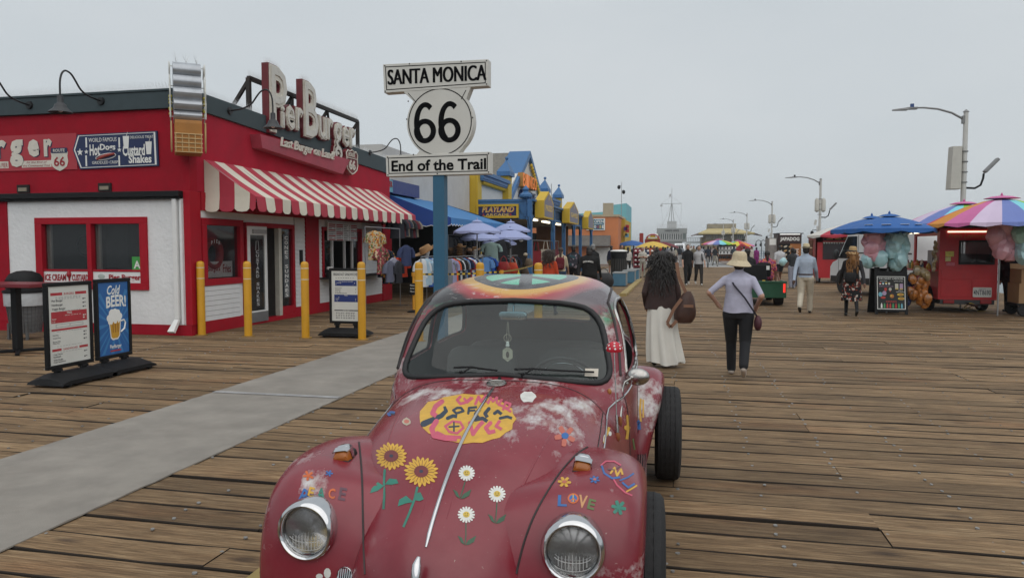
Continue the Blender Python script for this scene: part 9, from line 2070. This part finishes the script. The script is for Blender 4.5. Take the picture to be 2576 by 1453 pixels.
    if style in('curly','wild'):
        R_=.15 if style=='curly' else .19; E_((0,.03,.02),(.11,.1,.11)); E_((0,.075,-.12),(.13,.085,.18)); (E_((0,.09,-.26),(.14,.08,.2)) if style=='wild' else None)
        for i in range(500 if style=='curly' else 1300):
            a=rh.uniform(0,2*PI); zz=rh.uniform(-.30 if style=='curly' else -.50,.12); 
            if math.sin(a)<-.45 and zz<.04: continue
            w_=R_*(1-.25*max(0,-zz-.32)/.2) if zz<.02 else R_*math.sqrt(max(.1,1-((zz-.02)/.12)**2)); p=hc+V((math.cos(a)*w_*rh.uniform(.5,1.08),.05+math.sin(a)*w_*.8*rh.uniform(.5,1.05),zz))*k
            P=[p]; d=V((math.cos(a)*.5,math.sin(a)*.5,-1))
            for j in range(3): P.append(P[-1]+(d*.028+V((rh.uniform(-.022,.022),rh.uniform(-.022,.022),0)))*k)
            H.tube(P,[.004*k,.0055*k,.0045*k,.0015*k],4)
    if style!='bald': obj('hair',H,HR[hair],t,60)
    F=MB()
    for s in (-1,1): F.ell(hc+V((s*.03,-.083,.012))*k,(.011*k,.006*k,.006*k),8,5); F.box(hc.x+(s*.03-.016)*k,hc.x+(s*.03+.016)*k,hc.y-.093*k,hc.y-.082*k,hc.z+.03*k,hc.z+.036*k)
    F.ell(hc+V((0,-.084,-.058))*k,(.022*k,.006*k,.006*k),8,5,m=1); obj('face',F,[EYE,LIP],t)
    t['k']=k; return t,hc,k
def child(t,nm,mb,mt,sm=60): return obj(nm,mb,mt,t,sm)
def skirt(t,k,z0,z1,r0,r1,mat,fold=9,amp=.05,dy=.0,n=60,sway=0):
    mb=MB(); rows=[]
    for j in range(15):
        f=j/14; z=lerp(z0,z1,f); r=lerp(r0,r1,f**.8); rows.append([(r*1.05*math.cos(2*PI*i/n)*(1+amp*f*math.sin(fold*2*PI*i/n+2*f))+sway*f*f,r*.82*math.sin(2*PI*i/n)*(1+amp*f*math.sin(fold*2*PI*i/n+1))+dy*f,z+.025*f*f*math.sin(3*2*PI*i/n)) for i in range(n)])
    mb.grid([[(x*k,y*k,z*k) for x,y,z in r] for r in rows],closed=True); return child(t,'skirt',mb,mat)
def pack(t,k,mat,w=.3,h=.42,z=1.2,d=.17,straps=True,nm='backpack'):
    mb=MB(); cushion(mb,-w/2*k,w/2*k,.1*k,(.1+d)*k,(z-h/2)*k,(z+h/2)*k); cushion(mb,-w*.38*k,w*.38*k,(.1+d-.03)*k,(.14+d)*k,(z-h*.42)*k,(z-.02)*k)
    o=child(t,nm,mb,mat); mb=MB()
    for s in (-1,1): mb.tube([V3*k for V3 in (Vector((s*.09,.12,z+h*.4)),Vector((s*.1,.03,1.45)),Vector((s*.11,-.1,1.38)),Vector((s*.13,-.13,1.2)),Vector((s*.14,.05,1.0)))],.02*k,6)
    child(t,'straps',mb,mat); return o
def hat(mat,br,ch,cr,p,label,tilt=(0,0,0),band=None,drop=0.,name='sun_hat'):
    mb=MB(); n=28; rows=[[(r*math.cos(2*PI*i/n)*.94,r*math.sin(2*PI*i/n)*1.06,z) for i in range(n)] for r,z in ((.004,ch),(cr*.7,ch-.005),(cr*.93,ch-.03),(cr*1.0,ch*.45),(cr*1.06,0),((cr+br)/2,-drop*.4),(br,-drop),(br-.004,-drop-.008))]
    mb.grid(rows,closed=True); o=thing(name,label,'hat',p); o.rotation_euler=tilt; obj('crown',mb,mat,o,40)
    if band: mb=MB(); mb.lathe([(cr*1.075,.0),(cr*1.06,.03)],n=n,cap=False,sy=1.1); obj('band',mb,band,o,60)
    return o
AW=PI   # facing away from the camera
# --- woman with the wild dark hair
t,hc,k=person('woman with windblown dark hair in brown cardigan and long white skirt, walking away',(-.2,10.72,0),AW+.1,1.64,'#3a2a28','#d8d4c8',1,0,'wild',1.,'stand',fem=True,vox=.014,wide=1.04,arms={1:((.25,.05,1.12),(.22,-.12,.93)),-1:((-.25,.02,1.13),(-.24,-.02,.88))})
WSK=M('skirt_white',(.60,.58,.53),.8,var=.05,bump=.3,bsc=8,coord='Object'); skirt(t,k,1.0,.07,.18,.245,WSK,9,.17,.12,sway=-.08)
mb=MB(); rows=[[(lerp(.20,.235,j/6)*1.04*math.cos(2*PI*i/30)*k,lerp(.15,.17,j/6)*math.sin(2*PI*i/30)*k,(lerp(1.32,.86,j/6)+.012*math.sin(4*PI*i/30)*j/6)*k) for i in range(30)] for j in range(7)]; mb.grid(rows,closed=True); child(t,'cardigan_hem',mb,cloth('#3a2a28'))
bg=thing('shoulder_bag','brown leather shoulder bag slung on the dark-haired woman','bag',(.14,10.55,.86)); mb=MB(); rows=[]
BR=M('leather_brown',(.055,.022,.014),.5,var=.3,sc_=12,bump=.4,bsc=16,coord='Object')
for j in range(9):
    f=j/8; s=math.sin(PI*(f*.82+.13))**.55*(1.1-.45*f); rows.append([(.16*s*math.cos(a)*(1+.05*math.sin(4*a+9*f))+.05*(f-.5),.085*s*math.sin(a)*(1+.06*math.cos(3*a)),.44*(f-.5)) for a in [2*PI*i/20 for i in range(20)]])
mb.grid(rows,closed=True); mb.poly(rows[0][::-1]); mb.poly(rows[-1]); obj('pouch',mb,BR,bg,60); STP=M('strap_tan',(.22,.11,.065),.6,coord='Object')
mb=MB()
def band(P,w):
    for a,b_ in zip(P,P[1:]): d=(Vector(b_)-Vector(a)); n=Vector((0,-1,0)).cross(d).normalized()*w; mb.add([Vector(a)-n,Vector(b_)-n,Vector(b_)+n,Vector(a)+n],[(0,1,2,3)])
band([(.0,-.02,.2),(-.10,-.03,.42),(-.13,-.02,.62)],.022); band([(-.06,-.09,.12),(-.16,-.1,-.02),(-.25,-.1,-.22),(-.2,-.1,-.28),(-.12,-.1,-.18)],.022); mb.box(-.03,.1,-.094,-.088,.0,.04); obj('strap',mb,STP,bg)
# --- woman with the bucket hat
pj={-1:((-.36,.06,1.19),(-.30,-.22,1.10)),1:((.33,.12,1.17),(.27,-.14,1.02))}
t,hc,k=person('woman in cream bucket hat, pale lilac knit top and black trousers, walking away',(.80,10.0,0),AW-.12,1.60,'#a9a8ba','#17181c',0,0,'short',.48,'walk2',fem=True,vox=.011,shoe=M('shoe_beige',(.42,.36,.31),.6,coord='Object'),wide=1.12,loose=1.32,arms={1:((.40,.06,1.20),(.31,-.06,1.06)),-1:((-.31,.10,1.17),(-.25,-.12,1.02))},lean=-.02)
mb=MB(); rows=[[(lerp(.172,.205,j/5)*math.cos(2*PI*i/30)*k*1.04,lerp(.128,.155,j/5)*math.sin(2*PI*i/30)*k*(1+.03*math.sin(5*i+j)),(lerp(1.2,.93,j/5)+.008*math.sin(.8*i)*j/5)*k) for i in range(30)] for j in range(6)]; mb.grid(rows,closed=True); child(t,'top_hem',mb,cloth('#a9a8ba'))
STW=M('hat_cream',(.55,.46,.31),.8,var=.1,sc_=30,bump=.4,bsc=60,coord='Object'); q=Vector((.80,10.0,0))+rotz(AW-.12)@hc
hat(STW,.165,.115,.098,q+UZ*.045,'cream woven bucket hat on the woman in lilac',(.08,.05,.2),None,.065)
ns=Matrix.Rotation(AW-.12,3,'Z'); mb=MB()
band([ns@Vector(p)+Vector((.80,10.0,0)) for p in ((.10,-.13,1.28),(.13,.0,1.335),(.05,.135,1.2),(-.08,.155,1.05),(-.19,.13,.88),(-.235,.06,.80))],.011)
cbg=thing('crossbody_bag','small dark red crossbody bag at the hip of the woman in lilac','bag',(0,0,0)); obj('strap',mb,M('strap_navy',(.015,.012,.025),.7),cbg); mb=MB(); c=ns@Vector((-.245,.06,.72))+Vector((.80,10.0,0)); mb.ell(c,(.05,.085,.1),14,10); obj('pouch',mb,M('pouch_red',(.06,.012,.02),.6,var=.5,sc_=30),cbg,60)
# --- couple walking towards the camera
person('bearded man in black tee and wide black trousers walking towards the camera',(.50,33.5,0),.15,1.80,'#0d0d10','#0b0b0d',0,0,'short',.55,'walk',shoe=SHOE,loose=1.35,wide=1.05)
t,hc,k=person('man in white sweatshirt and dark trousers beside the man in black',(.98,33.6,0),.1,1.76,'#a9a9ab','#26211f',0,0,'short',.6,'walk2',shoe=SHOE,loose=1.25,wide=1.05)
mb=MB(); mb.tube([Vector(p)*k for p in ((.1,.1,1.42),(.11,-.1,1.36),(.13,-.13,1.15),(.15,0,.98))],.022,6); child(t,'bag_strap',mb,cloth('#111111'))
# --- man with the straw hat
t,hc,k=person('man in straw hat, pale blue shirt and white trousers striding away',(3.22,19.95,0),AW-.25,1.74,'#9fabbb','#bfb6a4',3,0,'short',1.,'walk',loose=1.35,wide=1.1,vox=.016,swing=.2)
mb=MB(); mb.lathe([(.182*k,.985*k),(.184*k,1.02*k)],n=28,cap=False,sy=.75); child(t,'belt',mb,M('belt_brown',(.05,.02,.012),.6))
q=Vector((3.22,19.95,0))+rotz(AW-.25)@hc; hat(M('hat_straw_pale',(.55,.47,.30),.8,var=.1,bump=.3,bsc=80),.155,.12,.088,q+UZ*.055,'pale straw fedora on the man in white trousers',(.05,0,0),M('band_dark',(.06,.05,.045),.7),-.01)
# --- woman in floral skirt
t,hc,k=person('woman in straw hat, dark jacket and black floral skirt',(4.18,19.3,0),AW-.1,1.66,'#1d1b1e','#0f0f11',2,2,'long',1.,'walk2',fem=True,leg_bare='#121215',vox=.016,swing=.25,wide=1.05)
FLW=pattern('floral_black',['#0d0d10','#0d0d10','#b9b0a6','#7a2f22'],24); skirt(t,k,1.0,.42,.19,.23,FLW,8,.06)
H=MB(); rh=random.Random(4)
for i in range(170):
    a=rh.uniform(.3,PI-.3); z=rh.uniform(1.18,1.68); r=rh.uniform(.08,.15); p=Vector((math.cos(a)*r,.03+math.sin(a)*r*.9,z)); H.tube([p,p+Vector((rh.uniform(-.02,.02),.01,-.04)),p+Vector((rh.uniform(-.03,.03),.015,-.09))],[.009,.012,.004],5)
H.xf(Matrix.Scale(k,4)); child(t,'long_curls',H,M('hair_ginger',(.22,.10,.028),.5,var=.3,sc_=30,coord='Object'))
q=Vector((4.18,19.3,0))+rotz(AW-.1)@hc; hat(M('hat_tan',(.42,.28,.13),.8,var=.12,bump=.3,bsc=80),.17,.13,.095,q+UZ*.045,'tan straw sun hat with dark band on the woman in the floral skirt',(.05,.05,0),M('band_navy',(.03,.035,.05),.7),.05)
mb=MB(); cushion(mb,-.16,.10,-.1,.05,-.13,.13); child(t,'handbag',mb,BLKP).location=(.08,.16,.95)
# --- riders on the cart
x0r=aty(1879,668,23.9).x; x1r=aty(1928,668,23.9).x
t,hc,k=person('rider in black cap and dark hoodie on the green cart',(x0r,23.75,-.10),AW,1.74,'#161518','#15161a',1,0,'short',1.,'sit',wide=1.15); mb=MB(); mb.ell(hc+Vector((0,.0,.05))*k,(.094*k,.104*k,.085*k)); mb.ell(hc+Vector((0,-.12,.04))*k,(.07*k,.07*k,.012*k)); child(t,'cap',mb,cloth('#111113'))
FLP=pattern('floral_pink',['#8d1f4a','#c0507a','#3a3a8a','#d08a4a'],40); person('rider in bright pink floral dress on the green cart',(x1r,23.75,-.10),AW,1.68,FLP,FLP,2,0,'pony',.5,'sit',fem=True,wide=1.3)
# --- strollers in the middle distance
def P_(label,u,vtop,Y,rz,h,**kw):
    p=aty(u,vtop,Y); return person(label,(p.x,Y,0),rz,h,**kw)
P_('man in white tee and dark shorts seen from behind by the hot dog stand',1962,630,34.5,AW+.2,1.75,top='#b4b4b6',bot='#1f2530',skin=2,leg_bare=True,legs='walk',wide=1.12)
t,hc,k=P_('person in grey tee and pale trousers carrying blue cotton candy',1994,632,31.8,AW+.5,1.66,top='#2b2d30',bot='#8d8f9c',skin=3,fem=True,shoe=SHOE,loose=1.35,arms={1:((.24,-.05,1.15),(.2,-.3,1.12)),-1:((-.24,.02,1.14),(-.2,-.02,.9))})
p=aty(1970,658,31.4); pouch(p,.3,.32,CCB,'round blue cotton candy held by the person in grey','', 'cotton_candy')['group']='held cotton candy'
P_('person in patterned blouse beyond the grey tee',1999,640,33.5,AW,1.6,top=pattern('blouse',['#5a5a6e','#8a8a98','#3a3a50','#a0a0aa'],40),bot='#34364a',skin=1,fem=True,legs='stand')
P_('seller in black behind the candy menu board',2258,640,21.3,.3,1.72,top='#0e0e10',bot='#0e0e10',skin=2,sleeve=.5,arms={-1:((-.30,-.12,1.15),(-.42,-.3,.98))},wide=1.15)
P_('hooded figure in navy at the right of the candy trailer',2546,632,21.6,-.8,1.70,top='#10131f',bot='#0e1016',skin=1,style='long',hair=2,sleeve=1.,wide=1.2,lean=-.12)
person('server in black leaning at the service window',(XB-.45,18.85,.06),PI/2,1.66,'#0b0b0c','#0b0b0c',2,0,'short',.5,'stand',lean=-.18,wide=1.15)
# behind the car
P_('woman with curly dark hair in an orange shirt behind the car',1380,628,18.0,AW-.2,1.63,top='#b8401c',bot='#2a2c38',skin=1,hair=1,style='curly',fem=True,legs='walk',wide=1.1)
t,hc,k=P_('woman in cream top carrying a dark red backpack',1411,616,24,AW,1.68,top='#b3a58c',bot='#2b4560',skin=0,hair=1,style='pony',fem=True,legs='walk',sleeve=.6); pack(t,k,cloth('#5a0f1c'))
t,hc,k=P_('man in dark navy hoodie with a checked backpack',1443,612,25,AW,1.76,top='#15171f',bot='#0f1015',skin=0,legs='walk2',sleeve=1.,wide=1.1); pack(t,k,pattern('check',['#2a2a33','#6d5f6a','#1c3f46','#8a7f88'],12),.3,.46,1.18)
t,hc,k=P_('broad person in black hoodie with white back print',1483,622,21,AW-.1,1.72,top='#0a0a0b',bot='#0b0b0c',skin=2,hair=0,style='bob',legs='walk',sleeve=1.,wide=1.35); mb=MB(); text(mb,'SANTA MONICA',(0,.172*k*1.02,1.26*k),Vector((-1,0,0)),UZ,.05,.30,ext=.003,bold=.02,arc=.02); child(t,'back_print',mb,LETW,None)
P_('man in black with grey hair beyond the black hoodie',1492,610,27,AW,1.80,top='#0d0d0f',bot='#101014',skin=0,hair=3,style='short',legs='walk2',sleeve=1.)
P_('man in navy hoodie and khaki shorts by the slatted bin',1538,611,43,AW-.4,1.76,top='#141830',bot='#5b5138',skin=1,leg_bare=True,sleeve=1.)
P_('man in beige polo shirt facing the camera by the slatted bin',1564,609,40.8,.5,1.80,top='#a39880',bot='#3a3d46',skin=1,wide=1.08)
P_('woman with long dark hair behind the man in beige',1580,614,43.5,AW,1.68,top='#b9b6b0',bot='#16161a',skin=0,style='long',fem=True,legs='walk')
P_('man in striped white shirt with folded arms',1617,621,41,.1,1.68,top=pattern('stripe_w',['#b0aca2','#b0aca2','#8d8a82','#c0bcb2'],30),bot='#9b978c',skin=1,hair=3,arms={1:((.25,-.02,1.15),(.02,-.22,1.16)),-1:((-.25,-.02,1.15),(-.02,-.25,1.2))})
P_('person in white shirt and trousers far off by the red tarpaulin',1891,624,62,.6,1.72,top='#b5b2a8',bot='#b0ada4',skin=2,vox=.03)
P_('woman in magenta dress far off by the red tarpaulin',1903,627,63,AW,1.66,top='#7a1f6a',bot='#7a1f6a',skin=2,fem=True,vox=.03,loose=1.6)
fc=[(1668,58,'#2b2b30','#34343a',0,AW),(1680,62,'#6a6a70','#3a3b30',0,AW),(1690,55,'#8d8a88','#4a4a3a',1,AW),(1646,60,'#5b4030','#202024',0,.2),(1654,66,'#26262c','#26262c',1,.4),(1700,80,'#15161c','#26262c',0,AW),(1710,70,'#1b2028','#b0b0b0',0,AW),(1745,66,'#6b6250','#39352f',1,.1),(1752,90,'#8a8a90','#2a2a30',0,AW),(1770,70,'#2a3040','#20242e',0,AW),(1795,72,'#b5a8a4','#6a6a70',1,.3),(1805,76,'#8a5a28','#2c2c30',1,AW),(1865,66,'#7a1f20','#202024',2,.3),(1872,58,'#b0b0b2','#32323a',1,AW),(1632,75,'#3a4a3a','#202020',0,.1),(1594,62,'#222226','#1a1a1e',0,AW),(1600,74,'#55505a','#22222a',1,.3),(1675,72,'#70604a','#2a2a2e',1,AW),(1686,68,'#4a5a70','#303038',0,.2),(1662,78,'#903a30','#2a2a2e',1,AW),(1697,64,'#a59f90','#404048',0,AW),(1705,90,'#3a3030','#1c1c20',2,.2),(1716,84,'#7a7f88','#22242a',1,AW),(1739,80,'#c0bdb5','#2a3a50',0,.2),(1788,80,'#4a2a3a','#1a1a1e',0,AW),(1799,66,'#20242a','#8a8578',1,.4),(1812,84,'#9a7a60','#2c2c34',1,AW),(1846,70,'#36424a','#24242a',2,AW),(1858,75,'#c8c4ba','#303038',0,.3),(1626,58,'#2f3a55','#26262c',1,.2),(1610,70,'#7a6a7a','#222228',0,AW),(1637,64,'#a8563a','#2b2b30',1,AW),(1652,54,'#1e1e22','#3a3a42',0,AW)]
cn={'#2b2b30':'charcoal','#6a6a70':'grey','#8d8a88':'pale grey','#5b4030':'brown','#26262c':'dark grey','#15161c':'black','#1b2028':'dark slate','#6b6250':'olive','#8a8a90':'silver grey','#2a3040':'navy','#b5a8a4':'blush','#8a5a28':'rust','#7a1f20':'dark red','#b0b0b2':'white','#3a4a3a':'dark green','#222226':'near-black','#55505a':'mauve grey','#70604a':'khaki','#4a5a70':'steel blue','#903a30':'brick red','#a59f90':'oatmeal','#3a3030':'dark brown','#7a7f88':'ash grey','#c0bdb5':'off-white','#4a2a3a':'plum','#20242a':'ink','#9a7a60':'tan','#36424a':'petrol','#c8c4ba':'ivory','#2f3a55':'denim blue','#7a6a7a':'dusty mauve','#a8563a':'terracotta','#1e1e22':'jet black'}
for i,(u,Y,tp,bt,sk,rz) in enumerate(fc):
    P_('distant stroller in a %s top in the far crowd'%cn[tp],u,622+(i%3)*2,Y,rz,1.70+.03*(i%4),top=tp,bot=bt,skin=sk,legs=('walk','walk2')[i%2],vox=.035,group='strollers in the far crowd',hand=False,style=('short','long')[i%3==2])
# two cyclists
def bicycle(x,y,rz,label):
    t=thing('bicycle',label,'bicycle',(x,y,0),rz); BM=M('bike_dark',(.03,.03,.035),.4,.4)
    for yy in (-.5,.52):
        mb=MB(); mb.tube([(0,yy+.33*math.cos(2*PI*i/24),.34+.33*math.sin(2*PI*i/24)) for i in range(24)],.018,6,closed=True)
        for i in range(8): mb.cyl((0,yy,.34),(0,yy+.32*math.cos(PI*i/4),.34+.32*math.sin(PI*i/4)),.003,n=3)
        obj('wheel',mb,TYR,t)
    mb=MB()
    for p,q in (((0,.52,.34),(0,.1,.32)),((0,.1,.32),(0,.22,.86)),((0,.52,.34),(0,.18,.75)),((0,.1,.32),(0,-.38,.72)),((0,.2,.76),(0,-.4,.82)),((0,-.36,.95),(0,-.5,.34))): mb.cyl(p,q,.018,n=6)
    obj('frame',mb,BM,t); mb=MB(); mb.tube([(-.26,-.28,.98),(-.1,-.38,.99),(.1,-.38,.99),(.26,-.28,.98)],.014,6); obj('handlebar',mb,BM,t); mb=MB(); mb.ell((0,.24,.89),(.08,.13,.04)); obj('saddle',mb,BLK,t,60)
for u,Y,tp,nm_ in ((1764,68,'#8f9095','grey'),(1781,62,'#1c2533','navy')):
    p=aty(u,650,Y); bicycle(p.x,Y,PI,'bicycle ridden away by the cyclist in '+nm_); person('cyclist in %s top riding away down the grey path'%nm_,(p.x,Y-.22,.06),AW,1.72,tp,'#23242c',1,0,'short',.6,'sit',vox=.035,arms={1:((.26,-.2,1.15),(.22,-.42,1.05)),-1:((-.26,-.2,1.15),(-.22,-.42,1.05))},hand=False,lean=-.25)
# ================================================================= sea mist over the whole pier
m=bpy.data.materials.new('sea_mist'); m.use_nodes=True; nt=m.node_tree; nt.nodes.clear(); o_=N(nt,'OutputMaterial'); pv=N(nt,'VolumePrincipled'); pv.inputs['Color'].default_value=(.86,.90,.93,1); pv.inputs['Density'].default_value=.00045; pv.inputs['Anisotropy'].default_value=.2; nt.links.new(pv.outputs[0],o_.inputs['Volume'])
mb=MB(); mb.box(-3600,3600,-600,5100,-7.0,32); tag(obj('haze',mb,m),kind='stuff')
for o in list(bpy.data.objects):
    if o.type=='MESH' and o.name.split('.')[0] in ('front_base','white_header','end_sheet','sash','pane','red_base','column','inner_wall','front_lower_wall','gutter_ledge','cupboard','brace','door_line','roller','flag','face_x'): islands(o)
